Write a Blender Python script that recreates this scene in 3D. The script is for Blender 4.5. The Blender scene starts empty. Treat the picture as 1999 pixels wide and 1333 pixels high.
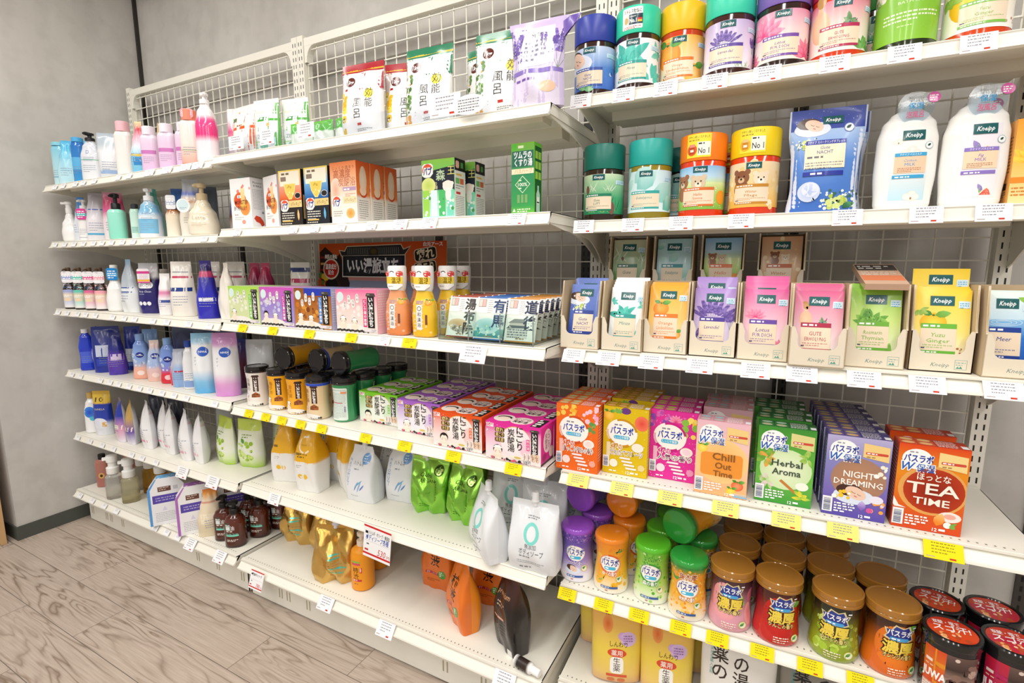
import bpy, bmesh, math, random
from mathutils import Vector, Matrix
from mathutils.geometry import tessellate_polygon
random.seed(7)
SC = bpy.context.scene
COL = SC.collection
pi = math.pi

# ------------------------------------------------------------------ camera, world, lights, exposure
cd = bpy.data.cameras.new('camera'); cam = bpy.data.objects.new('camera', cd); COL.objects.link(cam)
cam.location = (1.663, -1.4301, 1.2049)
cam.rotation_euler = (math.radians(90 - 8.554), 0, math.radians(27.806))
cd.sensor_width = 36; cd.lens = 36 * 986.24 / 1999; cd.clip_start = .02
SC.camera = cam
SC.view_settings.view_transform = 'Standard'; SC.view_settings.look = 'None'
SC.view_settings.gamma = 1; SC.view_settings.use_curve_mapping = False
SC.view_settings.exposure = 0.12
W = bpy.data.worlds.new('shop_ambient_fill'); SC.world = W; W.use_nodes = True  # even ambient fill, added to stand in for the rest of the shop's light
W.node_tree.nodes['Background'].inputs[0].default_value = (1, .985, .96, 1)
W.node_tree.nodes['Background'].inputs[1].default_value = .46
LAMPS = [(-.55, -1.5), (.55, -1.5), (1.65, -1.5), (2.75, -1.5)]
LAMP_W = 18
def lamp(x, y, w=LAMP_W, sx=.16, sy=1.7, z=2.655):
    l = bpy.data.lights.new('tube_light', 'AREA'); l.shape = 'RECTANGLE'; l.size = sx; l.size_y = sy; l.energy = w
    l.color = (1, .975, .94)
    o = bpy.data.objects.new('tube_light', l); COL.objects.link(o); o.location = (x, y, z)
    return o
for x, y in LAMPS: lamp(x, y)
for x in (-.55, .55, 1.65, 2.75): lamp(x, -3.7)

# ------------------------------------------------------------------ helpers
def lin(c):
    c = c / 255.0
    return c / 12.92 if c <= .04045 else ((c + .055) / 1.055) ** 2.4
_hc = {}
def hx(h):
    if not isinstance(h, str): return h
    if h not in _hc:
        s = h.lstrip('#')
        if len(s) == 3: s = ''.join(ch * 2 for ch in s)
        _hc[h] = tuple(lin(int(s[i:i + 2], 16)) for i in (0, 2, 4)) + (1.0,)
    return _hc[h]
def mixc(a, b, t):
    a = hx(a); b = hx(b)
    return tuple(a[i] * (1 - t) + b[i] * t for i in range(4))

def node_mat(name, build):
    m = bpy.data.materials.new(name); m.use_nodes = True
    nt = m.node_tree; b = nt.nodes['Principled BSDF']
    build(nt, b, lambda t: nt.nodes.new(t), nt.links.new)
    return m
def ink(name, rough, spec=.5, metal=0., coat=0., bump=0., bscale=30., trans=0., ior=1.45, alpha=None, sss=0.):
    """printed / moulded surface: the colour is the thing's own print (colour attribute), a noise varies gloss and relief"""
    def f(nt, b, N, L):
        a = N('ShaderNodeAttribute'); a.attribute_name = 'Col'
        L(a.outputs['Color'], b.inputs['Base Color'])
        tc = N('ShaderNodeTexCoord'); nz = N('ShaderNodeTexNoise'); nz.inputs['Scale'].default_value = bscale
        nz.inputs['Detail'].default_value = 3
        L(tc.outputs['Object'], nz.inputs['Vector'])
        mr = N('ShaderNodeMapRange'); mr.inputs[3].default_value = max(0, rough - .06); mr.inputs[4].default_value = rough + .08
        L(nz.outputs['Fac'], mr.inputs[0]); L(mr.outputs[0], b.inputs['Roughness'])
        b.inputs['Specular IOR Level'].default_value = spec; b.inputs['Metallic'].default_value = metal
        b.inputs['Coat Weight'].default_value = coat; b.inputs['Coat Roughness'].default_value = .08
        b.inputs['Transmission Weight'].default_value = trans; b.inputs['IOR'].default_value = ior
        if alpha is not None: b.inputs['Alpha'].default_value = alpha
        if bump:
            bp = N('ShaderNodeBump'); bp.inputs['Strength'].default_value = bump; bp.inputs['Distance'].default_value = .004
            L(nz.outputs['Fac'], bp.inputs['Height']); L(bp.outputs[0], b.inputs['Normal'])
    return node_mat(name, f)
M_CARD = ink('printed_card', .42, .35, bump=.02, bscale=60)
M_GLOSS = ink('glossy_print', .24, .5, coat=.25, bump=.03, bscale=25)
M_FILM = ink('pouch_film', .3, .45, coat=.15, bump=.12, bscale=38)
M_FOIL = ink('metal_foil', .24, .5, metal=.8, bump=.12, bscale=14)
M_PLAS = ink('moulded_plastic', .33, .45, bump=.01, bscale=40)
M_SHINE = ink('shiny_plastic', .12, .5, coat=.5, bump=0, bscale=20)
M_PAPER = ink('matte_paper', .75, .2, bump=.03, bscale=120)
M_METAL = ink('brushed_metal', .3, .5, metal=1, bscale=80)
M_LIQ = ink('tinted_clear_plastic', .06, .5, trans=.75, ior=1.25, bscale=10)
def clear_mat(name, tint, fac, rough=.04):
    m = bpy.data.materials.new(name); m.use_nodes = True; nt = m.node_tree
    for n in list(nt.nodes): nt.nodes.remove(n)
    out = nt.nodes.new('ShaderNodeOutputMaterial'); mx = nt.nodes.new('ShaderNodeMixShader')
    tr = nt.nodes.new('ShaderNodeBsdfTransparent'); tr.inputs[0].default_value = hx(tint)
    g = nt.nodes.new('ShaderNodeBsdfGlossy'); g.inputs['Roughness'].default_value = rough; g.inputs[0].default_value = (1, 1, 1, 1)
    nz = nt.nodes.new('ShaderNodeTexNoise'); nz.inputs['Scale'].default_value = 25
    bp = nt.nodes.new('ShaderNodeBump'); bp.inputs['Strength'].default_value = .15; bp.inputs['Distance'].default_value = .003
    nt.links.new(nz.outputs['Fac'], bp.inputs['Height']); nt.links.new(bp.outputs[0], g.inputs['Normal'])
    lw = nt.nodes.new('ShaderNodeLayerWeight'); fr = nt.nodes.new('ShaderNodeMath'); fr.operation = 'POWER'; fr.inputs[1].default_value = 4; nt.links.new(lw.outputs['Facing'], fr.inputs[0])
    ad = nt.nodes.new('ShaderNodeMath'); ad.operation = 'ADD'; ad.inputs[1].default_value = fac; ad.use_clamp = True
    nt.links.new(fr.outputs[0], ad.inputs[0]); nt.links.new(ad.outputs[0], mx.inputs[0])
    nt.links.new(tr.outputs[0], mx.inputs[1]); nt.links.new(g.outputs[0], mx.inputs[2]); nt.links.new(mx.outputs[0], out.inputs[0])
    return m
M_CLEAR = clear_mat('clear_film', '#f6f8fc', .05, .1)
M_TAG = clear_mat('tinted_film', '#dbe8f2', .16, .08)
M_ACRYL = clear_mat('clear_acrylic', '#f4fbf9', .02, .02)
M_ACED = clear_mat('acrylic_edge', '#5fb9a8', .6, .1)

class MB:
    """collects polygons with per-corner colours, then links them as ONE mesh object"""
    def __init__(s): s.v = []; s.f = []; s.c = []; s.m = []
    def poly(s, pts, col, mat=0):
        i = len(s.v); s.v += [tuple(p) for p in pts]; s.f.append(tuple(range(i, i + len(pts))))
        s.c.append([hx(col)] * len(pts) if not isinstance(col, list) else [hx(k) for k in col]); s.m.append(mat)
    def grid(s, P, col, mat=0, closed_u=False, flip=False):
        """P[j][i] rows of points, col one colour, or func(j,i)->colour"""
        b = len(s.v); nu = len(P[0]); nv = len(P)
        for r in P: s.v += [tuple(p) for p in r]
        cf = col if callable(col) else (lambda j, i, k=hx(col): k)
        for j in range(nv - 1):
            for i in range(nu if closed_u else nu - 1):
                k = (i + 1) % nu
                q = [(j, i), (j, k), (j + 1, k), (j + 1, i)]
                if flip: q.reverse()
                s.f.append(tuple(b + a * nu + c for a, c in q)); s.c.append([hx(cf(a, c)) for a, c in q]); s.m.append(mat)
    def box(s, x0, y0, z0, x1, y1, z1, col, mat=0, top=None, side=None):
        side = side or col; top = top or col
        s.poly([(x0, y0, z0), (x1, y0, z0), (x1, y0, z1), (x0, y0, z1)], col, mat)
        s.poly([(x1, y1, z0), (x0, y1, z0), (x0, y1, z1), (x1, y1, z1)], col, mat)
        s.poly([(x0, y1, z0), (x0, y0, z0), (x0, y0, z1), (x0, y1, z1)], side, mat)
        s.poly([(x1, y0, z0), (x1, y1, z0), (x1, y1, z1), (x1, y0, z1)], side, mat)
        s.poly([(x0, y0, z1), (x1, y0, z1), (x1, y1, z1), (x0, y1, z1)], top, mat)
        s.poly([(x0, y1, z0), (x1, y1, z0), (x1, y0, z0), (x0, y0, z0)], top, mat)
    def prism(s, prof, axis, a, b, col, mat=0):
        """extrude a 2-D outline along an axis: axis 'x' takes (y,z), 'y' takes (x,z), 'z' takes (x,y)"""
        def P(p, t): return {'x': (t, p[0], p[1]), 'y': (p[0], t, p[1]), 'z': (p[0], p[1], t)}[axis]
        n = len(prof)
        for i in range(n):
            p, q = prof[i], prof[(i + 1) % n]
            s.poly([P(p, a), P(q, a), P(q, b), P(p, b)], col, mat)
        for tri in tessellate_polygon([[Vector((p[0], p[1], 0)) for p in prof]]):
            s.poly([P(prof[k], a) for k in tri], col, mat); s.poly([P(prof[k], b) for k in tri], col, mat)
    def lathe(s, prof, n=32, cx=0, cy=0, col='#fff', mat=0, sx=1., sy=1., cap=True):
        """prof: list of (r,z) or (r,z,colour)"""
        P = [[(cx + sx * p[0] * math.cos(2 * pi * i / n), cy + sy * p[0] * math.sin(2 * pi * i / n), p[1]) for i in range(n)] for p in prof]
        cs = [hx(p[2]) if len(p) > 2 else hx(col) for p in prof]
        s.grid(P, lambda j, i: cs[j], mat, closed_u=True)
        if cap:
            s.poly(list(reversed(P[0])), cs[0], mat); s.poly(P[-1], cs[-1], mat)
    def tube(s, pts, r, col, mat=0, n=6):
        pts = [Vector(p) for p in pts]; rows = []
        for k, p in enumerate(pts):
            d = (pts[min(k + 1, len(pts) - 1)] - pts[max(k - 1, 0)]).normalized()
            a = d.cross(Vector((0, 0, 1))); a = a.normalized() if a.length > .01 else Vector((1, 0, 0)); b2 = d.cross(a)
            rr = r[k] if isinstance(r, (list, tuple)) else r
            rows.append([p + rr * (a * math.cos(2 * pi * i / n) + b2 * math.sin(2 * pi * i / n)) for i in range(n)])
        s.grid(rows, col, mat, closed_u=True)
        s.poly(list(reversed(rows[0])), col, mat); s.poly(rows[-1], col, mat)
    def xf(s, M, start=0):
        for i in range(start, len(s.v)): s.v[i] = tuple(M @ Vector(s.v[i]))
    def build(s, name, mats, parent=None, smooth=None, normals=True):
        me = bpy.data.meshes.new(name); me.from_pydata(s.v, [], s.f)
        at = me.color_attributes.new('Col', 'FLOAT_COLOR', 'CORNER')
        flat = [x for f in s.c for k in f for x in k]
        at.data.foreach_set('color', flat)
        if not isinstance(mats, (list, tuple)): mats = [mats]
        for m in mats: me.materials.append(m)
        me.polygons.foreach_set('material_index', s.m)
        if smooth is not None:
            bm = bmesh.new(); bm.from_mesh(me)
            bmesh.ops.remove_doubles(bm, verts=bm.verts, dist=2e-5)
            if normals: bmesh.ops.recalc_face_normals(bm, faces=bm.faces)
            for f in bm.faces: f.smooth = True
            for e in bm.edges:
                if len(e.link_faces) == 2 and e.calc_face_angle(0) > math.radians(smooth): e.smooth = False
            bm.to_mesh(me); bm.free()
        me.update()
        o = bpy.data.objects.new(name, me); COL.objects.link(o)
        if parent: o.parent = parent
        return o

def tag(o, label=None, cat=None, group=None, kind=None):
    if label: o['label'] = label
    if cat: o['category'] = cat
    if group: o['group'] = group
    if kind: o['kind'] = kind
    return o
def empty(name, loc=(0, 0, 0), rz=0):
    o = bpy.data.objects.new(name, None); COL.objects.link(o); o.empty_display_size = .02
    o.location = loc; o.rotation_euler = (0, 0, math.radians(rz)); return o
KIDS = {}
def copy_thing(o, parent=None):
    c = o.copy(); COL.objects.link(c)
    for k in ('label', 'category', 'group'):
        if k in c and parent is None: del c[k]
    if parent is not None: c.parent = parent
    for ch in o.children: copy_thing(ch, c)
    return c

def rad(d): return d * pi / 180
YAW = 1.859 # the right unit stands slightly askew
def RU(x, y, z=0):
    """a point of the right unit's own frame (origin at its left rear foot) in the room"""
    c, s = math.cos(rad(YAW)), math.sin(rad(YAW))
    return (1.2 + x * c - y * s, x * s + y * c, z)

# ------------------------------------------------------------------ the room
def wall_mat():
    def f(nt, b, N, L):
        tc = N('ShaderNodeTexCoord'); mp = N('ShaderNodeMapping'); mp.inputs['Scale'].default_value = (1, 1, .35)
        n1 = N('ShaderNodeTexNoise'); n1.inputs['Scale'].default_value = 3.2; n1.inputs['Detail'].default_value = 8; n1.inputs['Roughness'].default_value = .6
        n2 = N('ShaderNodeTexNoise'); n2.inputs['Scale'].default_value = 14; n2.inputs['Detail'].default_value = 6
        r = N('ShaderNodeValToRGB'); r.color_ramp.elements[0].position = .3; r.color_ramp.elements[1].position = .75
        r.color_ramp.elements[0].color = hx('#bdb9b3'); r.color_ramp.elements[1].color = hx('#d2cfca')
        mx = N('ShaderNodeMix'); mx.data_type = 'RGBA'; mx.blend_type = 'MULTIPLY'; mx.inputs[0].default_value = .3
        r2 = N('ShaderNodeValToRGB'); r2.color_ramp.elements[0].position = .35; r2.color_ramp.elements[1].position = .55
        r2.color_ramp.elements[0].color = (.72, .71, .7, 1); r2.color_ramp.elements[1].color = (1, 1, 1, 1)
        L(tc.outputs['Object'], mp.inputs[0]); L(mp.outputs[0], n1.inputs['Vector']); L(tc.outputs['Object'], n2.inputs['Vector'])
        L(n1.outputs['Fac'], r.inputs[0]); L(n2.outputs['Fac'], r2.inputs[0])
        L(r.outputs[0], mx.inputs[6]); L(r2.outputs[0], mx.inputs[7]); L(mx.outputs[2], b.inputs['Base Color'])
        b.inputs['Roughness'].default_value = .8
        bp = N('ShaderNodeBump'); bp.inputs['Strength'].default_value = .12; bp.inputs['Distance'].default_value = .01
        L(n2.outputs['Fac'], bp.inputs['Height']); L(bp.outputs[0], b.inputs['Normal'])
    return node_mat('painted_concrete', f)
def floor_mat():
    def f(nt, b, N, L):
        tc = N('ShaderNodeTexCoord')
        br = N('ShaderNodeTexBrick'); br.offset = .37; br.offset_frequency = 2
        br.inputs['Color1'].default_value = (.2, .2, .2, 1); br.inputs['Color2'].default_value = (.8, .8, .8, 1); br.inputs['Mortar'].default_value = (0, 0, 0, 1)
        br.inputs['Scale'].default_value = 1; br.inputs['Mortar Size'].default_value = .0012; br.inputs['Mortar Smooth'].default_value = .3
        br.inputs['Brick Width'].default_value = .915; br.inputs['Row Height'].default_value = .152
        mp0 = N('ShaderNodeMapping'); mp0.inputs['Location'].default_value = (.31, .02, 0)
        L(tc.outputs['Object'], mp0.inputs[0]); L(mp0.outputs[0], br.inputs['Vector'])
        # grain: stretched, distorted rings shifted per plank
        sep = N('ShaderNodeSeparateColor'); L(br.outputs['Color'], sep.inputs[0])
        off = N('ShaderNodeCombineXYZ'); mu = N('ShaderNodeMath'); mu.operation = 'MULTIPLY'; mu.inputs[1].default_value = 9.0
        L(sep.outputs[0], mu.inputs[0]); L(mu.outputs[0], off.inputs[0]); L(mu.outputs[0], off.inputs[1])
        ad = N('ShaderNodeVectorMath'); ad.operation = 'ADD'; L(tc.outputs['Object'], ad.inputs[0]); L(off.outputs[0], ad.inputs[1])
        mp = N('ShaderNodeMapping'); mp.inputs['Scale'].default_value = (1.6, 12, 1); L(ad.outputs[0], mp.inputs[0])
        nz = N('ShaderNodeTexNoise'); nz.inputs['Scale'].default_value = 1.1; nz.inputs['Detail'].default_value = 2.5; nz.inputs['Distortion'].default_value = .5
        L(mp.outputs[0], nz.inputs['Vector'])
        m2 = N('ShaderNodeMath'); m2.operation = 'MULTIPLY'; m2.inputs[1].default_value = 20; L(nz.outputs['Fac'], m2.inputs[0])
        fr = N('ShaderNodeMath'); fr.operation = 'PINGPONG'; fr.inputs[1].default_value = 1; L(m2.outputs[0], fr.inputs[0])
        pw = N('ShaderNodeMath'); pw.operation = 'POWER'; pw.inputs[1].default_value = 3.2; L(fr.outputs[0], pw.inputs[0])
        mpf = N('ShaderNodeMapping'); mpf.inputs['Scale'].default_value = (8, 220, 1); L(ad.outputs[0], mpf.inputs[0])
        fine = N('ShaderNodeTexNoise'); fine.inputs['Scale'].default_value = 1; fine.inputs['Detail'].default_value = 3; L(mpf.outputs[0], fine.inputs['Vector'])
        mpm = N('ShaderNodeMapping'); mpm.inputs['Scale'].default_value = (1, 2.2, 1); L(ad.outputs[0], mpm.inputs[0])
        mask = N('ShaderNodeTexNoise'); mask.inputs['Scale'].default_value = 2.0; L(mpm.outputs[0], mask.inputs['Vector'])
        mk = N('ShaderNodeMapRange'); mk.inputs[1].default_value = .4; mk.inputs[2].default_value = .58; L(mask.outputs['Fac'], mk.inputs[0])
        gm = N('ShaderNodeMath'); gm.operation = 'MULTIPLY'; L(pw.outputs[0], gm.inputs[0]); L(mk.outputs[0], gm.inputs[1])
        base = N('ShaderNodeValToRGB'); base.color_ramp.elements[0].position = .25; base.color_ramp.elements[1].position = .75
        base.color_ramp.elements[0].color = hx('#ad9c8e'); base.color_ramp.elements[1].color = hx('#c6b7a9'); L(fine.outputs['Fac'], base.inputs[0])
        mx = N('ShaderNodeMix'); mx.data_type = 'RGBA'; L(gm.outputs[0], mx.inputs[0]); L(base.outputs[0], mx.inputs[6]); mx.inputs[7].default_value = hx('#83705f')
        tone = N('ShaderNodeMapRange'); tone.inputs[3].default_value = .9; tone.inputs[4].default_value = 1.06; L(sep.outputs[0], tone.inputs[0])
        mt = N('ShaderNodeMix'); mt.data_type = 'RGBA'; mt.blend_type = 'MULTIPLY'; mt.inputs[0].default_value = 1
        L(mx.outputs[2], mt.inputs[6]); L(tone.outputs[0], mt.inputs[7])
        mj = N('ShaderNodeMix'); mj.data_type = 'RGBA'; L(br.outputs['Fac'], mj.inputs[0]); L(mt.outputs[2], mj.inputs[6]); mj.inputs[7].default_value = hx('#6a5d52')
        L(mj.outputs[2], b.inputs['Base Color']); b.inputs['Roughness'].default_value = .5
        bp = N('ShaderNodeBump'); bp.inputs['Strength'].default_value = .15; bp.inputs['Distance'].default_value = .002
        L(fine.outputs['Fac'], bp.inputs['Height']); L(bp.outputs[0], b.inputs['Normal'])
    return node_mat('grey_oak_planks', f)
M_WALL = wall_mat(); M_FLOOR = floor_mat()
M_PAINT = ink('powder_coat', .38, .45, bump=.015, bscale=150)
M_ROUGH = ink('matte_paint', .7, .3, bump=.05, bscale=60)
XW, YB = -1.245, .125
def struct(name, mb, mat, smooth=None):
    o = mb.build(name, mat, smooth=smooth); o['kind'] = 'structure'; return o
b = MB(); b.box(-6, -6, -.05, 6, .4, 0, '#b4a598'); struct('floor', b, M_FLOOR)
b = MB(); b.box(-6, -6, 2.72, 6, .4, 2.8, '#ecebe8'); struct('ceiling', b, M_ROUGH)
b = MB(); b.box(-1.9, YB, 0, 6, .35, 1.955, '#aaa'); struct('wall_back', b, M_WALL)
b = MB(); b.box(-1.9, YB - .025, 1.955, 6, .35, 2.72, '#aaa'); struct('wall_back_upper', b, M_WALL)
b = MB(); b.box(-1.9, -.605, 0, XW, YB, 2.72, '#aaa'); struct('wall_left', b, M_WALL)
b = MB(); b.box(XW, -.605, 0, XW + .006, -.03, .062, '#4f524c'); b.box(-1.9, -.611, 0, XW + .006, -.605, .062, '#4f524c'); struct('baseboard_left', b, M_ROUGH)
b = MB(); b.box(XW + .03, YB - .075, 2.5, XW + .42, YB - .025, 2.72, '#16150f'); struct('trim_1', b, M_ROUGH)
b = MB(); b.box(XW, YB - .04, 0, XW + .012, YB - .025, 2.72, '#3a3733'); struct('trim_2', b, M_ROUGH)
# dark slotted strips screwed to the back wall
for k, x in enumerate((-.6, .54, 1.115, 1.68, 2.23)):
    b = MB(); b.box(x - .017, YB - .012, .02, x + .017, YB, 1.7, '#3b3733')
    for j in range(64):
        z = .06 + j * .025
        for dx in (-.008, .008): b.poly([(x + dx - .0025, YB - .0123, z), (x + dx + .0025, YB - .0123, z), (x + dx + .0025, YB - .0123, z + .014), (x + dx - .0025, YB - .0123, z + .014)], '#0c0b0a')
    struct('trim_%d' % (k + 3), b, M_PAINT)
b = MB(); b.box(-1.16, YB - .08, 1.76, -1.06, YB, 1.87, '#33302d'); b.box(-1.08, YB - .09, 1.79, -1.02, YB - .05, 1.84, '#b9b9b8'); b.box(-1.13, YB - .06, 1.69, -1.03, YB, 1.76, '#8a8378')
tag(b.build('junction_box', M_PAINT), 'dark metal junction box on the back wall behind the left mesh corner', 'junction box')
# pale timber board leaning in view at the far left edge, in front of the pillar
b = MB(); b.box(-1.9, -.66, .001, -1.252, -.642, .9, '#c9a273'); tag(b.build('timber_board', M_ROUGH), 'pale wooden panel standing on the floor beside the pillar at far left', 'board')
# ceiling fittings
def fixture(x, y):
    b = MB(); b.prism([(x - .1, 2.72), (x + .1, 2.72), (x + .085, 2.665), (x - .085, 2.665)], 'y', y - .88, y + .88, '#f4f4f2')
    r = b.build('ceiling_light', M_PAINT); return r
for x, y in LAMPS + [(x, -3.7) for x in (-.55, .55, 1.65, 2.75)]:
    tag(fixture(x, y), 'long white strip light fitting on the ceiling in front of the shelves', 'ceiling light', 'strip lights on the ceiling')

# ------------------------------------------------------------------ shelving units
CREAM = '#efece0'; CREAM2 = '#e6e2d3'; DARK = '#23201c'
RAILH = .028
def upright(side_x):
    b = MB(); w = .03
    b.box(side_x - w / 2, -.004, .0, side_x + w / 2, .036, 2.05, CREAM)
    for j in range(76):
        z = .14 + j * .025
        for dx in (-.0065, .0065):
            b.poly([(side_x + dx - .0016, -.0043, z), (side_x + dx + .0016, -.0043, z), (side_x + dx + .0016, -.0043, z + .0135), (side_x + dx - .0016, -.0043, z + .0135)], DARK)
    return b
def mesh_panel(w):
    b = MB(); x0, x1 = .035, w - .035; z0, z1 = .12, 2.03
    y = .014; r = .0016; n = int(round((x1 - x0) / .048))
    for i in range(n + 1):
        x = x0 + (x1 - x0) * i / n; b.box(x - r, y - r, z0, x + r, y + r, z1, CREAM)
    m = int((z1 - z0) / .049)
    for j in range(m + 1):
        z = z1 - .03 - j * .049; b.box(x0, y - 3 * r, z - r, x1, y - r, z + r, CREAM)
    return b
def top_frame(w):
    b = MB(); b.box(.031, .0, 2.012, w - .031, .03, 2.04, CREAM)
    for sx in (1, -1):
        X = (lambda t: .031 + t) if sx == 1 else (lambda t: w - .031 - t)
        cv = [(X(.012 + .04 * (1 - math.cos(a))), 1.962 + .0499 * math.sin(a)) for a in [k * pi / 2 / 6 for k in range(7)]]
        cn = [(X(0), 1.955)] + [(X(0), 2.0119)] * 1
        pts = [(X(0), 2.0119), (X(0), 1.955), (X(.012), 1.955)] + cv
        for p, q in zip(pts[2:], pts[3:]): # fan about the outer corner
            for y in (0.0005, .0295): b.poly([(pts[0][0], y, pts[0][1]), (p[0], y, p[1]), (q[0], y, q[1])], CREAM)
            b.poly([(p[0], .0005, p[1]), (q[0], .0005, q[1]), (q[0], .0295, q[1]), (p[0], .0295, p[1])], CREAM)
        for y in (0.0005, .0295): b.poly([(pts[0][0], y, pts[0][1]), (pts[1][0], y, pts[1][1]), (pts[2][0], y, pts[2][1])], CREAM)
    return b
def bracket(x, d, flip=1, drop=.1):
    """tapering cantilever arm, hooked in the upright at the back"""
    b = MB(); t = .0016
    pr = [(-.002, -.002), (-d + .02, -.002), (-d + .02, -.026), (-d * .72, -.036)] + [(-d * .72 + (d * .72 - .03) * k / 8, -.036 - (drop - .036) * (k / 8) ** 1.8) for k in range(1, 9)] + [(-.002, -drop - .012)]
    b.prism(pr, 'x', x - t, x + t, CREAM)
    b.box(x - .0055, -d + .02, -.004, x + .0055, -.004, -.002, CREAM)
    return b
def shelf_plate(w, d, holes, g=.004):
    b = MB(); x0, x1 = g, w - g
    b.box(x0, -d + .012, -.003, x1, -.006, 0, CREAM)
    b.box(x0, -d + .012, -.024, x0 + .0016, -.02, 0, CREAM); b.box(x1 - .0016, -d + .012, -.024, x1, -.02, 0, CREAM)
    for yy, h in ((-d * .72, .018), (-d * .4, .03), (-.05, .022)):   # stiffening channels underneath
        b.prism([(yy - .03, -.003), (yy + .03, -.003), (yy + .024, -h), (yy - .024, -h)], 'x', x0 + .05, x1 - .05, CREAM2)
    if holes:
        n = int((x1 - x0 - .04) / .0125)
        for i in range(n):
            x = x0 + .02 + i * .0125
            b.poly([(x - .0016, -d + .03, .0003), (x + .0016, -d + .03, .0003), (x + .0016, -d + .034, .0003), (x - .0016, -d + .034, .0003)], '#8d897c')
    return b
def price_rail(w, d, slope, h=RAILH, g=.004):
    b = MB(); x0, x1 = g, w - g; t = .0035
    yt, yb = -d + slope, -d
    pr = [(yt + .006, .0004), (yt - .001, .0005), (yt - .003, -.0012), (yt - .0015, -.004)]
    k = (yb - yt) / (h - .004)
    pr += [(yb + .002, -h + .006), (yb - .002, -h + .005), (yb - .003, -h + .001), (yb + .004, -h - .0015), (yb + .007, -h + .004), (yt + .006, -.006)]
    b.prism(pr, 'x', x0, x1, CREAM)
    return b
def gondola(name, loc, rz, w, shelves, base, label):
    u = empty(name, loc, rz); tag(u, label, 'shelving unit', 'steel shelving units along the wall')
    upright(.015).build('upright', M_PAINT, u); upright(w - .015).build('upright', M_PAINT, u)
    mesh_panel(w).build('mesh_back', M_PAINT, u); top_frame(w).build('top_frame', M_PAINT, u)
    for z, d, slope, holes in shelves:
        s = shelf_plate(w, d, holes).build('shelf', M_PAINT, u); s.location = (0, 0, z)
        r = price_rail(w, d, slope).build('price_rail', M_PAINT, s)
        for x in (.008, w - .008): bracket(x, d).build('bracket', M_PAINT, s)
    z, d, kd = base
    s = shelf_plate(w, d, True).build('base_deck', M_PAINT, u); s.location = (0, 0, z)
    price_rail(w, d, .02, h=.03).build('price_rail', M_PAINT, s)
    b = MB(); b.box(.006, -kd, .004, w - .006, -kd + .002, z - .022, CREAM); b.box(.006, -kd, .004, .01, 0, z - .02, CREAM); b.box(w - .01, -kd, .004, w - .006, 0, z - .02, CREAM)
    for x in (.03, .16, .2, .3, w - .33, w - .2, w - .05):
        for dx in (0, .014): b.poly([(x + dx, -kd - .0004, .035), (x + dx + .005, -kd - .0004, .035), (x + dx + .005, -kd - .0004, .07), (x + dx, -kd - .0004, .07)], '#b0a88c')
    b.build('kick_plate', M_PAINT, u)
    return u
LZ = [1.5192, 1.2799, .9858, .7034, .4043]; LD = [.3746, .3783, .3941, .3812, .3825]
MZ = [1.5278, 1.2965, .9879, .6938, .403]; MD = [.3759, .3717, .3897, .3799, .3696]
RZ = [1.5651, 1.2822, .9807, .6792, .371]; RD = [.2641, .2638, .3202, .3407, .3377]
gondola('shelving_unit', (-1.2017, 0, 0), 0, 1.2, [(z + RAILH, d, .012, False) for z, d in zip(LZ, LD)], (.165, .412, .36), 'left cream steel shelving unit against the grey wall')
gondola('shelving_unit', (0, 0, 0), 0, 1.2, [(z + RAILH, d, .012, i > 3) for i, (z, d) in enumerate(zip(MZ, MD))], (.155, .405, .36), 'middle cream steel shelving unit with half empty lower shelves')
gondola('shelving_unit', (1.2035, 0, 0), YAW, .894, [(z + RAILH, d, .006 if i < 2 else .02, i > 2) for i, (z, d) in enumerate(zip(RZ, RD))], (.13, .34, .3), 'right cream steel shelving unit nearest the viewer')

# ------------------------------------------------------------------ flat artwork (millimetres), later wrapped on a surface
_tx = {}
def glyphs(s, bold=0., shear=0.):
    k = (s, bold, shear)
    if k not in _tx:
        cu = bpy.data.curves.new('t', 'FONT'); cu.body = s; cu.size = 1; cu.resolution_u = 1 if len(s) > 5 else 2
        cu.fill_mode = 'FRONT'; cu.offset = bold; cu.shear = shear
        ob = bpy.data.objects.new('t', cu); me = ob.to_mesh()
        vs = [(v.co.x, v.co.y) for v in me.vertices]; fs = [tuple(p.vertices) for p in me.polygons]
        ob.to_mesh_clear(); bpy.data.objects.remove(ob); bpy.data.curves.remove(cu)
        if vs:
            xs = [v[0] for v in vs]; ys = [v[1] for v in vs]; bb = (min(xs), min(ys), max(xs), max(ys))
        else: bb = (0, 0, 1, 1)
        _tx[k] = (vs, fs, bb)
    return _tx[k]
def clip_axis(poly, ax, a, b):
    for lim, sg in ((a, 1), (b, -1)):
        out = []; n = len(poly)
        for i in range(n):
            p, q = poly[i], poly[(i + 1) % n]
            dp, dq = sg * (p[0][ax] - lim), sg * (q[0][ax] - lim)
            if dp >= 0: out.append(p)
            if dp * dq < 0:
                t = dp / (dp - dq)
                out.append(((p[0][0] + (q[0][0] - p[0][0]) * t, p[0][1] + (q[0][1] - p[0][1]) * t), tuple(p[1][k] + (q[1][k] - p[1][k]) * t for k in range(4))))
        poly = out
        if len(poly) < 3: return []
    return poly
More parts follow.
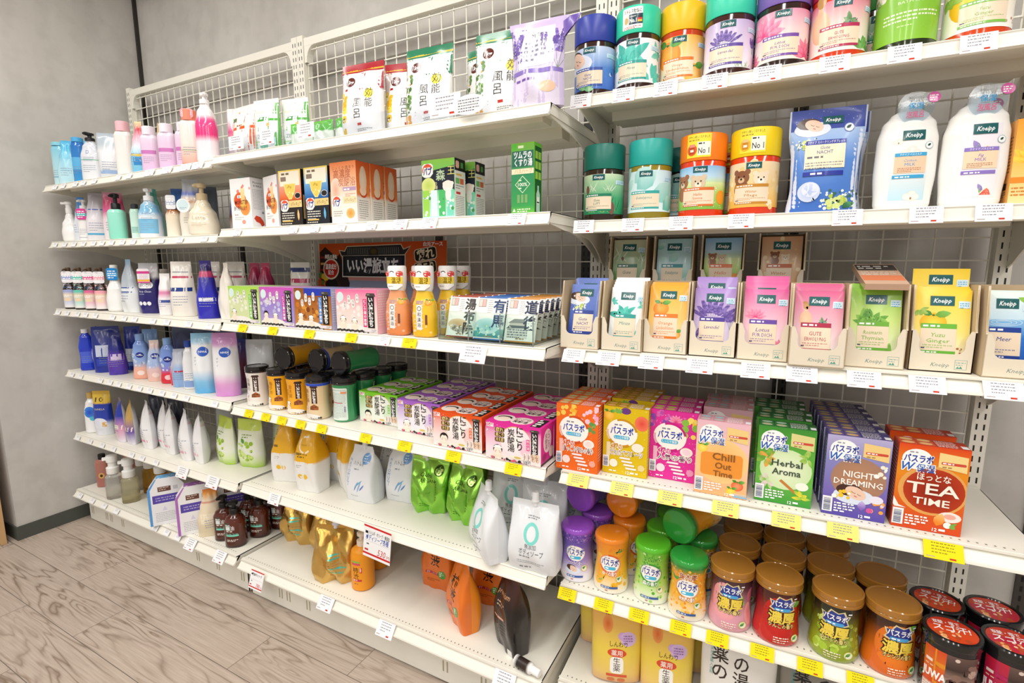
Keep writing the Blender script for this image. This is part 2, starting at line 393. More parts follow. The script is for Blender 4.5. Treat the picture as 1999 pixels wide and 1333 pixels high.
class Art:
    def __init__(s): s.p = []; s.l = 1; s.M = None; s.st = []; s.k = 0
    def up(s, n=1): s.l += n; return s
    def at(s, dx, dy, sc=1., ang=0.):
        """nested placement: following shapes are scaled, turned and moved until .end()"""
        s.st.append(s.M); a = rad(ang); m = (sc * math.cos(a), -sc * math.sin(a), sc * math.sin(a), sc * math.cos(a), dx, dy)
        if s.M:
            o = s.M; m = (o[0] * m[0] + o[1] * m[2], o[0] * m[1] + o[1] * m[3], o[2] * m[0] + o[3] * m[2], o[2] * m[1] + o[3] * m[3], o[0] * m[4] + o[1] * m[5] + o[4], o[2] * m[4] + o[3] * m[5] + o[5])
        s.M = m; return s
    def end(s): s.M = s.st.pop(); return s
    def conv(s, pts, cols):
        if s.M:
            a, b, c, d, e, f = s.M; pts = [(a * x + b * y + e, c * x + d * y + f) for x, y in pts]
        s.p.append((pts, [hx(k) for k in cols] if isinstance(cols, list) else [hx(cols)] * len(pts), s.l + s.k * .007))
    def poly(s, pts, col):
        s.k += 1
        if len(pts) < 4: return s.conv(pts, col)
        for t in tessellate_polygon([[Vector((x, y, 0)) for x, y in pts]]): s.conv([pts[i] for i in t], col)
    def rect(s, x, y, w, h, col): s.k += 1; s.conv([(x, y), (x + w, y), (x + w, y + h), (x, y + h)], col)
    def grad(s, x, y, w, h, stops, ax='y'):
        s.k += 1
        for (t0, c0), (t1, c1) in zip(stops, stops[1:]):
            if ax == 'y': s.conv([(x, y + h * t0), (x + w, y + h * t0), (x + w, y + h * t1), (x, y + h * t1)], [c0, c0, c1, c1])
            else: s.conv([(x + w * t0, y), (x + w * t1, y), (x + w * t1, y + h), (x + w * t0, y + h)], [c0, c1, c1, c0])
    def ell(s, cx, cy, rx, ry=None, col='#fff', n=18, col2=None):
        s.k += 1
        ry = ry or rx; P = [(cx + rx * math.cos(2 * pi * i / n), cy + ry * math.sin(2 * pi * i / n)) for i in range(n)]
        if col2 is None: s.conv(P, col)
        else:
            for i in range(n): s.conv([(cx, cy), P[i], P[(i + 1) % n]], [col, col2, col2])
    def ring(s, cx, cy, rx, ry, t, col, a0=0, a1=360, n=24):
        s.k += 1
        for i in range(n):
            a, b = rad(a0 + (a1 - a0) * i / n), rad(a0 + (a1 - a0) * (i + 1) / n)
            s.conv([(cx + rx * math.cos(a), cy + ry * math.sin(a)), (cx + rx * math.cos(b), cy + ry * math.sin(b)), (cx + (rx - t) * math.cos(b), cy + (ry - t) * math.sin(b)), (cx + (rx - t) * math.cos(a), cy + (ry - t) * math.sin(a))], col)
    def rr(s, x, y, w, h, r, col):
        s.k += 1
        P = []
        for cx, cy, a in ((x + w - r, y + r, -90), (x + w - r, y + h - r, 0), (x + r, y + h - r, 90), (x + r, y + r, 180)):
            P += [(cx + r * math.cos(rad(a + k * 22.5)), cy + r * math.sin(rad(a + k * 22.5))) for k in range(5)]
        s.conv(P, col)
    def leaf(s, x, y, L, w, ang, col, col2=None):
        s.k += 1
        P = [(0, 0), (L * .25, w * .42), (L * .55, w * .5), (L * .82, w * .28), (L, 0), (L * .82, -w * .28), (L * .55, -w * .5), (L * .25, -w * .42)]
        c, d = math.cos(rad(ang)), math.sin(rad(ang)); P = [(x + p[0] * c - p[1] * d, y + p[0] * d + p[1] * c) for p in P]
        s.conv(P, [col] * 2 + [col2 or col] * 4 + [col] * 2)
    def text(s, t, cx, y, h, col, w=None, bold=.0, shear=0., out=None, outw=.05, anchor='c'):
        """one line: centred on cx, baseline y, glyph box height h, squeezed to width w"""
        if out is not None:
            s.text(t, cx, y, h, out, w, bold + outw, shear, None, 0, anchor); s.l += 1
        s.k += 1; vs, fs, bb = glyphs(t, bold, shear)
        b0 = glyphs(t, 0, shear)[2]
        sc = h / .78; sx = sc if w is None else w / max(.05, b0[2] - b0[0])
        ox = {'c': -(b0[0] + b0[2]) / 2, 'l': -b0[0], 'r': -b0[2]}[anchor]
        for f in fs: s.conv([(cx + (vs[i][0] + ox) * sx, y + vs[i][1] * sc) for i in f], col)
        if out is not None: s.l -= 1
    def vtext(s, t, cx, ytop, h, col, bold=.0, pitch=None, out=None, outw=.06, wide=1.):
        s.k += 1; pitch = pitch or h * 1.06
        for k, ch in enumerate(t):
            if ch == 'ー':
                s.rr(cx - h * .06, ytop - k * pitch - h * .95, h * .12, h * .85, h * .05, col); continue
            for cc, bo, dl in ([(out, bold + outw, 0)] if out else []) + [(col, bold, 1 if out else 0)]:
                vs, fs, bb = glyphs(ch, bo, 0); b0 = glyphs(ch, 0, 0)[2]; sc = h / .92; mx = (b0[0] + b0[2]) / 2
                s.l += dl
                for f in fs: s.conv([(cx + (vs[i][0] - mx) * sc * wide, ytop - k * pitch - h + (vs[i][1] + .12) * sc) for i in f], cc)
                s.l -= dl
    def lines(s, x, y, w, n, dy, col, t=None, seed=1, fill=.8):
        """rows of print too small to read"""
        R = random.Random(seed); t = t or dy * .45
        for k in range(n):
            k0 = s.k; u = x; e = x + w * (1 if k < n - 1 else R.uniform(.5, .9))
            while u < e - t:
                q = min(R.uniform(.6, 2.6) * t * 1.3, e - u); s.rect(u, y - k * dy, q * fill, t, col); s.k = k0; u += q + t * .25
    def barcode(s, x, y, w, h, col='#2a3c6a', horiz=False):
        s.rect(x, y, w, h, '#f4f4f6'); s.l += 1; R = random.Random(5); u = .08
        while u < .9:
            t = R.choice((.015, .03, .045))
            if horiz: s.rect(x + w * .12, y + h * u, w * .7, h * t, col)
            else: s.rect(x + w * u, y + h * .2, w * t, h * .68, col)
            u += t + R.choice((.02, .03))
        s.l -= 1
    def put(s, mb, mapf, step=None, stepy=None, mat=0, dz=.00008, clip=None):
        for pts, cols, l in s.p:
            polys = [list(zip(pts, cols))]
            if clip:
                polys = [q for q in (clip_axis(clip_axis(polys[0], 0, clip[0], clip[2]) or [], 1, clip[1], clip[3]) if polys[0] else [],) if q]
            for ax, st in ((0, step), (1, stepy)):
                if not st: continue
                out = []
                for p in polys:
                    lo, hi = min(q[0][ax] for q in p), max(q[0][ax] for q in p)
                    if hi - lo <= st: out.append(p); continue
                    a, b = math.floor(lo / st), math.ceil(hi / st)
                    for k in range(a, b):
                        q = clip_axis(p, ax, k * st, (k + 1) * st)
                        if q: out.append(q)
                polys = out
            for p in polys:
                P = [mapf(q[0][0], q[0][1], l * dz) for q in p]
                mb.poly(P, [q[1] for q in p], mat)
MM = .001
def on_front(y0=0., z0=0., x0=0.): return lambda x, y, o: (x0 + x * MM, y0 - o, z0 + y * MM)
def on_right(xr, z0=0., y0=0.): return lambda x, y, o: (xr + o, y0 + x * MM, z0 + y * MM)
def on_left(xl, z0=0., y0=0.): return lambda x, y, o: (xl - o, y0 - x * MM, z0 + y * MM)
def on_top(z, y0=0.): return lambda x, y, o: (x * MM, y0 + y * MM, z + o)
def on_cyl(rf, z0=0., a0=0.):
    def f(x, y, o):
        z = z0 + y * MM; r = rf(z) if callable(rf) else rf
        a = x * MM / (rf(z0) if callable(rf) else rf) + a0
        return ((r + o) * math.sin(a), -(r + o) * math.cos(a), z)
    return f

# ---- small pictures used on the packs
def p_kneipp(A, cx, cy, w, h):
    A.rect(cx - w / 2, cy - h / 2, w, h, '#0e5a5c'); A.up(); A.text('Kneipp', cx, cy - h * .2, h * .5, '#ffffff', w=w * .74, bold=.015, shear=.35); A.l -= 1
def p_leaves(A, cx, cy, s, cols, seed=3, n=9, spread=200, a0=-10, L=1.):
    R = random.Random(seed)
    for k in range(n):
        A.leaf(cx + R.uniform(-.15, .15) * s, cy + R.uniform(-.1, .15) * s, s * R.uniform(.55, 1) * L, s * R.uniform(.3, .5), a0 + spread * k / max(1, n - 1), cols[k % len(cols)], cols[(k + 1) % len(cols)])
def p_fruit(A, cx, cy, r, col='#f08a1e', c2='#ffb648', leaf='#4f9a35'):
    A.ell(cx, cy, r * 1.08, r, c2, 20, col); A.up(); A.leaf(cx + r * .1, cy + r * .75, r * 1.3, r * .7, 12, leaf, '#7cbb55'); A.leaf(cx - r * .1, cy + r * .8, r * .9, r * .55, 160, '#3f8a30', leaf); A.ell(cx, cy + r * .75, r * .12, r * .1, '#356d22', 8); A.l -= 1
def p_lavender(A, cx, cy, s, seed=2, n=6):
    R = random.Random(seed)
    for k in range(n):
        a = rad(90 + (k - (n - 1) / 2) * 16); L = s * R.uniform(.8, 1.1)
        x1, y1 = cx + math.cos(a) * L, cy + math.sin(a) * L
        A.conv([(cx - .4, cy), (cx + .4, cy), (x1 + .3, y1), (x1 - .3, y1)], '#7f9c70'); A.up()
        for j in range(9):
            t = .45 + j * .065; q = s * .055 * (1.3 - abs(j - 4) * .12)
            for sg in (-1, 1): A.ell(cx + math.cos(a) * L * t + sg * q * .6, cy + math.sin(a) * L * t, q, q * .8, R.choice(('#6f55a6', '#8a74bd', '#5a4592')), 6)
        A.l -= 1
def p_lotus(A, cx, cy, s, cols=('#e24a86', '#f49ab8')):
    for row, (k, sc, n) in enumerate(((0, 1., 7), (1, .78, 6), (2, .55, 5))):
        for i in range(n): A.leaf(cx, cy, s * sc, s * .36 * sc, 10 + 160 * i / (n - 1), cols[0], cols[1])
        A.up()
    A.l -= 3
def p_bear(A, cx, cy, s, col='#a8714a', muz='#e6cfae'):
    A.ell(cx, cy - s * .75, s * .55, s * .6, col); A.ell(cx - s * .42, cy + s * .4, s * .2, s * .2, col, 10); A.ell(cx + s * .42, cy + s * .4, s * .2, s * .2, col, 10)
    A.up(); A.ell(cx, cy, s * .55, s * .5, col); A.up(); A.ell(cx, cy - s * .16, s * .24, s * .19, muz, 12); A.up()
    for x, y, r in ((-.2, .1, .06), (.2, .1, .06), (0, -.08, .08)): A.ell(cx + x * s, cy + y * s, r * s, r * s, '#2b1a12', 8)
    A.l -= 3
def p_sleeper(A, cx, cy, s):
    A.ell(cx - s * .1, cy - s * .25, s * 1.15, s * .55, '#dfe8f7'); A.up(); A.ell(cx - s * .35, cy + s * .15, s * .75, s * .42, '#4a2f26', 16); A.up()
    A.at(cx, cy, 1, -25); A.ell(0, 0, s * .62, s * .4, '#f0cdb6', 18); A.up(); A.ring(-s * .12, s * .02, s * .14, s * .08, s * .03, '#5a3a30', 190, 350, 6); A.ring(s * .22, s * .04, s * .13, s * .07, s * .03, '#5a3a30', 190, 350, 6); A.ell(s * .1, -s * .2, s * .11, s * .04, '#cf7f78', 8); A.end(); A.l -= 3
def p_back(A, cx, cy, s):
    A.ell(cx, cy - s * .1, s * .5, s * .75, '#f0cfae', 18, '#e8bd98'); A.conv([(cx - s * .17, cy + s * .4), (cx + s * .17, cy + s * .4), (cx + s * .14, cy + s * .95), (cx - s * .14, cy + s * .95)], '#eec7a6')
    A.up(); A.ell(cx + s * .02, cy + s * 1.1, s * .27, s * .32, '#c9995c', 14); A.ell(cx - s * .1, cy + s * 1.42, s * .2, s * .14, '#b98546', 12); A.l -= 1
def p_cotton(A, cx, cy, s):
    for x, y, r in ((0, 0, .5), (-.45, .08, .42), (.45, .05, .42), (.1, .4, .4)): A.ell(cx + x * s, cy + y * s, r * s, r * s * .9, '#fffdf8', 14, '#ece6da')
    A.up(); A.leaf(cx, cy - s * .3, s * .35, s * .2, 90, '#a8764e'); A.l -= 1
def p_fig(A, cx, cy, s):
    A.leaf(cx - s * .3, cy + .2 * s, s * 1.1, s * .5, 120, '#8f7cc0', '#a494d0'); A.leaf(cx - s * .4, cy - s * .2, s * 1., s * .5, 95, '#86b05a', '#9cc476'); A.up()
    A.conv([(cx - s * .75, cy - s * .35), (cx + s * .85, cy - s * .35), (cx + s * .6, cy + s * .4), (cx + s * .2, cy + s * .75), (cx - s * .2, cy + s * .4)], '#f6efe2'); A.up()
    A.conv([(cx - s * .6, cy - s * .3), (cx + s * .72, cy - s * .3), (cx + s * .5, cy + s * .3), (cx + s * .2, cy + s * .58), (cx - s * .1, cy + s * .3)], ['#d8413c', '#e8604e', '#d8413c', '#f09078', '#e8604e']); A.up()
    R = random.Random(4)
    for k in range(16): A.ell(cx + R.uniform(-.4, .5) * s, cy + R.uniform(-.25, .25) * s, s * .035, s * .035, '#fbe0c0', 5)
    A.l -= 3
def p_grass(A, cx, cy, s, cols, seed=1, n=22, spread=1.2):
    R = random.Random(seed)
    for k in range(n):
        x = cx + R.uniform(-spread, spread) * s; a = 90 + R.uniform(-45, 45)
        A.leaf(x, cy, s * R.uniform(.6, 1.2), s * .07, a, R.choice(cols))
def p_dots(A, x, y, w, h, n, r, cols, seed=1):
    R = random.Random(seed)
    for k in range(n): q = r * R.uniform(.4, 1); A.ell(x + R.random() * w, y + R.random() * h, q, q, R.choice(cols), 7)
def p_bloom(A, cx, cy, s, seed=1):
    p_dots(A, cx - s, cy - s * .6, 2 * s, 1.2 * s, 60, s * .11, ('#f4f7ec', '#e8efe0', '#3e6a52', '#ffffff'), seed); A.up(); p_dots(A, cx - s * .5, cy - s * .5, s, s * .9, 14, s * .22, ('#c8d670', '#b4c850', '#dbe690'), seed + 1); A.l -= 1
def p_bather(A, cx, cy, s, towel=True, hair='#221a18'):
    A.ell(cx, cy - s * 1.05, s * .95, s * .6, '#fbe6d2', 14); A.ell(cx, cy + s * .14, s * .78, s * .74, hair, 16); A.up(); A.ell(cx, cy - s * .1, s * .66, s * .62, '#fdeedd', 16); A.up()
    if towel: A.poly([(cx - s * .8, cy + s * .25), (cx - s * .4, cy + s * .72), (cx + s * .3, cy + s * .8), (cx + s * .8, cy + s * .4), (cx + s * .55, cy + s * .32), (cx - s * .3, cy + s * .38)], '#ffffff')
    else: A.ell(cx, cy + s * .62, s * .3, s * .25, hair, 10)
    A.ell(cx - s * .38, cy - s * .28, s * .14, s * .09, '#f3a79a', 8); A.ell(cx + s * .38, cy - s * .28, s * .14, s * .09, '#f3a79a', 8); A.ring(cx - s * .25, cy - s * .12, s * .12, s * .08, s * .04, hair, 10, 170, 5); A.ring(cx + s * .25, cy - s * .12, s * .12, s * .08, s * .04, hair, 10, 170, 5)
    A.l -= 2

# ---- the teal-logo bath range: one layout, many scents (w x h mm, origin bottom centre)
def range_art(A, w, h, th, box_lo=.12, box_hi=.44, logo=True, logo_y=.9, lw=.34):
    bg, band, imgs, box = th['bg'], th['band'], th['img'], th.get('box', '#f1ddc2')
    A.grad(-w / 2, 0, w, h, bg); A.up()
    imgs(A, w, h); A.up(6)
    bw = w * th.get('bw', .62); bx = -bw / 2 + w * th.get('bx', -.04); y0, y1 = h * box_lo, h * box_hi
    if band:
        A.rect(bx, y0, bw, y1 - y0, box); A.up(); A.rect(bx, y1 - h * .0, bw, h * .07, band); A.rect(bx, y0 - h * .045, bw, h * .045, band); A.up()
        A.lines(bx + bw * .06, y1 + h * .022, bw * .88, 1, 1, '#ffffff', t=h * .026); A.lines(bx + bw * .06, y0 - h * .032, bw * .88, 1, 1, '#ffffff', t=h * .018)
        t = th.get('txt')
        if t: A.text(t[0], bx + bw / 2, y0 + (y1 - y0) * .62, (y1 - y0) * .2, band, w=min(bw * .6, len(t[0]) * h * .04), shear=.2 if t[0].islower() or t[0][1:].islower() else 0)
        if t and len(t) > 1: A.text(t[1], bx + bw / 2, y0 + (y1 - y0) * .36, (y1 - y0) * .2, band, w=min(bw * .7, len(t[1]) * h * .045))
        A.lines(bx + bw * .08, y0 + (y1 - y0) * .22, bw * .84, 2, (y1 - y0) * .1, mixc(band, box, .35), t=(y1 - y0) * .045); A.rect(bx + bw * .04, y0 + (y1 - y0) * .08, bw * .1, (y1 - y0) * .06, '#2b2f6a')
        A.l -= 2
    if logo: p_kneipp(A, 0, h * logo_y, w * lw, h * .14)
    if th.get('tag', True): A.rect(w * .28, h * .74, w * .2, h * .1, '#d5ecf7'); A.up(); A.lines(w * .3, h * .8, w * .16, 3, h * .03, '#5aa9cf', t=h * .012); A.l -= 1
    A.l -= 7
def th(bg, band, img, **k): d = dict(bg=bg, band=band, img=img); d.update(k); return d
def im_night(A, w, h): p_dots(A, -w / 2, h * .3, w, h * .6, 40, .6, ('#ffffff', '#c9d4f4')); p_sleeper(A, -w * .22, h * .74, w * .26); A.up(4); A.ell(w * .36, h * .36, 4, 4, '#e8edfa', 12); A.up(); A.ell(w * .38, h * .38, 4, 4, '#4166c0', 12); p_leaves(A, -w * .05, h * .02, w * .2, ('#7fc08a', '#a6d6a0', '#5aa06c'), 4, 9, 180, 0); A.l -= 5
def im_nights(A, w, h): p_dots(A, -w / 2, h * .5, w, h * .5, 40, .5, ('#ffffff', '#c9d4f4')); p_sleeper(A, -w * .2, h * .75, w * .3); A.up(3); p_bloom(A, -w * .2, h * .58, w * .2, 3); A.l -= 3
def im_mint(A, w, h): p_leaves(A, -w * .12, h * .5, w * .4, ('#3fbfae', '#63cfc0', '#2fa898'), 5, 9, 220, -20); p_leaves(A, w * .42, h * .66, w * .2, ('#3fbfae', '#7fd8ca'), 8, 4, 300, 0); p_leaves(A, w * .3, h * .1, w * .28, ('#3fbfae', '#58c8b8'), 2, 6, 200, -60); p_leaves(A, -w * .45, h * .72, w * .2, ('#4fc4b4',), 2, 4, 140, -70)
def im_orange(A, w, h): p_fruit(A, -w * .18, h * .6, w * .19); A.up(3); p_fruit(A, w * .22, h * .14, w * .14, '#f5a72c', '#ffd98a'); A.l -= 3
def im_lav(A, w, h): p_lavender(A, -w * .05, h * .42, h * .42, 2, 8); p_lavender(A, w * .4, h * .3, h * .4, 5, 3); p_lavender(A, -w * .48, h * .02, h * .3, 6, 3); p_grass(A, w * .2, 0, h * .16, ('#8fb37a', '#a9c795'), 3, 16, 1.6)
def im_lotus(A, w, h): p_lotus(A, -w * .22, h * .54, w * .26); p_lotus(A, w * .34, h * .06, w * .24, ('#d9356f', '#f08aa6')); p_lotus(A, -w * .46, h * .04, w * .18, ('#d9356f', '#f08aa6'))
def im_back(A, w, h): p_back(A, -w * .26, h * .58, w * .26); A.up(2); p_leaves(A, w * .1, h * .52, w * .14, ('#6f9a62', '#8fb384', '#567f58'), 3, 7, 300, 0); p_dots(A, w * .02, h * .5, w * .18, h * .1, 7, 2, ('#b03038', '#4a5a9a')); p_leaves(A, w * .3, h * .03, w * .2, ('#5d9a50', '#86b86c'), 6, 6, 170, 0); A.l -= 2
def im_yuzu(A, w, h): p_fruit(A, -w * .14, h * .52, w * .22, '#f0b418', '#ffdf4a', '#6fa83a'); A.up(3); p_leaves(A, -w * .4, h * .7, w * .2, ('#8cb548', '#a9c860'), 3, 4, 120, -100); p_dots(A, w * .2, h * .1, w * .2, h * .08, 8, 2.6, ('#e8c9a0', '#b86a4a', '#fff3dc')); A.l -= 3
def im_herb(A, w, h): p_leaves(A, -w * .12, h * .48, w * .42, ('#6aa83c', '#8cc452', '#4f8f34'), 5, 16, 170, 5, .9); p_leaves(A, w * .22, h * .03, w * .36, ('#7db542', '#9ccb60'), 7, 12, 140, 20, .8)
def im_pine(A, w, h): p_grass(A, 0, h * .02, h * .45, ('#2f8f5a', '#4aa46a', '#1f7a4c', '#8cc070'), 3, 40, 1.1); p_grass(A, 0, h * .55, h * .3, ('#9cc9a0', '#b9d8b4', '#e2ead8'), 4, 30, 1.6); A.up(); A.ell(w * .22, h * .14, w * .05, w * .1, '#7a5448', 10); A.ell(-w * .2, h * .62, w * .04, w * .07, '#7a5448', 10); A.l -= 1
def im_euc(A, w, h): 
    for x, y, r, c in ((-.38, .8, .12, '#7fc4bd'), (-.05, .72, .14, '#9ad2cc'), (.02, .56, .16, '#86c8c2'), (-.3, .55, .1, '#b0dcd8'), (.3, .25, .18, '#8fd0ca'), (-.42, .12, .16, '#a5d8d4'), (.42, .05, .14, '#6cbab4')): A.leaf(w * x - w * r, h * y, w * r * 2.4, w * r * 1.6, 40, c, '#bfe4e0')
def im_meadow(A, w, h): A.grad(-w / 2, 0, w, h * .62, [(0, '#7dba4a'), (.7, '#b8d878'), (1, '#dfeeb0')]); A.up(); p_dots(A, 0, h * .05, w * .45, h * .5, 50, 1.5, ('#ffffff', '#f4f8e4', '#f6d258')); A.up(); p_bear(A, -w * .28, h * .64, w * .2, '#a06a46'); A.up(3); p_bear(A, -w * .02, h * .62, w * .19, '#d9c3a4', '#f2e6d0'); A.ell(w * .34, h * .28, w * .09, w * .1, '#f09a20', 14); A.l -= 5
def im_winter(A, w, h): p_dots(A, -w / 2, 0, w, h, 24, w * .06, ('#f6dca8', '#eecb88', '#fae8c4')); A.up(); p_bear(A, -w * .16, h * .66, w * .2, '#8a5636', '#d9b68c'); A.up(3); p_bear(A, w * .1, h * .62, w * .18, '#f0dcc0', '#fbf2e2'); A.l -= 4
def im_cotton(A, w, h): p_cotton(A, 0, h * .68, w * .32); p_cotton(A, -w * .34, h * .86, w * .16); p_cotton(A, w * .12, h * .04, w * .26)
def im_figs(A, w, h): p_fig(A, w * .06, h * .62, w * .32); p_fig(A, w * .2, h * .06, w * .22)
def im_sea(A, w, h):
    A.grad(-w / 2, 0, w, h * .62, [(0, '#1a56b8'), (.6, '#2f78d0'), (1, '#8cc4ea')]); A.up()
    for r in (.34, .24, .15): A.ring(-w * .05, h * .58, w * r, w * r * .28, .8, '#dbeefa')
    A.leaf(w * .2, h * .93, w * .3, w * .12, -30, '#8cc04a'); A.l -= 1
def im_lime(A, w, h): p_dots(A, -w / 2, h * .86, w, h * .14, 30, w * .06, ('#f4f8e6', '#6aa040', '#e2ecc8')); A.up(); A.lines(-w * .3, h * .5, w * .6, 3, h * .07, '#eef8d8', t=h * .03); A.lines(-w * .14, h * .26, w * .28, 1, 1, '#d8efb0', t=h * .02); A.text('BATH SALT', 0, h * .68, h * .06, '#e8f4cc', w=w * .3); A.l -= 1
TH = {
 'night': th([(0, '#3f6fc4'), (.5, '#5a8ad4'), (.8, '#a9c4ea'), (1, '#c4d4ee')], '#2a50a8', im_night, txt=('Gute', 'NACHT')),
 'nightsachet': th([(0, '#3550a8'), (.5, '#5572c4'), (1, '#6e86cf')], '#2a3f96', im_nights, txt=('Gute', 'NACHT'), tag=False),
 'mint': th([(0, '#eef6f5'), (1, '#f4f6fa')], '#2a9c94', im_mint, txt=('Minze',)),
 'orange': th([(0, '#fdf1dc'), (.3, '#fbe2b4'), (1, '#f6b94a')], '#e07a2a', im_orange, txt=('Orange', 'Lindenblüten')),
 'orangesachet': th([(0, '#fdeccc'), (.4, '#fbd078'), (1, '#f5a91e')], '#e87d24', im_orange, txt=('Orange', 'Lindenblüten')),
 'lavender': th([(0, '#f4f0f8'), (.5, '#e2d8ee'), (1, '#c9b8e0')], '#5f48a0', im_lav, txt=('Lavendel',)),
 'lavsachet': th([(0, '#efe8f6'), (.5, '#cdb9e4'), (1, '#a987cf')], '#54409a', im_lav, txt=('Lavendel',)),
 'lotus': th([(0, '#f8ece0'), (.6, '#f3d6d6'), (1, '#e59ab8')], '#7a4fa8', im_lotus, txt=('Lotus', 'FÜR DICH')),
 'lotussachet': th([(0, '#fbeef0'), (.45, '#f6c8d8'), (1, '#e0569c')], '#6a4aa6', im_lotus, txt=('Lotus', 'FÜR DICH')),
 'back': th([(0, '#f8f2e8'), (.5, '#f2dcd2'), (1, '#e27e96')], '#b8305a', im_back, txt=('GUTE', 'ERHOLUNG')),
 'backsachet': th([(0, '#fbf4f0'), (.4, '#f0c8d0'), (1, '#d8588c')], '#b02a4c', im_back, txt=('GUTE', 'ERHOLUNG')),
 'lime': th([(0, '#8cc63a'), (1, '#84c23a')], None, im_lime, tag=False),
 'yuzu': th([(0, '#fdfaf0'), (.6, '#fbf3dc'), (1, '#f8e48c')], '#7fbf52', im_yuzu, txt=('Yuzu', 'Ginger')),
 'yuzusachet': th([(0, '#fdf8e0'), (.4, '#f9e680'), (1, '#f4cf2a')], '#6cb83c', im_yuzu, txt=('Yuzu', 'Ginger')),
 'herbsachet': th([(0, '#eef4d2'), (.5, '#cfe68c'), (1, '#8fcb3e')], '#6fb03a', im_herb, txt=('Rosmarin', 'Thymian')),
 'pine': th([(0, '#1f8a5a'), (.4, '#4aa874'), (.8, '#a6d4a8'), (1, '#d4e6c4')], '#1f8060', im_pine, txt=('Gute', 'LUFT')),
 'pinesachet': th([(0, '#2f7a52'), (.3, '#8fb486'), (1, '#c9cdae')], '#1f6a50', im_pine, txt=('Gute',)),
 'euc': th([(0, '#dff2f6'), (1, '#d2ecf2')], '#38a8a2', im_euc, txt=('Eukalyptus',)),
 'eucsachet': th([(0, '#cfe8ec'), (1, '#a8d2da')], '#2a8a90', im_euc, txt=('Eukalyptus',)),
 'meadow': th([(0, '#8cc458'), (.6, '#cfe8a0'), (.75, '#bfe0f4'), (1, '#8cc0ec')], '#dc7030', im_meadow, txt=('Hallo', 'Sonne'), tag=False),
 'winter': th([(0, '#eeb44a'), (.4, '#f3cf86'), (1, '#f4dcb4')], '#c88a2e', im_winter, txt=('Winter', 'Pflege'), tag=False),
 'wintersachet': th([(0, '#e8b070'), (.5, '#e6c4a0'), (1, '#d9a884')], '#c0602e', im_winter, txt=('Winter',), tag=False),
 'cotton': th([(0, '#bfe2f2'), (.5, '#f6f4ee'), (1, '#f8f8f6')], '#3fa8d8', im_cotton, txt=('Cotton', 'MILK'), bw=.8, bx=0, box='#f8cfae', tag=False),
 'fig': th([(0, '#f3f1f6'), (1, '#efeaf2')], '#8f78c8', im_figs, txt=('Fig', 'MILK'), bw=.8, bx=0, box='#f4d9b8', tag=False),
 'sea': th([(0, '#1a56b8'), (.6, '#2f78d0'), (.62, '#c8e4f4'), (1, '#e4f0ec')], '#1c3f96', im_sea, txt=('Meer',)),
}

# ------------------------------------------------------------------ forms
def interp(tab, t):
    """smooth piecewise curve through (t, value...) rows"""
    if t <= tab[0][0]: return tab[0][1:]
    for a, b in zip(tab, tab[1:]):
        if t <= b[0]:
            u = (t - a[0]) / max(1e-9, b[0] - a[0]); u = u * u * (3 - 2 * u)
            return tuple(a[k] + (b[k] - a[k]) * u for k in range(1, len(a)))
    return tab[-1][1:]
def colramp(stops, t):
    if isinstance(stops, str): return hx(stops)
    if t <= stops[0][0]: return hx(stops[0][1])
    for a, b in zip(stops, stops[1:]):
        if t <= b[0]: return mixc(a[1], b[1], (t - a[0]) / max(1e-9, b[0] - a[0]))
    return hx(stops[-1][1])
class Loft:
    """bottle body: superellipse sections. tab rows (z, half width, half depth)"""
    def __init__(s, tab, e=2.4): s.tab = tab; s.e = e; s.h = tab[-1][0]
    def at(s, z): return interp(s.tab, z)
    def build(s, mb, col, mat=0, n=32, rows=26, crown=True):
        P = []; zs = sorted(set([s.h * (k / rows) for k in range(rows + 1)] + [r[0] for r in s.tab] + [.0015]))
        for z in zs:
            a, b = s.at(z)
            if z == 0: a -= .0015; b -= .0015
            row = []
            for i in range(n):
                t = 2 * pi * i / n; c, d = math.cos(t), math.sin(t)
                row.append((a * math.copysign(abs(c) ** (2 / s.e), c), b * math.copysign(abs(d) ** (2 / s.e), d), z))
            P.append(row)
        mb.grid(P, lambda j, i: colramp(col, zs[j] / s.h), mat, closed_u=True)
        mb.poly(list(reversed(P[0])), colramp(col, 0), mat); mb.poly(P[-1], colramp(col, 1), mat)
    def front(s, x, y, o, x0=0., z0=0.):
        z = z0 + y * MM; X = x0 + x * MM; a, b = s.at(z); q = min(.995, abs(X) / a)
        return (X, -(b * (1 - q ** s.e) ** (1 / s.e)) - o, z)
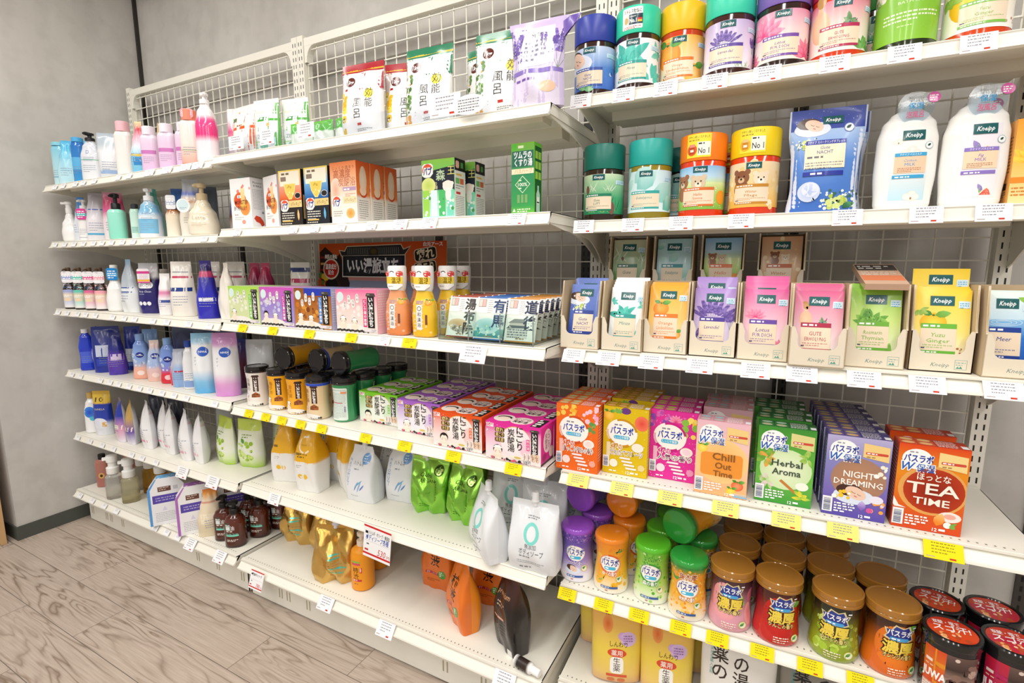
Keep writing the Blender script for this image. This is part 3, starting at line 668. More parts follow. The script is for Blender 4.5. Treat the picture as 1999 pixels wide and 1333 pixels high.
class Pouch:
    """stand-up pouch: flat seal at the top, gusset at the foot. hw rows (v, half width m); t thickness at the belly"""
    def __init__(s, h, hw, t, base=.7, seal=.93, lean=0., fold=0., seed=1, belly=.22, box=2.6):
        s.h, s.hw, s.t, s.basef, s.seal, s.lean, s.fold, s.belly = h, [(0, hw), (1, hw)] if not isinstance(hw, list) else hw, t, base, seal, lean, fold, belly
        s.box = box; R = random.Random(seed); s.ph = [R.uniform(0, 6.28) for _ in range(6)]
    def T(s, v):
        if v >= s.seal: return .0006
        if v < s.belly: k = s.basef + (1 - s.basef) * math.sin(v / s.belly * pi / 2)
        else: k = math.cos((v - s.belly) / (s.seal - s.belly) * pi / 2) ** .8
        return max(.0006, s.t / 2 * k)
    def pt(s, u, v, side=-1, o=0.):
        w = interp(s.hw, v)[0]; T = s.T(v); e = s.box + (2.4 - s.box) * min(1, v / s.seal); k = max(0, 1 - abs(u) ** e) ** (1 / e if s.box > 3 else .62)
        y = side * T * k
        if s.fold and v < s.seal:
            p = s.ph
            y += s.fold * k * (math.sin(9 * v + 5 * u + p[0]) * .4 + (1 - abs(((u * 1.6 + v * 2.2 + p[1]) % 1.4) - .7) / .35) * .35 + (1 - abs(((u * 1.9 - v * 1.8 + p[2]) % 1.5) - .75) / .38) * .35)
        y += s.lean * v * v * s.h
        return (u * w, y + side * o, v * s.h - (.004 * (1 - u * u) if False else 0))
    def mesh(s, nu=20, nv=30):
        if s.box > 3: c = [-1, -.9996, -.997, -.985, -.95]; s.U = c + [-.9 + 1.8 * i / (nu - 8) for i in range(nu - 7)] + [-x for x in reversed(c)]
        else: s.U = [-math.copysign(abs(math.cos(pi * i / nu)) ** .8, math.cos(pi * i / nu)) for i in range(nu + 1)]
        s.nv = nv; s.G = [[[s.pt(u, j / nv, sd) for u in s.U] for j in range(nv + 1)] for sd in (-1, 1)]
    def build(s, mb, col, back=None, mat=0):
        s.mesh(); U, nv = s.U, s.nv
        f = lambda c: (c if callable(c) else (lambda u, v: colramp(c, v)))
        fc = f(col); bc = f(back or col)
        for P, cc, fl in ((s.G[0], fc, False), (s.G[1], bc, True)): mb.grid(P, lambda j, i: cc(U[i], j / nv), mat, flip=fl)
        mb.grid([s.G[1][0], s.G[0][0]], lambda j, i: bc(0, 0), mat)
    def front(s, x, y, o):
        v = min(1, max(0, y * MM / s.h)); w = interp(s.hw, v)[0]; u = max(-1, min(1, x * MM / w)); G = s.G[0]
        j = min(s.nv - 1, int(v * s.nv)); a = v * s.nv - j; i = 0
        while i < len(s.U) - 2 and s.U[i + 1] < u: i += 1
        b = (u - s.U[i]) / (s.U[i + 1] - s.U[i]); q = [G[j][i][k] * (1 - a) * (1 - b) + G[j][i + 1][k] * (1 - a) * b + G[j + 1][i][k] * a * (1 - b) + G[j + 1][i + 1][k] * a * b for k in range(3)]
        return (q[0], q[1] - o - .0003, q[2])
def part(mb, name, mats, parent, smooth=None, label=None):
    o = mb.build(name, mats, parent, smooth)
    if label: o['label'] = label
    return o

def carton(name, w, h, d, front, side=None, top=None, left=None, cols=('#fff', '#fff', '#fff'), mat=None, bevel=.0008):
    """folding box: front at y = 0, depth to +y; artworks in mm (origin bottom centre of the front; left edge of a side)"""
    b = MB(); e = bevel
    pr = [(-w / 2 + e, 0), (w / 2 - e, 0), (w / 2, e), (w / 2, d - e), (w / 2 - e, d), (-w / 2 + e, d), (-w / 2, d - e), (-w / 2, e)]
    for i in range(8):
        p, q = pr[i], pr[(i + 1) % 8]; c = cols[0] if i in (0, 7, 1, 4, 3, 5) else cols[1]
        b.poly([(p[0], p[1], 0), (q[0], q[1], 0), (q[0], q[1], h), (p[0], p[1], h)], c)
    b.poly([(x, y, h) for x, y in pr], cols[2]); b.poly([(x, y, 0) for x, y in reversed(pr)], cols[2])
    W_, H_, D_ = w * 1000, h * 1000, d * 1000
    for a, m, cl in ((front, on_front(), (-W_ / 2, .3, W_ / 2, H_)), (side, on_right(w / 2), (0, .3, D_, H_)), (top, on_top(h), (-W_ / 2, 0, W_ / 2, D_)), (left, on_left(-w / 2, y0=d), (0, .3, D_, H_))):
        if a: a.put(b, m, clip=cl)
    return b.build(name, mat or M_CARD)
def pump(parent, z, col, r=.014, head=.032, h=.05, nozzle=.03, ang=200, name='pump', mat=None):
    b = MB(); b.lathe([(r, z), (r, z + h * .36), (r * .9, z + h * .4), (r * .42, z + h * .42), (r * .42, z + h * .72), (r * .85, z + h * .74), (r * .9, z + h * .95), (r * .7, z + h)], 20, col=col)
    a = rad(ang); d = Vector((math.cos(a), math.sin(a), 0))
    b.tube([Vector((0, 0, z + h * .86)), Vector((0, 0, z + h * .86)) + d * nozzle * .7, Vector((0, 0, z + h * .8)) + d * nozzle], [r * .45, r * .4, r * .25], col, n=8)
    return part(b, name, mat or M_PLAS, parent, 35)
def stdcap(parent, z, r, h, col, name='cap', ribs=0, mat=None, cx=0, cy=0):
    b = MB(); b.lathe([(r, z), (r, z + h - .002), (r - .002, z + h)], 24, cx, cy, col)
    return part(b, name, mat or M_PLAS, parent, 35)

# ------------------------------------------------------------------ placing
def put(o, pos, rz=0., label=None, cat=None, group=None, tilt=None):
    o.location = (pos[0], pos[1], pos[2] + .0008); o.rotation_euler = (0, 0, rad(rz))
    if tilt: o.rotation_euler = (rad(tilt[0]), rad(tilt[1]), rad(rz))
    tag(o, label, cat, group); return o

# ================================================================== right unit
def jar_art_wrap(b, A, r, z0, step=4.5): A.put(b, on_cyl(r, z0), step=step)
def salt_jar(theme, lid, body, sticker=None, full=False):
    """wide plastic jar of bath salt: body, wrap label, tall lid"""
    o = empty('bath_salt_jar'); r, H = .0485, .178
    b = MB(); b.lathe([(r - .004, 0, body), (r, .004, body), (r, .118, body), (r - .003, .122, body)], 40); part(b, 'jar_body', M_SHINE, o, 40)
    b = MB(); A = Art(); w, h = 150, 92
    range_art(A, w, h, dict(TH[theme], bw=.46, bx=-.02), lw=.2, logo_y=.92)
    A.put(b, on_cyl(r + .0003, .016), step=5); 
    # the plain back of the wrap
    bg = TH[theme]['bg']; rows = [[((r + .0003) * math.sin(a), -(r + .0003) * math.cos(a), .016 + .092 * t) for a in [w * MM / 2 / r + k * (2 * pi - w * MM / r) / 10 for k in range(11)]] for t, c in bg]
    b.grid(rows, lambda j, i: bg[j][1]); part(b, 'label', M_GLOSS, o, 40)
    b = MB(); b.lathe([(r + .0006, .120), (r + .0012, .122), (r + .0012, H - .004), (r - .0006, H - .0008), (r - .004, H)], 40, col=lid); part(b, 'lid', M_PLAS, o, 35)
    if sticker:
        b = MB(); A = Art(); sticker(A); A.put(b, on_cyl(r + .0016, .122), step=5); part(b, 'sticker', M_GLOSS, o, 40)
    return o
def st_stress(A):
    A.rr(-26, 6, 46, 44, 3, '#f7f7f4'); A.up(); A.text('ストレス社会に', -3, 39, 7, '#1c2b36', w=40, bold=.02); A.rect(-10, 15, 30, 21, '#0e3a4c'); A.rect(-24, 15, 14, 20, '#e8e4d8'); A.ell(-17, 24, 5, 7, '#c8a86a'); A.up()
    A.text('KNEIPP', -1, 30, 3.2, '#ffffff', w=14); A.text('No.1', -1, 19, 9, '#ffffff', w=15, bold=.03); A.rect(9, 19, 9.5, 4, '#f2c230'); A.rect(9, 23, 9.5, 4, '#d83228'); A.rect(9, 27, 9.5, 4, '#18181a'); A.lines(-23, 10, 40, 2, 3, '#c04a3a', t=1.6)
def st_new(A, c):
    A.rect(-32, 4, 52, 49, '#f6e23a'); A.up(); A.text('デザイン新しくなりました', -6, 44, 5, '#4a3a10', w=46); A.lines(-28, 39, 44, 1, 1, '#b08a2a', t=2.4); A.rect(-8, 8, 27, 28, '#f8f6e4'); A.ell(-20, 20, 11, 12, c); A.up(); A.rect(-26, 12, 12, 14, mixc(c, '#7a1a10', .45)); A.rect(-26.5, 26, 13, 6, mixc(c, '#ffffff', .2)); A.rect(-24, 16, 8, 5, '#f4ead8')
    A.lines(-6, 31, 23, 1, 1, '#20202a', t=3); A.text('No 1', 5, 12, 13, '#182038', w=22, bold=.01)
GJ = 'jars of bath salt on the two upper shelves'
JARS1 = [('night', '#2f3f9e', '#2e130d', None, 'jar with royal blue lid and sleeping woman label on the top right shelf', (1.2361, -0.1939, 1.5931, 0.0493, 0.1735)),
 ('mint', '#35cfa6', '#2e130d', st_stress, 'jar with mint green lid wearing a white sticker with a german flag', (1.3352, -0.1907, 1.5931, 0.0461, 0.1598)),
 ('orange', '#f7bd12', '#c8380f', None, 'jar with golden yellow lid and an orange fruit label', (1.4302, -0.1876, 1.5931, 0.0468, 0.1637)),
 ('lavender', '#3ad0ac', '#3a1710', None, 'jar with turquoise lid and lavender sprigs label', (1.5264, -0.1845, 1.5931, 0.0498, 0.163)),
 ('lotus', '#7d63b4', '#26110c', None, 'jar with lilac lid and pink lotus flower label', (1.631, -0.1811, 1.5931, 0.051, 0.1695)),
 ('back', '#c02a52', '#d23a12', None, 'jar with crimson lid and bare back label in pink', (1.7305, -0.1779, 1.5931, 0.0493, 0.1487)),
 ('lime', '#7cbc2e', '#1e2a0c', None, 'plain lime green label jar with dark salt, second from the right end', (1.8382, -0.1744, 1.5931, 0.0508, 0.1248)),
 ('yuzu', '#f0a21c', '#d2430f', None, 'jar with yuzu and ginger label at the right end of the top shelf', (1.9421, -0.171, 1.5931, 0.0514, 0.1022))]
for t, lid, body, st, lab, p in JARS1: put(salt_jar(t, lid, body, st), p, YAW, lab, 'jar', GJ)
p = RU(.385, -.075); put(salt_jar('lavender', '#2c8f88', '#26110c'), (p[0], p[1], 1.593), YAW, 'teal lidded jar standing behind the lavender label jar', 'jar', GJ)
p = RU(.60, -.085); put(salt_jar('pine', '#3a8a3c', '#26200c'), (p[0], p[1], 1.593), YAW, 'green labelled jar in the gap behind the bare back label jar', 'jar', GJ)
p = RU(.50, -.075); put(salt_jar('lotus', '#7d63b4', '#26110c'), (p[0], p[1], 1.593), YAW, 'lilac lidded jar standing behind the crimson lidded one', 'jar', GJ)
JARS2 = [('pine', '#1d7466', '#2a1a0a', None, 'jar with dark green lid and pine forest label', (1.2637, -0.188, 1.3102, 0.0477, 0.1834)),
 ('euc', '#28a79d', '#8a7a1c', None, 'jar with teal lid and pale eucalyptus leaf label', (1.3744, -0.1844, 1.3102, 0.0475, 0.1774)),
 ('meadow', '#f5821f', '#d8380f', lambda A: st_new(A, '#e05a28'), 'jar with orange lid sticker and two teddies in a meadow', (1.4909, -0.1807, 1.3102, 0.0489, 0.1808)),
 ('winter', '#f0d018', '#d6380f', lambda A: st_new(A, '#f0b028'), 'jar with yellow lid sticker and teddy on golden label', (1.5966, -0.1772, 1.3102, 0.0481, 0.1766))]
for t, lid, body, st, lab, p in JARS2: put(salt_jar(t, lid, body, st), p, YAW, lab, 'jar', GJ)
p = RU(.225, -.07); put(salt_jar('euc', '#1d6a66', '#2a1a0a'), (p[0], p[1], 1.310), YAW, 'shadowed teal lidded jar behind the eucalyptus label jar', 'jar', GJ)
p = RU(.352, -.07); put(salt_jar('meadow', '#e0641c', '#c8380f', lambda A: st_new(A, '#e05a28')), (p[0], p[1], 1.310), YAW, 'orange lidded jar behind, in the gap between the two teddy jars', 'jar', GJ)

# ---- sleeping-woman pouches, two bottles with clear neck tags, a box
def range_pouch(theme, hw, h, t, seed=1, **k):
    P = Pouch(h, hw, t, seed=seed, **k); b = MB(); bg = TH[theme]['bg']
    P.build(b, '#d8dff0', '#c4cde6'); A = Art(); w = interp(P.hw, .3)[0] * 2000
    D = dict(TH[theme]); D['bw'] = .56; A.grad(-w * .56, 0, w * 1.12, h * 1000, D['bg']); A.up(); p_bloom(A, w * .22, h * 120, w * .26, 5); A.up(3); range_art2(A, w, h * 1000, D)
    A.put(b, P.front, step=9, stepy=9); return b
def range_art2(A, w, h, D):
    A.rect(-w * .55, h * .8, w * 1.1, h * .2, '#3548a0'); A.up(); p_dots(A, -w / 2, h * .84, w, h * .14, 50, .7, ('#ffffff', '#8fa2e0')); p_sleeper(A, -w * .2, h * .84, w * .24); A.up(4); p_bloom(A, -w * .3, h * .66, w * .16, 7); A.up(4)
    A.ell(w * .32, h * .8, w * .075, w * .075, '#7f93c4'); A.up(); A.ell(w * .32, h * .8, w * .066, w * .066, '#eaf0fa'); A.up(); A.leaf(w * .28, h * .79, w * .09, w * .05, 40, '#1c4a3c')
    A.rect(-w * .32, h * .42, w * .6, h * .24, '#f0e4c4'); A.up(); A.rect(-w * .31, h * .65, w * .6, h * .042, '#25349a'); A.rect(-w * .33, h * .35, w * .6, h * .042, '#25349a'); A.up(); A.text('クナイプ スパークリングタブレット', -w * .01, h * .66, h * .024, '#ffffff', w=w * .55); A.lines(-w * .22, h * .362, w * .4, 1, 1, '#ffffff', t=h * .018)
    A.text('Gute', -w * .02, h * .605, h * .032, '#4a5a9a', shear=.3); A.text('NACHT', -w * .02, h * .56, h * .036, '#3a4a90', w=w * .24); A.lines(-w * .28, h * .52, w * .5, 1, 1, '#6a6a72', t=h * .018); A.lines(-w * .3, h * .47, w * .56, 3, h * .025, '#8a8a90', t=h * .009)
    A.ell(-w * .22, h * .2, w * .17, w * .17, '#b4c4ec', 20, '#d4def4'); A.up(); A.ell(-w * .2, h * .22, w * .13, w * .12, '#dfe6f6', 18); p_kneipp(A, w * .08, h * .885, w * .3, h * .075)
    A.leaf(w * .3, h * .05, w * .2, w * .1, 20, '#2a6a44', '#5a9a6a'); A.l -= 12
def tablet_pouch(): return range_pouch('night', [(0, .064), (.25, .058), (.5, .06), (.8, .067), (1, .067)], .205, .05).build('tablet_pouch', M_FILM, None, 50)
q = (1.7249, -0.1881, 1.3102, 1.859, 0.1313, 0.2219)
T0 = tablet_pouch(); put(T0, q, YAW + 3, 'blue standing pouch with a sleeping woman, in front of its twin', 'pouch', 'blue bath tablet pouches')
put(copy_thing(T0), (q[0] + .012, q[1] + .055, q[2]), YAW + 3, 'blue standing pouch mostly hidden behind the front one of the sleeping woman', 'pouch', 'blue bath tablet pouches')
def milk_bottle(theme, H=.2):
    o = empty('bath_milk_bottle'); L = Loft([(0, .042, .024), (.012, .046, .026), (.07, .05, .028), (.13, .049, .027), (.16, .043, .024), (.178, .03, .019), (.186, .018, .016)], 2.3)
    b = MB(); L.build(b, '#f4f3ef', n=40); part(b, 'bottle_body', M_PLAS, o, 60)
    b = MB(); A = Art(); w, h = 68, 138; D = TH[theme]
    A.grad(-w * .42, 0, w * .84, h * .93, [(t, c) for t, c in D['bg']]); A.up(); D['img'](A, w * .9, h * .9); A.up(6)
    A.rect(-w * .36, h * .36, w * .74, h * .22, D['box']); A.up(); A.rect(-w * .36, h * .585, w * .74, h * .045, D['band']); A.rect(-w * .38, h * .29, w * .74, h * .045, D['band']); A.up(); A.text('クナイプ バスミルク', 0, h * .595, h * .026, '#ffffff', w=w * .5); A.lines(-w * .32, h * .3, w * .62, 1, 1, '#ffffff', t=h * .018)
    A.text(D['txt'][0], 0, h * .51, h * .04, D['band'], shear=.25); A.text(D['txt'][1], 0, h * .455, h * .045, D['band']); A.lines(-w * .28, h * .42, w * .55, 3, h * .022, '#c08a6a', t=h * .01); A.ell(w * .42, h * .72, w * .1, w * .1, '#8fb0ba'); A.up(); A.ell(w * .42, h * .72, w * .088, w * .088, '#f4f8f8'); A.up(); A.leaf(w * .38, h * .71, w * .1, w * .06, 40, '#1c4a3c'); p_kneipp(A, w * .04, h * .86, w * .52, h * .13)
    A.put(b, lambda x, y, o_: L.front(x, y, o_ + .0002, 0, .018), step=7, stepy=12); part(b, 'label', M_GLOSS, o, 60)
    b = MB(); b.lathe([(.018, .184, '#f6f5f1'), (.018, .2, '#f6f5f1'), (.016, .202, '#f6f5f1')], 24); part(b, 'cap', M_PLAS, o, 40)
    b = MB(); r = .029; zc = .187; n = 28  # clear neck tag, slightly bowed
    P = [[(s * r * math.cos(a), -.0275 + .006 * (s * math.sin(a)) ** 2, zc + s * r * math.sin(a)) for a in [2 * pi * k / n for k in range(n)]] for s in (.02, .5, 1)]
    b.grid(P, '#ffffff', 0, closed_u=True); t = part(b, 'neck_tag', M_TAG, o, 60)
    b = MB(); A = Art(); A.text('天然シーソルト', 0, 14, 4, '#3a3a3a', w=24); A.text('香りの保湿', 0, 8.5, 4, '#3a3a3a', w=20); A.text('保湿', 0, -3, 9.5, '#2f9fd6', w=24, bold=.01); A.text('泡風呂', 0, -18, 9.5, '#e0608c', w=27, bold=.01); A.ell(27, 15, 10, 10, '#d85aa8'); A.up(); A.lines(20, 17, 14, 3, 4, '#ffffff', t=2)
    A.put(b, lambda x, y, o_: (x * MM, -.0282 + .006 * (y / 29) ** 2 - o_, zc + y * MM)); part(b, 'tag_print', M_GLOSS, t)
    return o
put(milk_bottle('cotton'), (1.8611, -0.1686, 1.3102, 0.0425, 0.1659), YAW + 6, 'white bottle with cotton flower label and round clear neck tag', 'bottle', 'white bath milk bottles')
put(milk_bottle('fig'), (1.9641, -0.1653, 1.3102, 0.0468, 0.1746), YAW + 6, 'taller looking white bottle with fig label, nearest the right frame edge', 'bottle', 'white bath milk bottles')
p = RU(.775, -.09); put(milk_bottle('fig'), (p[0], p[1], 1.310), YAW + 6, 'white bottle hidden behind the fig label bottle', 'bottle', 'white bath milk bottles')
A = Art(); A.grad(-45, 0, 90, 150, [(0, '#f6d9a0'), (.5, '#f4c05a'), (1, '#f0a030')]); A.up(); p_lotus(A, -18, 78, 34, ('#f2a81c', '#fbd24e')); A.up(4); A.rect(-45, 40, 30, 10, '#f08a2a'); A.lines(-42, 30, 40, 3, 6, '#c87a30', t=2.4)
S = Art(); S.rect(0, 0, 60, 150, '#f0b060'); S.up(); S.lines(6, 120, 46, 12, 6, '#8a6030', t=2.4); S.rect(6, 30, 40, 12, '#201a16'); S.lines(8, 25, 40, 3, 4, '#6a6a60', t=2)
q = (2.0513, -0.1775, 1.3102, 1.859, 0.0644, 0.1372)
put(carton('gift_box', .09, .15, .06, A, None, None, S, ('#f0a840', '#f0b060', '#f0a840')), q, YAW, 'orange carton with yellow flower cut off by the right frame edge', 'box')

# ---- cardboard display boxes with sachets
KRAFT = '#e4d9c4'; KIN = '#cdb795'
def display_box(w=.0945, h=.16, d=.1, cut=.034):
    b = MB(); t = .0016; hf = h * .47
    # front with scooped opening
    e = w / 2 - .0135
    pr = [(-w / 2, 0), (w / 2, 0), (w / 2, hf)] + [(w / 2 - .004 - .004 * math.sin(k * pi / 8), hf + .002 * math.cos(k * pi / 8)) for k in range(5)] + [(e, hf * .8)] + [(e - .012 * (1 - math.cos(k * pi / 10)), cut + .012 - .012 * math.sin(k * pi / 10)) for k in range(6)]
    pl = [(-x, z) for x, z in reversed(pr[2:])]
    b.prism(pr + pl, 'y', 0, t, KRAFT)
    for sx in (-1, 1):
        x = sx * (w / 2 - t / 2)
        side = [(0, 0), (d, 0), (d, h), (d * .16, h), (.004, h * .72), (0, hf)]
        b.prism(side, 'x', x - t / 2, x + t / 2, KIN)
        for k in range(26): b.box(x - t, d * .16 * (k / 26) ** .8 - .0006, hf + (h - hf) * k / 26, x + t, d * .16 * (k / 26) ** .8 + .0006, hf + (h - hf) * k / 26 + .003, '#e8dcc4')
    b.box(-w / 2, d - t, 0, w / 2, d, h, KIN); b.box(-w / 2, 0, 0, w / 2, d, t, KIN)
    A = Art(); A.text('Kneipp', 0, 10, 8, '#6f8a86', w=28, bold=.0, shear=.35); A.rect(w * 500 - 26, 6, 18, 18, '#8fb0a8'); A.up(); A.rect(w * 500 - 25.2, 6.8, 16.4, 16.4, KRAFT); A.up(); A.lines(w * 500 - 24, 18, 14, 2, 4, '#8fb0a8', t=1.6); A.poly([(w * 500 - 24, 8), (w * 500 - 21, 12), (w * 500 - 19, 9), (w * 500 - 17, 13), (w * 500 - 14, 8)], '#4f9a88')
    A.put(b, on_front()); return b.build('display_box', M_PAPER)
def sachet(theme, w=.074, h=.13, seed=1):
    b = MB(); A = Art(); W_, H_ = w * 1000, h * 1000; D = dict(TH[theme]); D.setdefault('bw', .62)
    def yf(x, z): u = abs(x) / (w / 2); v = z / h; return -.0024 * max(0, (1 - u ** 4)) * max(0, math.sin(min(1, max(0, (v - .03) / .94)) * pi)) ** .5
    n, m = 8, 10
    F = [[(-w / 2 + w * i / n, yf(-w / 2 + w * i / n, h * j / m), h * j / m) for i in range(n + 1)] for j in range(m + 1)]
    B = [[(x, -y + .0006, z) for x, y, z in r] for r in F]
    b.grid(F, lambda j, i: colramp(D['bg'], j / m)); b.grid(B, '#e9e4da', flip=True)
    range_art(A, W_, H_, D, lw=.42, logo_y=.84)
    A.put(b, lambda x, y, o: (x * MM, yf(x * MM, y * MM) - o - .0002, y * MM), step=9.3, stepy=13, clip=(-W_ / 2, 0, W_ / 2, H_)); return b.build('bath_sachet', M_FILM, None, 50)
DB = display_box(); _first = [True]
def new_db():
    if _first[0]: _first[0] = False; return DB
    return copy_thing(DB)
def fill_box(p, rz, lab, theme, scent, poses, sw=.078, sx=0.):
    """poses: list of (depth behind the front, lift, lean deg) for each sachet, nearest first"""
    put(new_db(), p, rz, lab, 'display box', 'cardboard display boxes of bath sachets')
    S0 = sachet(theme, sw); c, s = math.cos(rad(rz)), math.sin(rad(rz))
    for k, (dy, dz, ln) in enumerate(poses):
        o = S0 if k == 0 else copy_thing(S0); X = sx
        n = len(poses); where = 'front' if k == 0 else ('rearmost' if k == n - 1 else ('second' if k == 1 else ('third' if k == 2 else 'fourth')))
        put(o, (p[0] + c * X - s * dy, p[1] + s * X + c * dy, p[2] + .018 + dz), rz, '%s sachet in the display box of %s sachets' % (where, scent), 'sachet', 'bath sachets in display boxes', tilt=(-ln, 0))
P3 = [(.012, .0, 13), (.03, .022, 13), (.038, .03, 13)]
fill_box((1.2481, -0.302, 1.0087, 1.859, 0.0981, 0.1636), YAW - 3, 'leftmost display box on the third right shelf, blue sachets', 'nightsachet', 'blue sleeping woman', [(.014, .006, 14), (.04, .018, 12), (.048, .02, 12)], .08, .004)
fill_box((1.3482, -0.2973, 1.0087, 1.859, 0.0945, 0.1635), YAW - 2, 'display box of white and teal mint leaf sachets', 'mint', 'teal mint leaf', [(.016, .0, 13), (.026, .006, 13), (.034, .012, 13), (.042, .018, 13), (.05, .022, 13)], .08, .004)
fill_box((1.4435, -0.2841, 1.0087, 1.859, 0.0958, 0.1618), YAW, 'display box full of orange fruit sachets', 'orangesachet', 'orange fruit', [(.014, .004, 12), (.022, .007, 12), (.03, .009, 12), (.038, .012, 12)], .084)
fill_box((1.5413, -0.2763, 1.0087, 1.859, 0.0979, 0.1629), YAW, 'display box of purple lavender sachets', 'lavsachet', 'lavender', [(.012, .0, 10), (.036, .022, 10), (.043, .024, 10)], .083)
fill_box((1.6411, -0.2787, 1.0087, 1.859, 0.0943, 0.1632), YAW, 'display box of pink lotus sachets', 'lotussachet', 'pink lotus', [(.012, .0, 10), (.03, .014, 10), (.038, .021, 10), (.046, .027, 10)], .083)
fill_box((1.7351, -0.2975, 1.0087, 1.859, 0.0925, 0.163), YAW, 'display box of magenta sachets showing a bare back', 'backsachet', 'bare back', [(.012, .0, 11), (.024, .011, 11), (.032, .014, 11)], .083)
fill_box((1.8327, -0.2599, 1.0087, 1.859, 0.0942, 0.1634), YAW, 'display box of light green herb sachets', 'herbsachet', 'green herb', [(.014, .004, 11), (.026, .014, 11)], .082)
fill_box((1.9354, -0.2457, 1.0087, 1.859, 0.1003, 0.1613), YAW, 'display box of yellow yuzu sachets', 'yuzusachet', 'yellow yuzu', [(.012, .004, 10), (.02, .007, 10), (.028, .01, 10), (.045, .042, 6)], .086)
fill_box((2.038, -0.2589, 1.0087, 1.859, 0.0909, 0.1616), YAW + 1, 'display box of blue water sachets cut by the right frame edge', 'sea', 'blue water', [(.03, .002, 11), (.04, .005, 11)], .074, -.016)
# rear row, standing on the same shelf behind
for sx, th_, sc, pos in ((.107, 'pinesachet', 'pine forest', 'leftmost'), (.22, 'eucsachet', 'eucalyptus leaf', 'second'), (.333, 'meadow', 'two teddies', 'third'), (.458, 'wintersachet', 'brown teddy', 'rightmost')):
    q = RU(sx, -.135, RZ[2] + RAILH + .109)
    fill_box(q, YAW, '%s of the rear raised display boxes, holding %s sachets' % (pos, sc), th_, sc, [(.012, .006, 9)] + ([(.022, .006, 9)] if sx < .35 else [(.06, .004, 6)]), .083)
b = MB(); b.box(-.235, -.05, 0, .235, .05, .107, '#cdbfa2', top='#d8cbb0'); q = RU(.285, -.08, RZ[2] + RAILH); o = b.build('cardboard_riser', M_PAPER); put(o, q, YAW, 'plain cardboard carton under the rear row of display boxes', 'carton')
b = MB(); A = Art(); b.box(-.035, -.06, 0, .035, .06, .012, '#c9a58c'); A.rect(-35, -60, 70, 120, '#d8b49a'); A.up(); A.rect(-34, 20, 68, 36, '#38363a'); A.rect(-34, -40, 68, 30, '#e2845a'); A.up(); A.lines(-30, 42, 60, 2, 12, '#e8e6e0', t=6); A.lines(-30, 8, 60, 3, 8, '#f2e2d4', t=3.5); A.put(b, on_top(.012))
q = RU(.632, -.215, RZ[2] + RAILH + .168); put(b.build('blister_pack', M_GLOSS), q, YAW + 4, 'flat clear pack lying on top of the green herb display box', 'pack', tilt=(18, 0))

# ---- boxes of bath tablets on the fourth shelf
def bl_name(A, cx, y, h, w, col='#243a9c', out='#ffffff'): A.text('バスラボ', cx, y, h, col, w=w, bold=.03, out=out, outw=.06)
def art_ribbon(bg, sw, dots, top, t2, seed):
    A = Art(); A.rect(-54, 0, 108, 166, bg); A.up(); p_dots(A, -53, 2, 106, 160, 90, 1.6, dots, seed); A.up(); top(A); A.up(4)
    A.ell(-8, 104, 37, 34, '#fdf6ee', 26); A.up(); A.ring(-8, 104, 37, 34, 5, sw, 10, 110); A.ring(-8, 104, 36, 33, 4, mixc(sw, '#fff', .4), 170, 250); A.ring(-8, 104, 38, 36, 6, sw, 215, 300); A.up(); A.lines(-26, 121, 36, 1, 1, '#8a8a98', t=3.5); bl_name(A, -8, 101, 16, 54); A.rr(-27, 88, 38, 9, 4, '#46b4d8'); A.up(2); A.text('しっとり保湿', -8, 90, 5.5, '#ffffff', w=32, bold=.01)
    A.ell(30, 72, 14, 11, '#f7efe4'); A.up(); A.ell(30, 72, 9, 7, mixc(bg, '#fff', .7)); A.text('4種の', -20, 64, 12, sw, w=28, bold=.03, out='#fff6ee', outw=.08); A.text(t2, 4, 49, 12, '#3f4a5e', w=76, bold=.0, out='#fff6ee', outw=.09)
    for k in range(4): A.rr(-12 + k * 5, 40 - k * 8, 26, 4.5, 2.2, '#fbeef0')
    A.ell(-26, 27, 10, 10, mixc(bg, '#fff', .75)); A.ell(40, 24, 8, 8, mixc(bg, '#fff', .3)); A.rect(-44, 44, 9, 34, mixc(bg, '#fff', .45)); A.barcode(-52, 16, 15, 28, horiz=True); A.text('12', 8, 4, 8, '#fff', bold=.02); A.lines(-36, 6, 36, 1, 1, '#fff', t=3); A.lines(14, 6, 36, 1, 1, '#fff', t=4); return A
def top_wa(A): p_dots(A, -54, 138, 50, 26, 14, 7, ('#f2b632', '#f7cf5a')); p_dots(A, 10, 118, 42, 46, 16, 7, ('#f4a8c4', '#f7c8d8')); p_dots(A, 22, 104, 26, 24, 8, 7, ('#7aa84a', '#5f9a4a'))
def top_fr(A): p_fruit(A, -40, 144, 12, '#f4b030', '#f9d25a'); A.ell(0, 158, 12, 8, '#6a3a80'); A.ell(38, 132, 17, 18, '#e04a3a', 16, '#ef7a5a'); p_leaves(A, -20, 150, 16, ('#7ab04a',), 2, 4, 90, 10)
def top_ro(A): p_dots(A, -52, 128, 46, 36, 24, 6, ('#c04aa8', '#d868b8', '#8a4ab0')); p_lotus(A, 4, 140, 18); A.up(4); p_dots(A, 22, 110, 28, 50, 12, 9, ('#f4d032', '#f7e06a', '#8cc04a'))
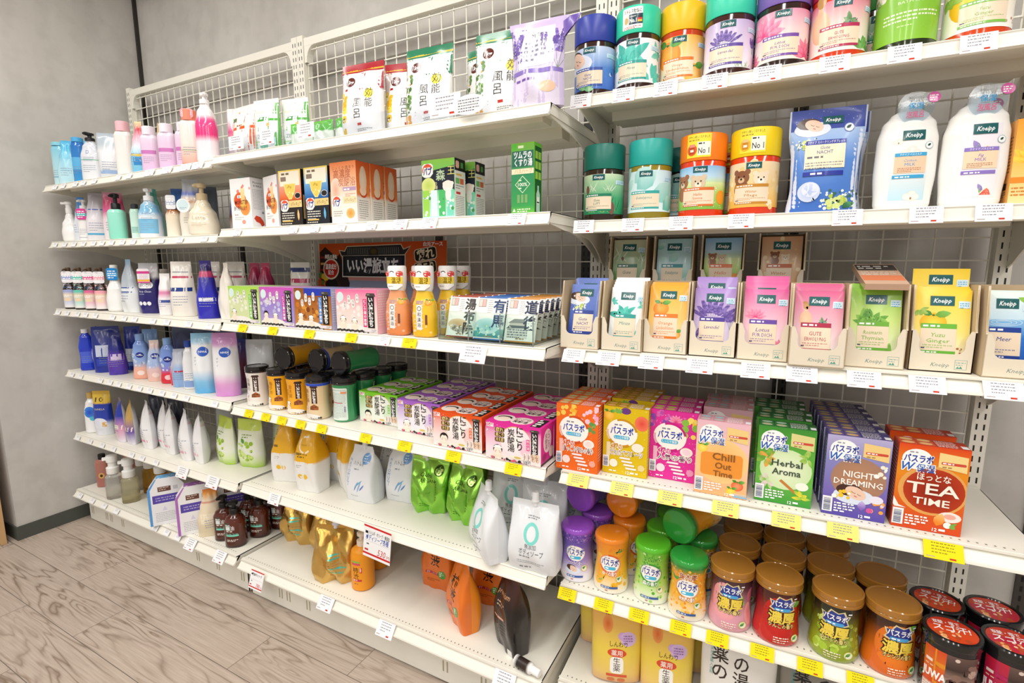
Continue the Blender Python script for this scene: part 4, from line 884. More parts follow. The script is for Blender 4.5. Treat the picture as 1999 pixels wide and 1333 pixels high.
def art_w(bg, mid, title, tcol, w2='#2a62b8', gold='#f0cf86', y0=98):
    A = Art(); A.grad(-54, 0, 108, 166, bg); A.up(); mid(A); A.up(6); A.poly([(8, 128), (50, 122), (50, 152), (8, 156)], gold); A.up(); A.rr(12, 134, 36, 5, 2, '#d0503c'); A.up(); A.lines(14, 135.4, 32, 1, 1, '#fff', t=2.2); A.lines(14, 128, 32, 1, 1, '#b08a4a', t=2.5)
    A.ell(-24, 138, 23, 20, '#fdfcf8', 22); A.up(); A.lines(-36, 150, 24, 1, 1, '#9a9aa8', t=2.6); bl_name(A, -22, 133, 13, 44); A.up(2); A.text('W', -36, 116, 17, w2, w=20, bold=.02, shear=.3, out='#ffffff', outw=.08); A.text('保湿', -10, 116, 13, w2, w=28, bold=.01, out='#ffffff', outw=.08)
    y = y0
    for s_, hh, ww in title: A.text(s_, 4, y - hh, hh, tcol, w=ww, bold=.015); y -= hh * 1.25
    A.barcode(-52, 6, 17, 32, horiz=True); A.text('12', 14, 3, 7, '#fff', bold=.02); A.lines(20, 5, 30, 1, 1, '#fff', t=4); A.lines(-32, 25, 36, 4, 5.5, '#fdfdfa', t=3); return A
def mid_chill(A): A.ell(0, 78, 52, 50, '#f5b25e', 26, '#f9cf8c'); A.up(); A.rr(-42, 44, 84, 52, 8, '#f0983a'); A.up(); p_fruit(A, -40, 104, 10, '#f0d040', '#f8e878'); p_fruit(A, 34, 28, 11, '#e86a3a', '#f4a070'); p_fruit(A, 22, 14, 9, '#f4cc28', '#f8e468'); A.grad(26, 2, 28, 10, [(0, '#5ab4e0'), (1, '#f4c890')]); A.l -= 2
def mid_herb(A): A.ell(2, 76, 48, 44, '#eef6d8', 28, '#d0e8b0'); A.up(); 
def mid_herb2(A):
    mid_herb(A); p_leaves(A, -34, 98, 26, ('#8cc04a', '#f0a850', '#6aa83a'), 4, 8, 300, 0); p_leaves(A, 40, 106, 20, ('#8cc04a', '#b4d070'), 5, 6, 200, 90); p_leaves(A, -30, 46, 22, ('#c4dca0', '#f0d0e0', '#8cc04a'), 6, 7, 200, 120); A.up(); A.poly([(-8, 50), (22, 26), (26, 30), (-4, 54)], '#c8803a'); A.ell(34, 44, 12, 9, '#f4f8e8'); p_leaves(A, 34, 20, 22, ('#e8d83a', '#a8cc4a'), 7, 6, 180, 0); A.l -= 2
def mid_night(A): A.ell(4, 80, 46, 44, '#c08a62', 28, '#a8806a'); A.up(); p_sleeper(A, 2, 52, 30); A.up(4); p_dots(A, 32, 92, 18, 26, 8, 5, ('#fdfdf6', '#f4f0dc')); p_dots(A, -34, 40, 32, 16, 9, 5, ('#fdfdf6', '#f2c832')); p_dots(A, 26, 20, 26, 24, 9, 6, ('#e8e0f4', '#f4a84a', '#d85aa0')); A.ell(36, 44, 12, 8, '#eceaf8'); A.up(); A.leaf(14, 18, 20, 14, 90, '#8a6ac0', '#c4b0e4'); A.l -= 6
def mid_tea(A): A.ell(4, 80, 52, 48, '#c87a3a', 30, '#e8a85a'); A.up(); A.ell(6, 80, 46, 43, '#8a1f12', 28, '#b83a18'); A.up(); A.poly([(-54, 62), (-44, 44), (-32, 40), (-50, 40), (-54, 46)], '#fbf6ee'); A.ell(34, 34, 17, 10, '#fbeee6'); A.up(); A.ell(34, 35, 9, 5, '#f0b0a0'); A.leaf(16, 14, 26, 17, 75, '#f08a2a', '#f8c070'); A.ell(32, 18, 6, 6, '#fbfaf4'); p_leaves(A, 36, 16, 14, ('#7ab04a',), 3, 3, 60, -20); A.l -= 3
def top_art(c, c2, oval, seed=3):
    A = Art(); A.rect(-54, 0, 108, 46, c); A.up()
    for k in range(2): A.rect(-50 + k * 27, 3, 25, 40, c2); A.up(); A.ell(-37.5 + k * 27, 32, 10, 7, oval); A.ell(-37.5 + k * 27, 13, 10, 7, mixc(oval, '#e8a070', .35)); A.l -= 1
    A.lines(6, 38, 32, 9, 4.2, mixc(c, '#fff', .75), t=1.8, seed=seed); A.rect(42, 6, 10, 16, '#eceef2'); A.text('12', 12, 6, 5, '#fff'); return A
def plain_side(c, c2='#fff', w=44.5, h=166): S = Art(); S.rect(0.5, 0, w - .5, h, c); S.up(); S.lines(4, h * .9, w - 8, int(h / 9), 7, mixc(c, c2, .6), t=2.6); return S
BW, BH, BD = .106, .166, .045
def tablet_box(A, sc, tc, tc2, ov): return carton('bath_tablet_box', BW, BH, BD, A, plain_side(sc), top_art(tc, tc2, ov), plain_side(mixc(sc, '#888', .25)), (sc, sc, tc))
def row_of(o, p, rz, n, dep, label, cat, group, dx=0., gap=.0024, names=('second', 'third', 'fourth', 'fifth', 'sixth')):
    """n copies one behind the other; label % place"""
    c, s = math.cos(rad(rz)), math.sin(rad(rz))
    for k in range(n):
        q = o if k == 0 else copy_thing(o); d = k * (dep + gap) if not isinstance(dep, (list, tuple)) else dep[k]; X = dx * k
        put(q, (p[0] + c * X - s * d, p[1] + s * X + c * d, p[2]), rz, label % ('front' if k == 0 else ('rearmost' if k == n - 1 and n > 2 else names[k - 1])), cat, group)
GB = 'boxes of bath tablets on the fourth shelf'
row_of(tablet_box(art_ribbon('#ee6a1e', '#d0501a', ('#f2903e', '#f8b060'), top_wa, 'ほっこり和みの香り', 1), '#e8641c', '#d85a20', '#e88a4a', '#c8d8a0'), (1.2532, -0.3167, 0.7072, 1.859, 0.1137, 0.1657), YAW, 4, BD, '%s box of the orange tablet box row at the left end', 'box', GB, dx=.001)
row_of(tablet_box(art_ribbon('#dcbc12', '#c89018', ('#e8d048', '#f0e080'), top_fr, 'とれたてフルーツ', 2), '#d4b410', '#c8a018', '#a88a20', '#e0b060'), (1.3636, -0.2875, 0.7072, 1.859, 0.1117, 0.1596), YAW, 4, [0, .078, .124, .17], '%s box of the yellow fruit tablet box row', 'box', GB, dx=.0)
row_of(tablet_box(art_ribbon('#e0309a', '#c81a80', ('#ee6ab8', '#f49ad0'), top_ro, '人気の香り', 3), '#d82a90', '#c02a80', '#e060a0', '#c0d060'), (1.4696, -0.2626, 0.7072, 1.859, 0.1063, 0.1634), YAW, 3, BD, '%s box of the magenta tablet box row', 'box', GB, dx=-.001)
p = (1.5776, -0.298, 0.7072, 1.859, 0.1075, 0.1696)
CH = tablet_box(art_w([(0, '#f4b478'), (.3, '#f6c69a'), (.7, '#f0c8c0'), (1, '#e8b8c4')], mid_chill, (('Chill', 17, 44), ('Out', 15, 32), ('Time', 14, 38)), '#8a5a2a'), '#eab0a0', '#d8a0a8', '#c890a0', '#a8c8d0')
row_of(CH, p, YAW, 4, [0, .115, .162, .208], '%s box of the pale peach tablet boxes with a drink glass', 'box', GB, dx=.002)
row_of(tablet_box(art_w([(0, '#3f9a3a'), (.3, '#6ab84a'), (.75, '#5aa83c'), (1, '#3f8f34')], mid_herb2, (('Herbal', 15, 56), ('Aroma', 15, 52)), '#3a4a3a', gold='#e0d890'), '#2f8038', '#2a6a34', '#3a7a44', '#a8d0b0'), (1.6978, -0.2782, 0.7072, 1.859, 0.122, 0.1673), YAW, 5, [0, .062, .108, .154, .2], '%s box of the green herbal tablet box row', 'box', GB, dx=-.004)
row_of(tablet_box(art_w([(0, '#5a4aa8'), (.3, '#7a6ab8'), (.7, '#8a8ac4'), (1, '#b8b0d8')], mid_night, (('NIGHT', 14, 50), ('DREAMING', 13, 80)), '#fdf8f0'), '#4a4a90', '#48427a', '#6a5a94', '#c0b480'), (1.8216, -0.2795, 0.7072, 1.859, 0.106, 0.1694), YAW, 6, BD, '%s box of the purple night tablet box row', 'box', GB, dx=-.002, gap=.0016)
row_of(tablet_box(art_w([(0, '#d84a1c'), (.3, '#e0621e'), (.7, '#e8901e'), (1, '#e0481a')], mid_tea, (('ほっとな', 12, 50), ('TEA', 24, 78), ('TIME', 15, 54)), '#fdf4e6', gold='#f4d890', y0=112), '#d0401c', '#b83a20', '#c85a38', '#e8c080'), (1.9374, -0.2753, 0.7072, 1.859, 0.1097, 0.1741), YAW, 2, [0, .08], '%s box of the two red tea tablet boxes at right', 'box', GB)

# ---- shrink-wrapped bottles, fifth shelf
RB = [(0, .0395), (.0, .0395), (.003, .0425), (.018, .0435), (.045, .0405), (.08, .0375), (.105, .0385), (.122, .0415), (.132, .0425)]
def rb(z): return interp([(r[0], r[1]) for r in RB], z)[0]
def salt_bottle(cap, grad, deco, swirl, name2, word=None):
    o = empty('bath_salt_bottle'); b = MB()
    b.lathe([(rb(z) - (.003 if z == 0 else 0), z, colramp(grad, z / .132)) for z in [0, .002, .006, .012, .02, .03, .04, .05, .06, .07, .08, .09, .1, .11, .12, .128, .132]], 40); part(b, 'bottle_body', M_GLOSS, o, 50)
    b = MB(); A = Art(); deco(A); A.up(4)
    A.at(0, -6, 1.1)
    A.ell(0, 76, 27, 22, mixc(swirl, '#ffffff', .15), 24); A.up(); A.ell(0, 77, 24, 19, '#fdf8f2', 24); A.up(); A.ring(0, 77, 26, 22, 4, swirl, 15, 100); A.ring(0, 77, 27, 22, 4, swirl, 200, 280); A.lines(-13, 89, 26, 1, 1, '#9a94a8', t=2.4); bl_name(A, 0, 73, 14, 42); A.up(2); A.rr(-13, 63, 27, 7, 3, '#4ab8da'); A.up(); A.lines(-10, 65, 21, 1, 1, '#ffffff', t=3)
    A.text(name2, 0, 50, 8, '#ffffff', w=32, bold=.02, out=swirl, outw=.09); A.up(); A.end()
    if word: A.text(word, 0, 102, 13, '#b0502a', w=40, bold=.01, out='#fbf2dc', outw=.08)
    A.ell(24, 40, 9, 8, '#d8c850'); A.up(); A.ell(24, 40, 7.6, 6.8, '#f4f2dc'); A.up(); A.leaf(18, 39, 12, 7, 25, '#2f7a3a', '#5aa04a'); A.rect(-20, 16, 40, 5.5, '#3a62a8'); A.up(); A.lines(-18, 17.6, 36, 1, 1, '#e0ecf8', t=2.4); A.lines(-9, 9, 18, 1, 1, '#b84a50', t=2.4)
    A.put(b, lambda x, y, o_: ((rb(y * MM) + o_) * math.sin(x * MM / .041), -(rb(y * MM) + o_) * math.cos(x * MM / .041), y * MM), step=4.5, stepy=9, clip=(-999, 1, 999, 999)); part(b, 'label', M_GLOSS, o, 50)
    b = MB(); b.lathe([(.0428, .1305), (.0434, .133), (.0428, .139), (.040, .1425), (.036, .1432)], 40, col=cap); part(b, 'cap', M_SHINE, o, 40)
    return o
def d_lav(A): p_dots(A, -60, 108, 120, 22, 150, 2.4, ('#6a48b0', '#8a68c8', '#4a3490', '#b498dc'), 3); p_dots(A, -60, 40, 120, 60, 40, 1, ('#c8b8e8', '#4a5ab8'), 4); A.at(-4, 38, 1); p_sleeper(A, 0, 0, 17); A.end()
def d_yuz(A): A.ell(18, 108, 22, 18, '#f6b028', 18, '#f08a1c'); A.leaf(12, 108, 26, 10, 20, '#4a8a34', '#6aa84a'); A.ell(-30, 60, 20, 40, '#f0a024', 16, '#f8c040'); A.leaf(-34, 36, 18, 10, -8, '#5a9a44', '#8cc06a'); p_dots(A, 10, 24, 40, 40, 10, 8, ('#f6c030', '#f4b020'))
def d_for(A): p_leaves(A, 0, 106, 30, ('#5ab030', '#8cd050', '#3f9428'), 5, 12, 180, 0); p_dots(A, -60, 8, 120, 120, 70, 4.5, ('#8cd04a', '#a8dc6a', '#5ab034', '#d0ec9c'), 6)
def d_kin(A): p_dots(A, -60, 20, 120, 104, 150, 3.8, ('#f4a41c', '#f8c03a', '#f09018', '#fbd668'), 8); p_leaves(A, -30, 92, 18, ('#3f9440', '#6ab04a'), 3, 3, 90, 40)
LAV = salt_bottle('#9a52cc', [(0, '#fbfaff'), (.16, '#f0ecf8'), (.45, '#a08ad0'), (.75, '#6a58b0'), (1, '#7a48b8')], d_lav, '#7a5ab0', 'ナイトラベンダー')
YUZ = salt_bottle('#f08a20', [(0, '#fdfaf4'), (.15, '#fbe8c0'), (.4, '#f7b830'), (1, '#f08c1e')], d_yuz, '#e0661c', 'ゆずの香り')
FOR = salt_bottle('#5cc028', [(0, '#fafdf4'), (.12, '#eef8d8'), (.4, '#b4e070'), (1, '#6cc034')], d_for, '#3a9a30', '森の香り')
KIN = salt_bottle('#2f9a3c', [(0, '#fdfaf2'), (.14, '#fbecc4'), (.4, '#f6b42a'), (.85, '#f2a022'), (.93, '#3a8a3a'), (1, '#2f8a3a')], d_kin, '#d88a1a', '金木犀の香り', '金木犀')
GS = 'shrink wrapped bath salt bottles'
z5 = .399
def lay(o, p, yaw, lab, r=.0425, pitch=90, cat='bottle', g=GS):
    """lying on its side, cap towards the viewer"""
    o.location = p; o.rotation_euler = (rad(pitch), 0, rad(yaw)); tag(o, lab, cat, g)
put(LAV, (1.2407, -0.261, 0.399, 0.0436, 0.1418), 12, 'purple lavender bottle in the front row at the left end', 'bottle', GS)
put(YUZ, (1.3337, -0.2645, 0.399, 0.0459, 0.1406), 10, 'orange yuzu bottle in the front row', 'bottle', GS)
put(FOR, (1.4336, -0.2566, 0.399, 0.0451, 0.1391), 6, 'bright green forest bottle in the front row', 'bottle', GS)
put(KIN, (1.535, -.262, z5), 6, 'golden osmanthus bottle with green cap in the front row', 'bottle', GS)
put(copy_thing(LAV), (1.262, -.165, z5), 40, 'purple bottle standing in the second row under a lying purple bottle', 'bottle', GS)
put(copy_thing(YUZ), (1.352, -.168, z5), 60, 'orange bottle standing in the second row under a lying orange bottle', 'bottle', GS)
put(copy_thing(FOR), (1.441, -.166, z5), 30, 'green forest bottle in the second row behind the front one', 'bottle', GS)
put(copy_thing(FOR), (1.448, -.075, z5), 30, 'green capped bottle in the third row against the mesh', 'bottle', GS)
put(copy_thing(KIN), (1.53, -.17, z5), 30, 'golden bottle in the second row under the lying green capped bottle', 'bottle', GS)
lay(copy_thing(LAV), (1.244, -.068, z5 + .1445 + .0436), -14, 'purple bottle lying on its side on top, cap facing out')
lay(copy_thing(YUZ), (1.347, -.045, z5 + .1445 + .0436), -6, 'orange bottle lying on its side on top, cap facing out')
lay(copy_thing(KIN), (1.556, -.125, z5 + .1455 + .043), -22, 'green capped bottle lying on its side over the golden ones', pitch=92)

# ---- gold-lidded jars
GJP = [(0, .041), (.003, .0455), (.014, .0465), (.03, .0445), (.05, .042), (.08, .0415), (.105, .0425), (.122, .0435)]
def gj(z): return interp(GJP, z)[0]
def gold_jar(base, dark, deco, name2):
    o = empty('rich_salt_jar'); b = MB()
    b.lathe([(gj(z), z, colramp([(0, base), (.35, base), (.62, mixc(base, dark, .5)), (.85, dark), (1, dark)], z / .122)) for z in [0, .002, .006, .012, .02, .03, .04, .05, .06, .07, .085, .1, .112, .122]], 40); part(b, 'jar_body', M_SHINE, o, 50)
    b = MB(); A = Art(); deco(A); A.up(5); A.at(0, 8, 1.12)
    A.poly([(-20, 74), (-24, 86), (-14, 84), (-8, 95), (4, 90), (14, 95), (18, 86), (25, 86), (20, 76), (24, 66), (10, 62), (-10, 62), (-24, 67)], '#e8d8a0'); A.up(); A.poly([(-18, 74), (-21, 84), (-13, 82), (-7, 92), (4, 88), (12, 92), (16, 84), (22, 84), (18, 76), (21, 68), (9, 64), (-9, 64), (-21, 69)], '#2a3a90'); A.up(); bl_name(A, 0, 74, 10.5, 38, '#ffffff', '#2a3a90'); A.up(2); A.rr(-15, 64, 30, 6.5, 3, '#4aa8e4'); A.up(); A.lines(-12, 66, 24, 1, 1, '#ffffff', t=2.6)
    A.text('濃厚', 0, 41, 20, '#f4d850', w=48, bold=.03, out='#2a1a10', outw=.06); A.up(2); A.text(name2, 0, 31, 7.5, '#f8e488', w=44, bold=.02, out='#2a1a10', outw=.06); A.end(); A.ell(28, 20, 9, 8, '#c8d048'); A.up(); A.ell(28, 20, 7.6, 6.6, '#f2f4d8'); A.up(); A.leaf(22, 19, 12, 6, 25, '#2f7a3a', '#7ab84a'); A.lines(-14, 20, 28, 3, 5, '#f8ecd8', t=2.2); A.lines(22, 108, 18, 1, 1, '#ffffff', t=3)
    A.put(b, lambda x, y, o_: ((gj(y * MM) + o_) * math.sin(x * MM / .0435), -(gj(y * MM) + o_) * math.cos(x * MM / .0435), y * MM), step=4.5, stepy=10, clip=(-999, 1, 999, 999)); part(b, 'label', M_GLOSS, o, 50)
    b = MB(); n = 40
    b.lathe([(.0455, .121), (.0468, .122), (.0468, .127), (.0452, .1285), (.0466, .130), (.0466, .141), (.0446, .1425), (.043, .1425), (.042, .1412), (.0, .1412)], n, col='#a8732c', cap=False); part(b, 'lid', M_SHINE, o, 30)
    return o
def d_peach(A): A.ell(-12, 68, 32, 44, '#f4b8b4', 22, '#eda0a8'); A.up(); A.leaf(4, 104, 50, 17, -55, '#5aa834', '#8cd050'); A.ell(44, 44, 10, 26, '#e88a90', 14, '#f0b0a8'); A.ell(52, 84, 12, 18, '#d8788a', 12)
def d_apple(A): A.ell(0, 66, 40, 46, '#d8281e', 24, '#c01a16'); A.up(); A.rect(2, 104, 2, 8, '#6a3a1a'); A.leaf(18, 94, 26, 14, 8, '#5a9a3a', '#8cc45a'); A.ell(56, 60, 16, 30, '#c82a20', 14)
def d_grape(A): p_dots(A, -34, 22, 54, 70, 40, 9, ('#a8c83a', '#bcd850', '#94b82c', '#d0e47a'), 3); A.up(); p_dots(A, 26, 24, 28, 60, 16, 6.5, ('#8a9a30', '#a4b44a', '#b8c860'), 5); A.leaf(-12, 104, 40, 32, -40, '#4f9a34', '#7cc04a'); A.leaf(0, 108, 34, 26, -70, '#5aa83c', '#8ccc58')
def d_oran(A): A.ell(0, 66, 42, 46, '#f08a1e', 24, '#e8761a'); A.up(); A.leaf(8, 106, 26, 12, 12, '#4f9a3a', '#7ac05a'); A.ell(56, 56, 15, 30, '#e8761a', 14)
J1 = gold_jar('#e0a0b0', '#4a2c34', d_peach, 'ももの香り'); J2 = gold_jar('#c8221c', '#4a1414', d_apple, 'りんごの香り'); J3 = gold_jar('#94a82a', '#24281c', d_grape, 'ぶどうの香り'); J4 = gold_jar('#e06a1c', '#3a1c12', d_oran, 'オレンジの香り')
GG = 'gold lidded bath salt jars'
put(J1, (1.6125, -0.2637, 0.399, 0.0444, 0.1468), 2, 'pink peach jar with gold lid in the front row', 'jar', GG)
put(J2, (1.706, -.262, z5), 14, 'red apple jar with gold lid in the front row', 'jar', GG)
put(J3, (1.8144, -0.254, 0.399, 0.0481, 0.149), -6, 'green grape jar with gold lid in the front row', 'jar', GG)
put(J4, (1.9072, -0.2523, 0.399, 0.0478, 0.1517), 12, 'orange jar with gold lid in the front row', 'jar', GG)
for src, x, y, w_, nm in ((J1, 1.62, -.163, 'second', 'peach jar'), (J2, 1.714, -.166, 'second', 'apple jar'), (J3, 1.808, -.163, 'second', 'grape jar'), (J4, 1.902, -.158, 'second', 'orange jar'), (J1, 1.622, -.068, 'third', 'peach jar'), (J2, 1.716, -.071, 'third', 'apple jar'), (J3, 1.81, -.068, 'third', 'grape jar')):
    put(copy_thing(src), (x, y, z5), 10, 'gold lidded jar in the %s row, behind the %s' % (w_, nm) + (' and touching the mesh' if w_ == 'third' else ''), 'jar', GG)

# ---- black tubs
def tub(c0, c1):
    o = empty('carbonated_bath_tub'); b = MB(); r = .0435
    b.lathe([(.039, 0), (.041, .003), (r, .115), (r, .118)], 40, col='#17161a'); part(b, 'tub_body', M_SHINE, o, 40)
    b = MB(); A = Art(); A.grad(-52, 10, 34, 94, [(0, '#f4ece6'), (.22, '#f2dccf'), (.24, c0), (.7, mixc(c0, c1, .4)), (1, c0)]); A.grad(-34, 34, 16, 70, [(0, c1), (1, c1)]); A.up(); A.grad(-18, 10, 48, 94, [(0, '#8a6a5a'), (.4, '#b09080'), (.7, '#3a2a26'), (1, '#6a5048')]); A.up(); p_dots(A, -16, 12, 44, 88, 26, 9, ('#c8a898', '#5a4038', '#8a6a5c', '#e0ccc0', '#2a1c1a'), 4); A.up(2)
    A.text('JUWA', -34, 44, 17, '#ffffff', w=36, bold=.04); A.lines(-48, 74, 26, 1, 1, '#f8e4d8', t=6); A.lines(-48, 66, 28, 1, 1, '#f4c8b0', t=2.4); A.lines(-50, 30, 28, 4, 5, '#c89a84', t=1.8)
    A.put(b, on_cyl(lambda z: .041 + .0025 * z / .115 + .0003), step=4.5, stepy=10, clip=(-999, 1, 999, 999)); part(b, 'label', M_GLOSS, o, 50)
    b = MB(); b.lathe([(.0445, .114), (.0455, .116), (.0455, .128), (.044, .1305), (.039, .1305), (.038, .1285), (.0, .1285)], 44, col='#121214', cap=False); l = part(b, 'lid', M_SHINE, o, 30)
    b = MB(); A = Art(); A.ell(0, 0, 37.5, 37.5, '#c8381e', 32); A.up(); A.poly([(-36, 8), (36, 8), (36, -9), (28, -24), (0, -37), (-28, -24), (-36, -9)], c0); A.up(); p_dots(A, -28, -32, 56, 26, 18, 6, ('#e8a060', '#f0c8a0', '#b84a24', '#f4e0c8'), 4); A.up(); A.at(0, 0, .93, 0); A.text('炭酸・塩で', -4, 17, 10, '#ffffff', w=44, bold=.01); A.text('スゴ汗!', 0, -4, 17, '#ffffff', w=62, bold=.015, shear=.15); A.end()
    A.put(b, on_top(.1286)); part(b, 'lid_label', M_GLOSS, l)
    return o
TB1 = tub('#d8481c', '#e8901e'); TB2 = tub('#c01e38', '#b81a58'); GT = 'black tubs of carbonated bath powder'
put(TB1, (1.992, -.285, z5), 6, 'black tub with orange label, nearer of the left pair', 'tub', GT)
put(TB2, (2.084, -.272, z5), 6, 'black tub with crimson label at the right end, front', 'tub', GT)
put(copy_thing(TB1), (1.992, -.19, z5), -8, 'black tub with orange label, behind the front orange one', 'tub', GT)
put(copy_thing(TB2), (2.08, -.175, z5), 6, 'black tub with crimson label, behind the front crimson one', 'tub', GT)

# ---- pouches on the bottom deck
def herb_pouch():
    P = Pouch(.215, [(0, .062), (.5, .064), (.86, .064), (.93, .055), (1, .052)], .06, seed=4, belly=.18); b = MB(); P.build(b, [(0, '#e0b080'), (.12, '#f0cc70'), (.4, '#f2d652'), (.7, '#f0c060'), (1, '#eeb060')])
    A = Art(); A.ell(-24, 150, 13, 22, '#e2692a', 18, '#f0a050'); A.ell(28, 118, 20, 18, '#d0a8e0', 14, '#e0c0e8'); A.ell(14, 124, 12, 10, '#d4ace2', 12); A.up(); A.lines(16, 124, 24, 4, 6, '#8a6aa0', t=2.4); A.lines(-30, 190, 44, 3, 9, '#8a4a2a', t=4.5); A.text('しんわり', 4, 98, 12, '#3a2a1a', w=44); A.ell(0, 82, 24, 11, '#e0512c', 20); A.up(); A.text('薬用', 0, 76, 12, '#fff4e8', w=28, bold=.01); A.rr(-17, 28, 34, 44, 10, '#fdfaf2'); A.up(); A.vtext('生薬', 0, 70, 18, '#2a2018', bold=.0, pitch=19); A.rect(-26, 18, 52, 8, '#e0512c'); A.ell(-14, 8, 10, 6, '#d8743a'); A.ell(12, 8, 10, 6, '#d8743a')
    A.put(b, P.front, step=10, stepy=12); return b.build('herbal_bath_pouch', M_FILM, None, 60)
HP = herb_pouch(); GP = 'yellow herbal bath pouches on the bottom deck'
for x, y, rz, lab in ((1.262, -.16, 20, 'yellow herbal pouch at the left, furthest back on the bottom deck'), (1.33, -.19, 30, 'yellow herbal pouch squeezed second from the left on the bottom deck'), (1.352, -.255, 18, 'yellow herbal pouch at the front left of the bottom deck'), (1.455, -.235, 10, 'yellow herbal pouch at the front, third from the left below the tags'), (1.50, -.13, 4, 'yellow herbal pouch behind, next to the white pouch')):
    o = HP if rz == 20 else copy_thing(HP); put(o, (x, y, .1355 + (.003 if rz == 30 else 0)), rz, lab, 'pouch', GP, tilt=(-5 if rz != 30 else -9, 0))
def big_pouch(c, txt, tc, accent):
    P = Pouch(.22, [(0, .08), (.7, .082), (1, .078)], .08, seed=8); b = MB(); P.build(b, c); A = Art(); A.ell(8, 196, 44, 14, accent, 20, '#f0b890'); A.up()
    A.vtext('天然生薬入浴剤', -58, 170, 8, '#5aa8a0', pitch=9); A.vtext(txt[:2], -40, 178, 36, tc, bold=.01, pitch=38); A.vtext(txt[2:], 6, 168, 34, tc, bold=.01, pitch=36)
    A.put(b, P.front, step=10, stepy=12); return b.build('herbal_soak_pouch', M_FILM, None, 60)
q = RU(.43, -.24); put(big_pouch('#f2efe9', '薬のの湯', '#3a2a20', '#d86a34'), (q[0], q[1], .131), 4, 'large white pouch with bold brush characters on the bottom deck', 'pouch')
q = RU(.60, -.23); put(big_pouch('#8f8a80', '薬のの湯', '#1a1816', '#7a7468'), (q[0], q[1], .131), 4, 'large dark grey pouch with bold brush characters on the bottom deck', 'pouch')

# ================================================================== middle unit
def pouch_thing(name, P, col, art=None, mat=None, back=None, spout=None, lab_step=(9, 10)):
    b = MB(); P.build(b, col, back)
    if art:
        A = Art(); art(A, P.h * 1000); A.put(b, P.front, step=lab_step[0], stepy=lab_step[1], clip=None)
    o = b.build(name, mat or M_FILM, None, 38 if P.box > 3 else 60)
    if spout:
        x, z, r, h, c, ang = spout; b = MB(); b.lathe([(r * .6, -.012), (r * .6, .0), (r * 1.15, .001), (r * 1.15, .004), (r, .005), (r, h - .003), (r * .8, h)], 18, col=c)
        s = part(b, 'spout_cap', M_PLAS, o, 35); s.location = (x, 0, z); s.rotation_euler = (0, rad(ang), 0)
    return o
y1m = -.325
# ---- top shelf: bags behind a clear guard
def kilo_art(top, stripe, pic):
    def f(A, h):
        A.grad(-70, 0, 140, h * .86, [(0, '#f1f0ec'), (1, '#f6f5f2')]); A.rect(-70, h * .62, 140, h * .38, top); A.up()
        pic(A); A.up(2); A.rect(-70, h * .9, 140, 4, stripe); A.rect(-70, h * .86, 140, 3, '#f2efe6')
        A.poly([(-38, 0), (66, 0), (66, h * .6), (44, h * .78), (10, h * .8), (-22, h * .7), (-38, h * .5)], '#f8f7f3'); A.up(); A.ell(-30, h * .74, 14, 14, '#5a2018', 18); A.up(); A.text('1kg', -30, h * .74 - 6, 12, '#ffffff', w=19, bold=.03)
        A.ell(34, h * .56, 15, 13, '#f4e04a', 14); A.up(); A.vtext('効能', 34, h * .63, 24, '#23221f', pitch=27); A.vtext('風呂', 2, h * .5, 25, '#23221f', pitch=29); A.lines(2, h * .14, 40, 1, 1, '#c8342a', t=6); A.lines(-2, h * .09, 48, 2, 4, '#8a8a86', t=2)
    return f
def pic_yuzu(A): p_dots(A, -66, 6, 34, 110, 9, 15, ('#f2cc28', '#f6dc56', '#e8b81c'), 3)
def pic_herb(A): p_dots(A, -66, 30, 40, 100, 40, 7, ('#5a8a3a', '#7aa84a', '#3f6a2a', '#d8a038'), 4); p_dots(A, -66, 2, 28, 28, 5, 10, ('#e8a02a', '#f0b848'), 5)
def kilo(top, stripe, pic, w=.07, h=.2): return pouch_thing('bath_salt_pouch', Pouch(h, [(0, w), (.6, w * .98), (1, w)], .06, fold=.004, seed=3, lean=.05), [(0, '#eceae4'), (.6, '#f2f0ea'), (.62, top), (1, top)], kilo_art(top, stripe, pic), M_GLOSS)
KR = kilo('#a81e2c', '#f0b030', pic_yuzu); KG = kilo('#1c7a54', '#f0c040', pic_herb); GKP = 'one kilogram bath salt pouches'
q = (0.6034, -0.31, 1.5558, 0, 0.1681, 0.1849); put(KR, q, 6, 'red topped one kilogram pouch at left, with yellow fruit', 'pouch', GKP)
q = (0.7059, -0.3, 1.5558, 0, 0.0756, 0.1469); put(copy_thing(KR), (q[0] + .012, -.255, q[2]), 14, 'red topped one kilogram pouch tucked behind the big green one', 'pouch', GKP)
q = (0.8304, -0.31, 1.5558, 0, 0.1382, 0.1701); put(KG, (q[0], q[1], q[2]), 4, 'green topped one kilogram pouch standing upright in full view', 'pouch', GKP)
q = (0.9446, -0.3, 1.5558, 0, 0.0816, 0.1214); put(copy_thing(KG), (q[0] + .02, -.25, q[2]), -8, 'green topped one kilogram pouch half hidden in the middle', 'pouch', GKP)
q = (1.0284, -0.3, 1.5558, 0, 0.1124, 0.1386); put(copy_thing(KG), (q[0] + .01, -.3, q[2]), 6, 'green topped one kilogram pouch behind the long price card', 'pouch', GKP)
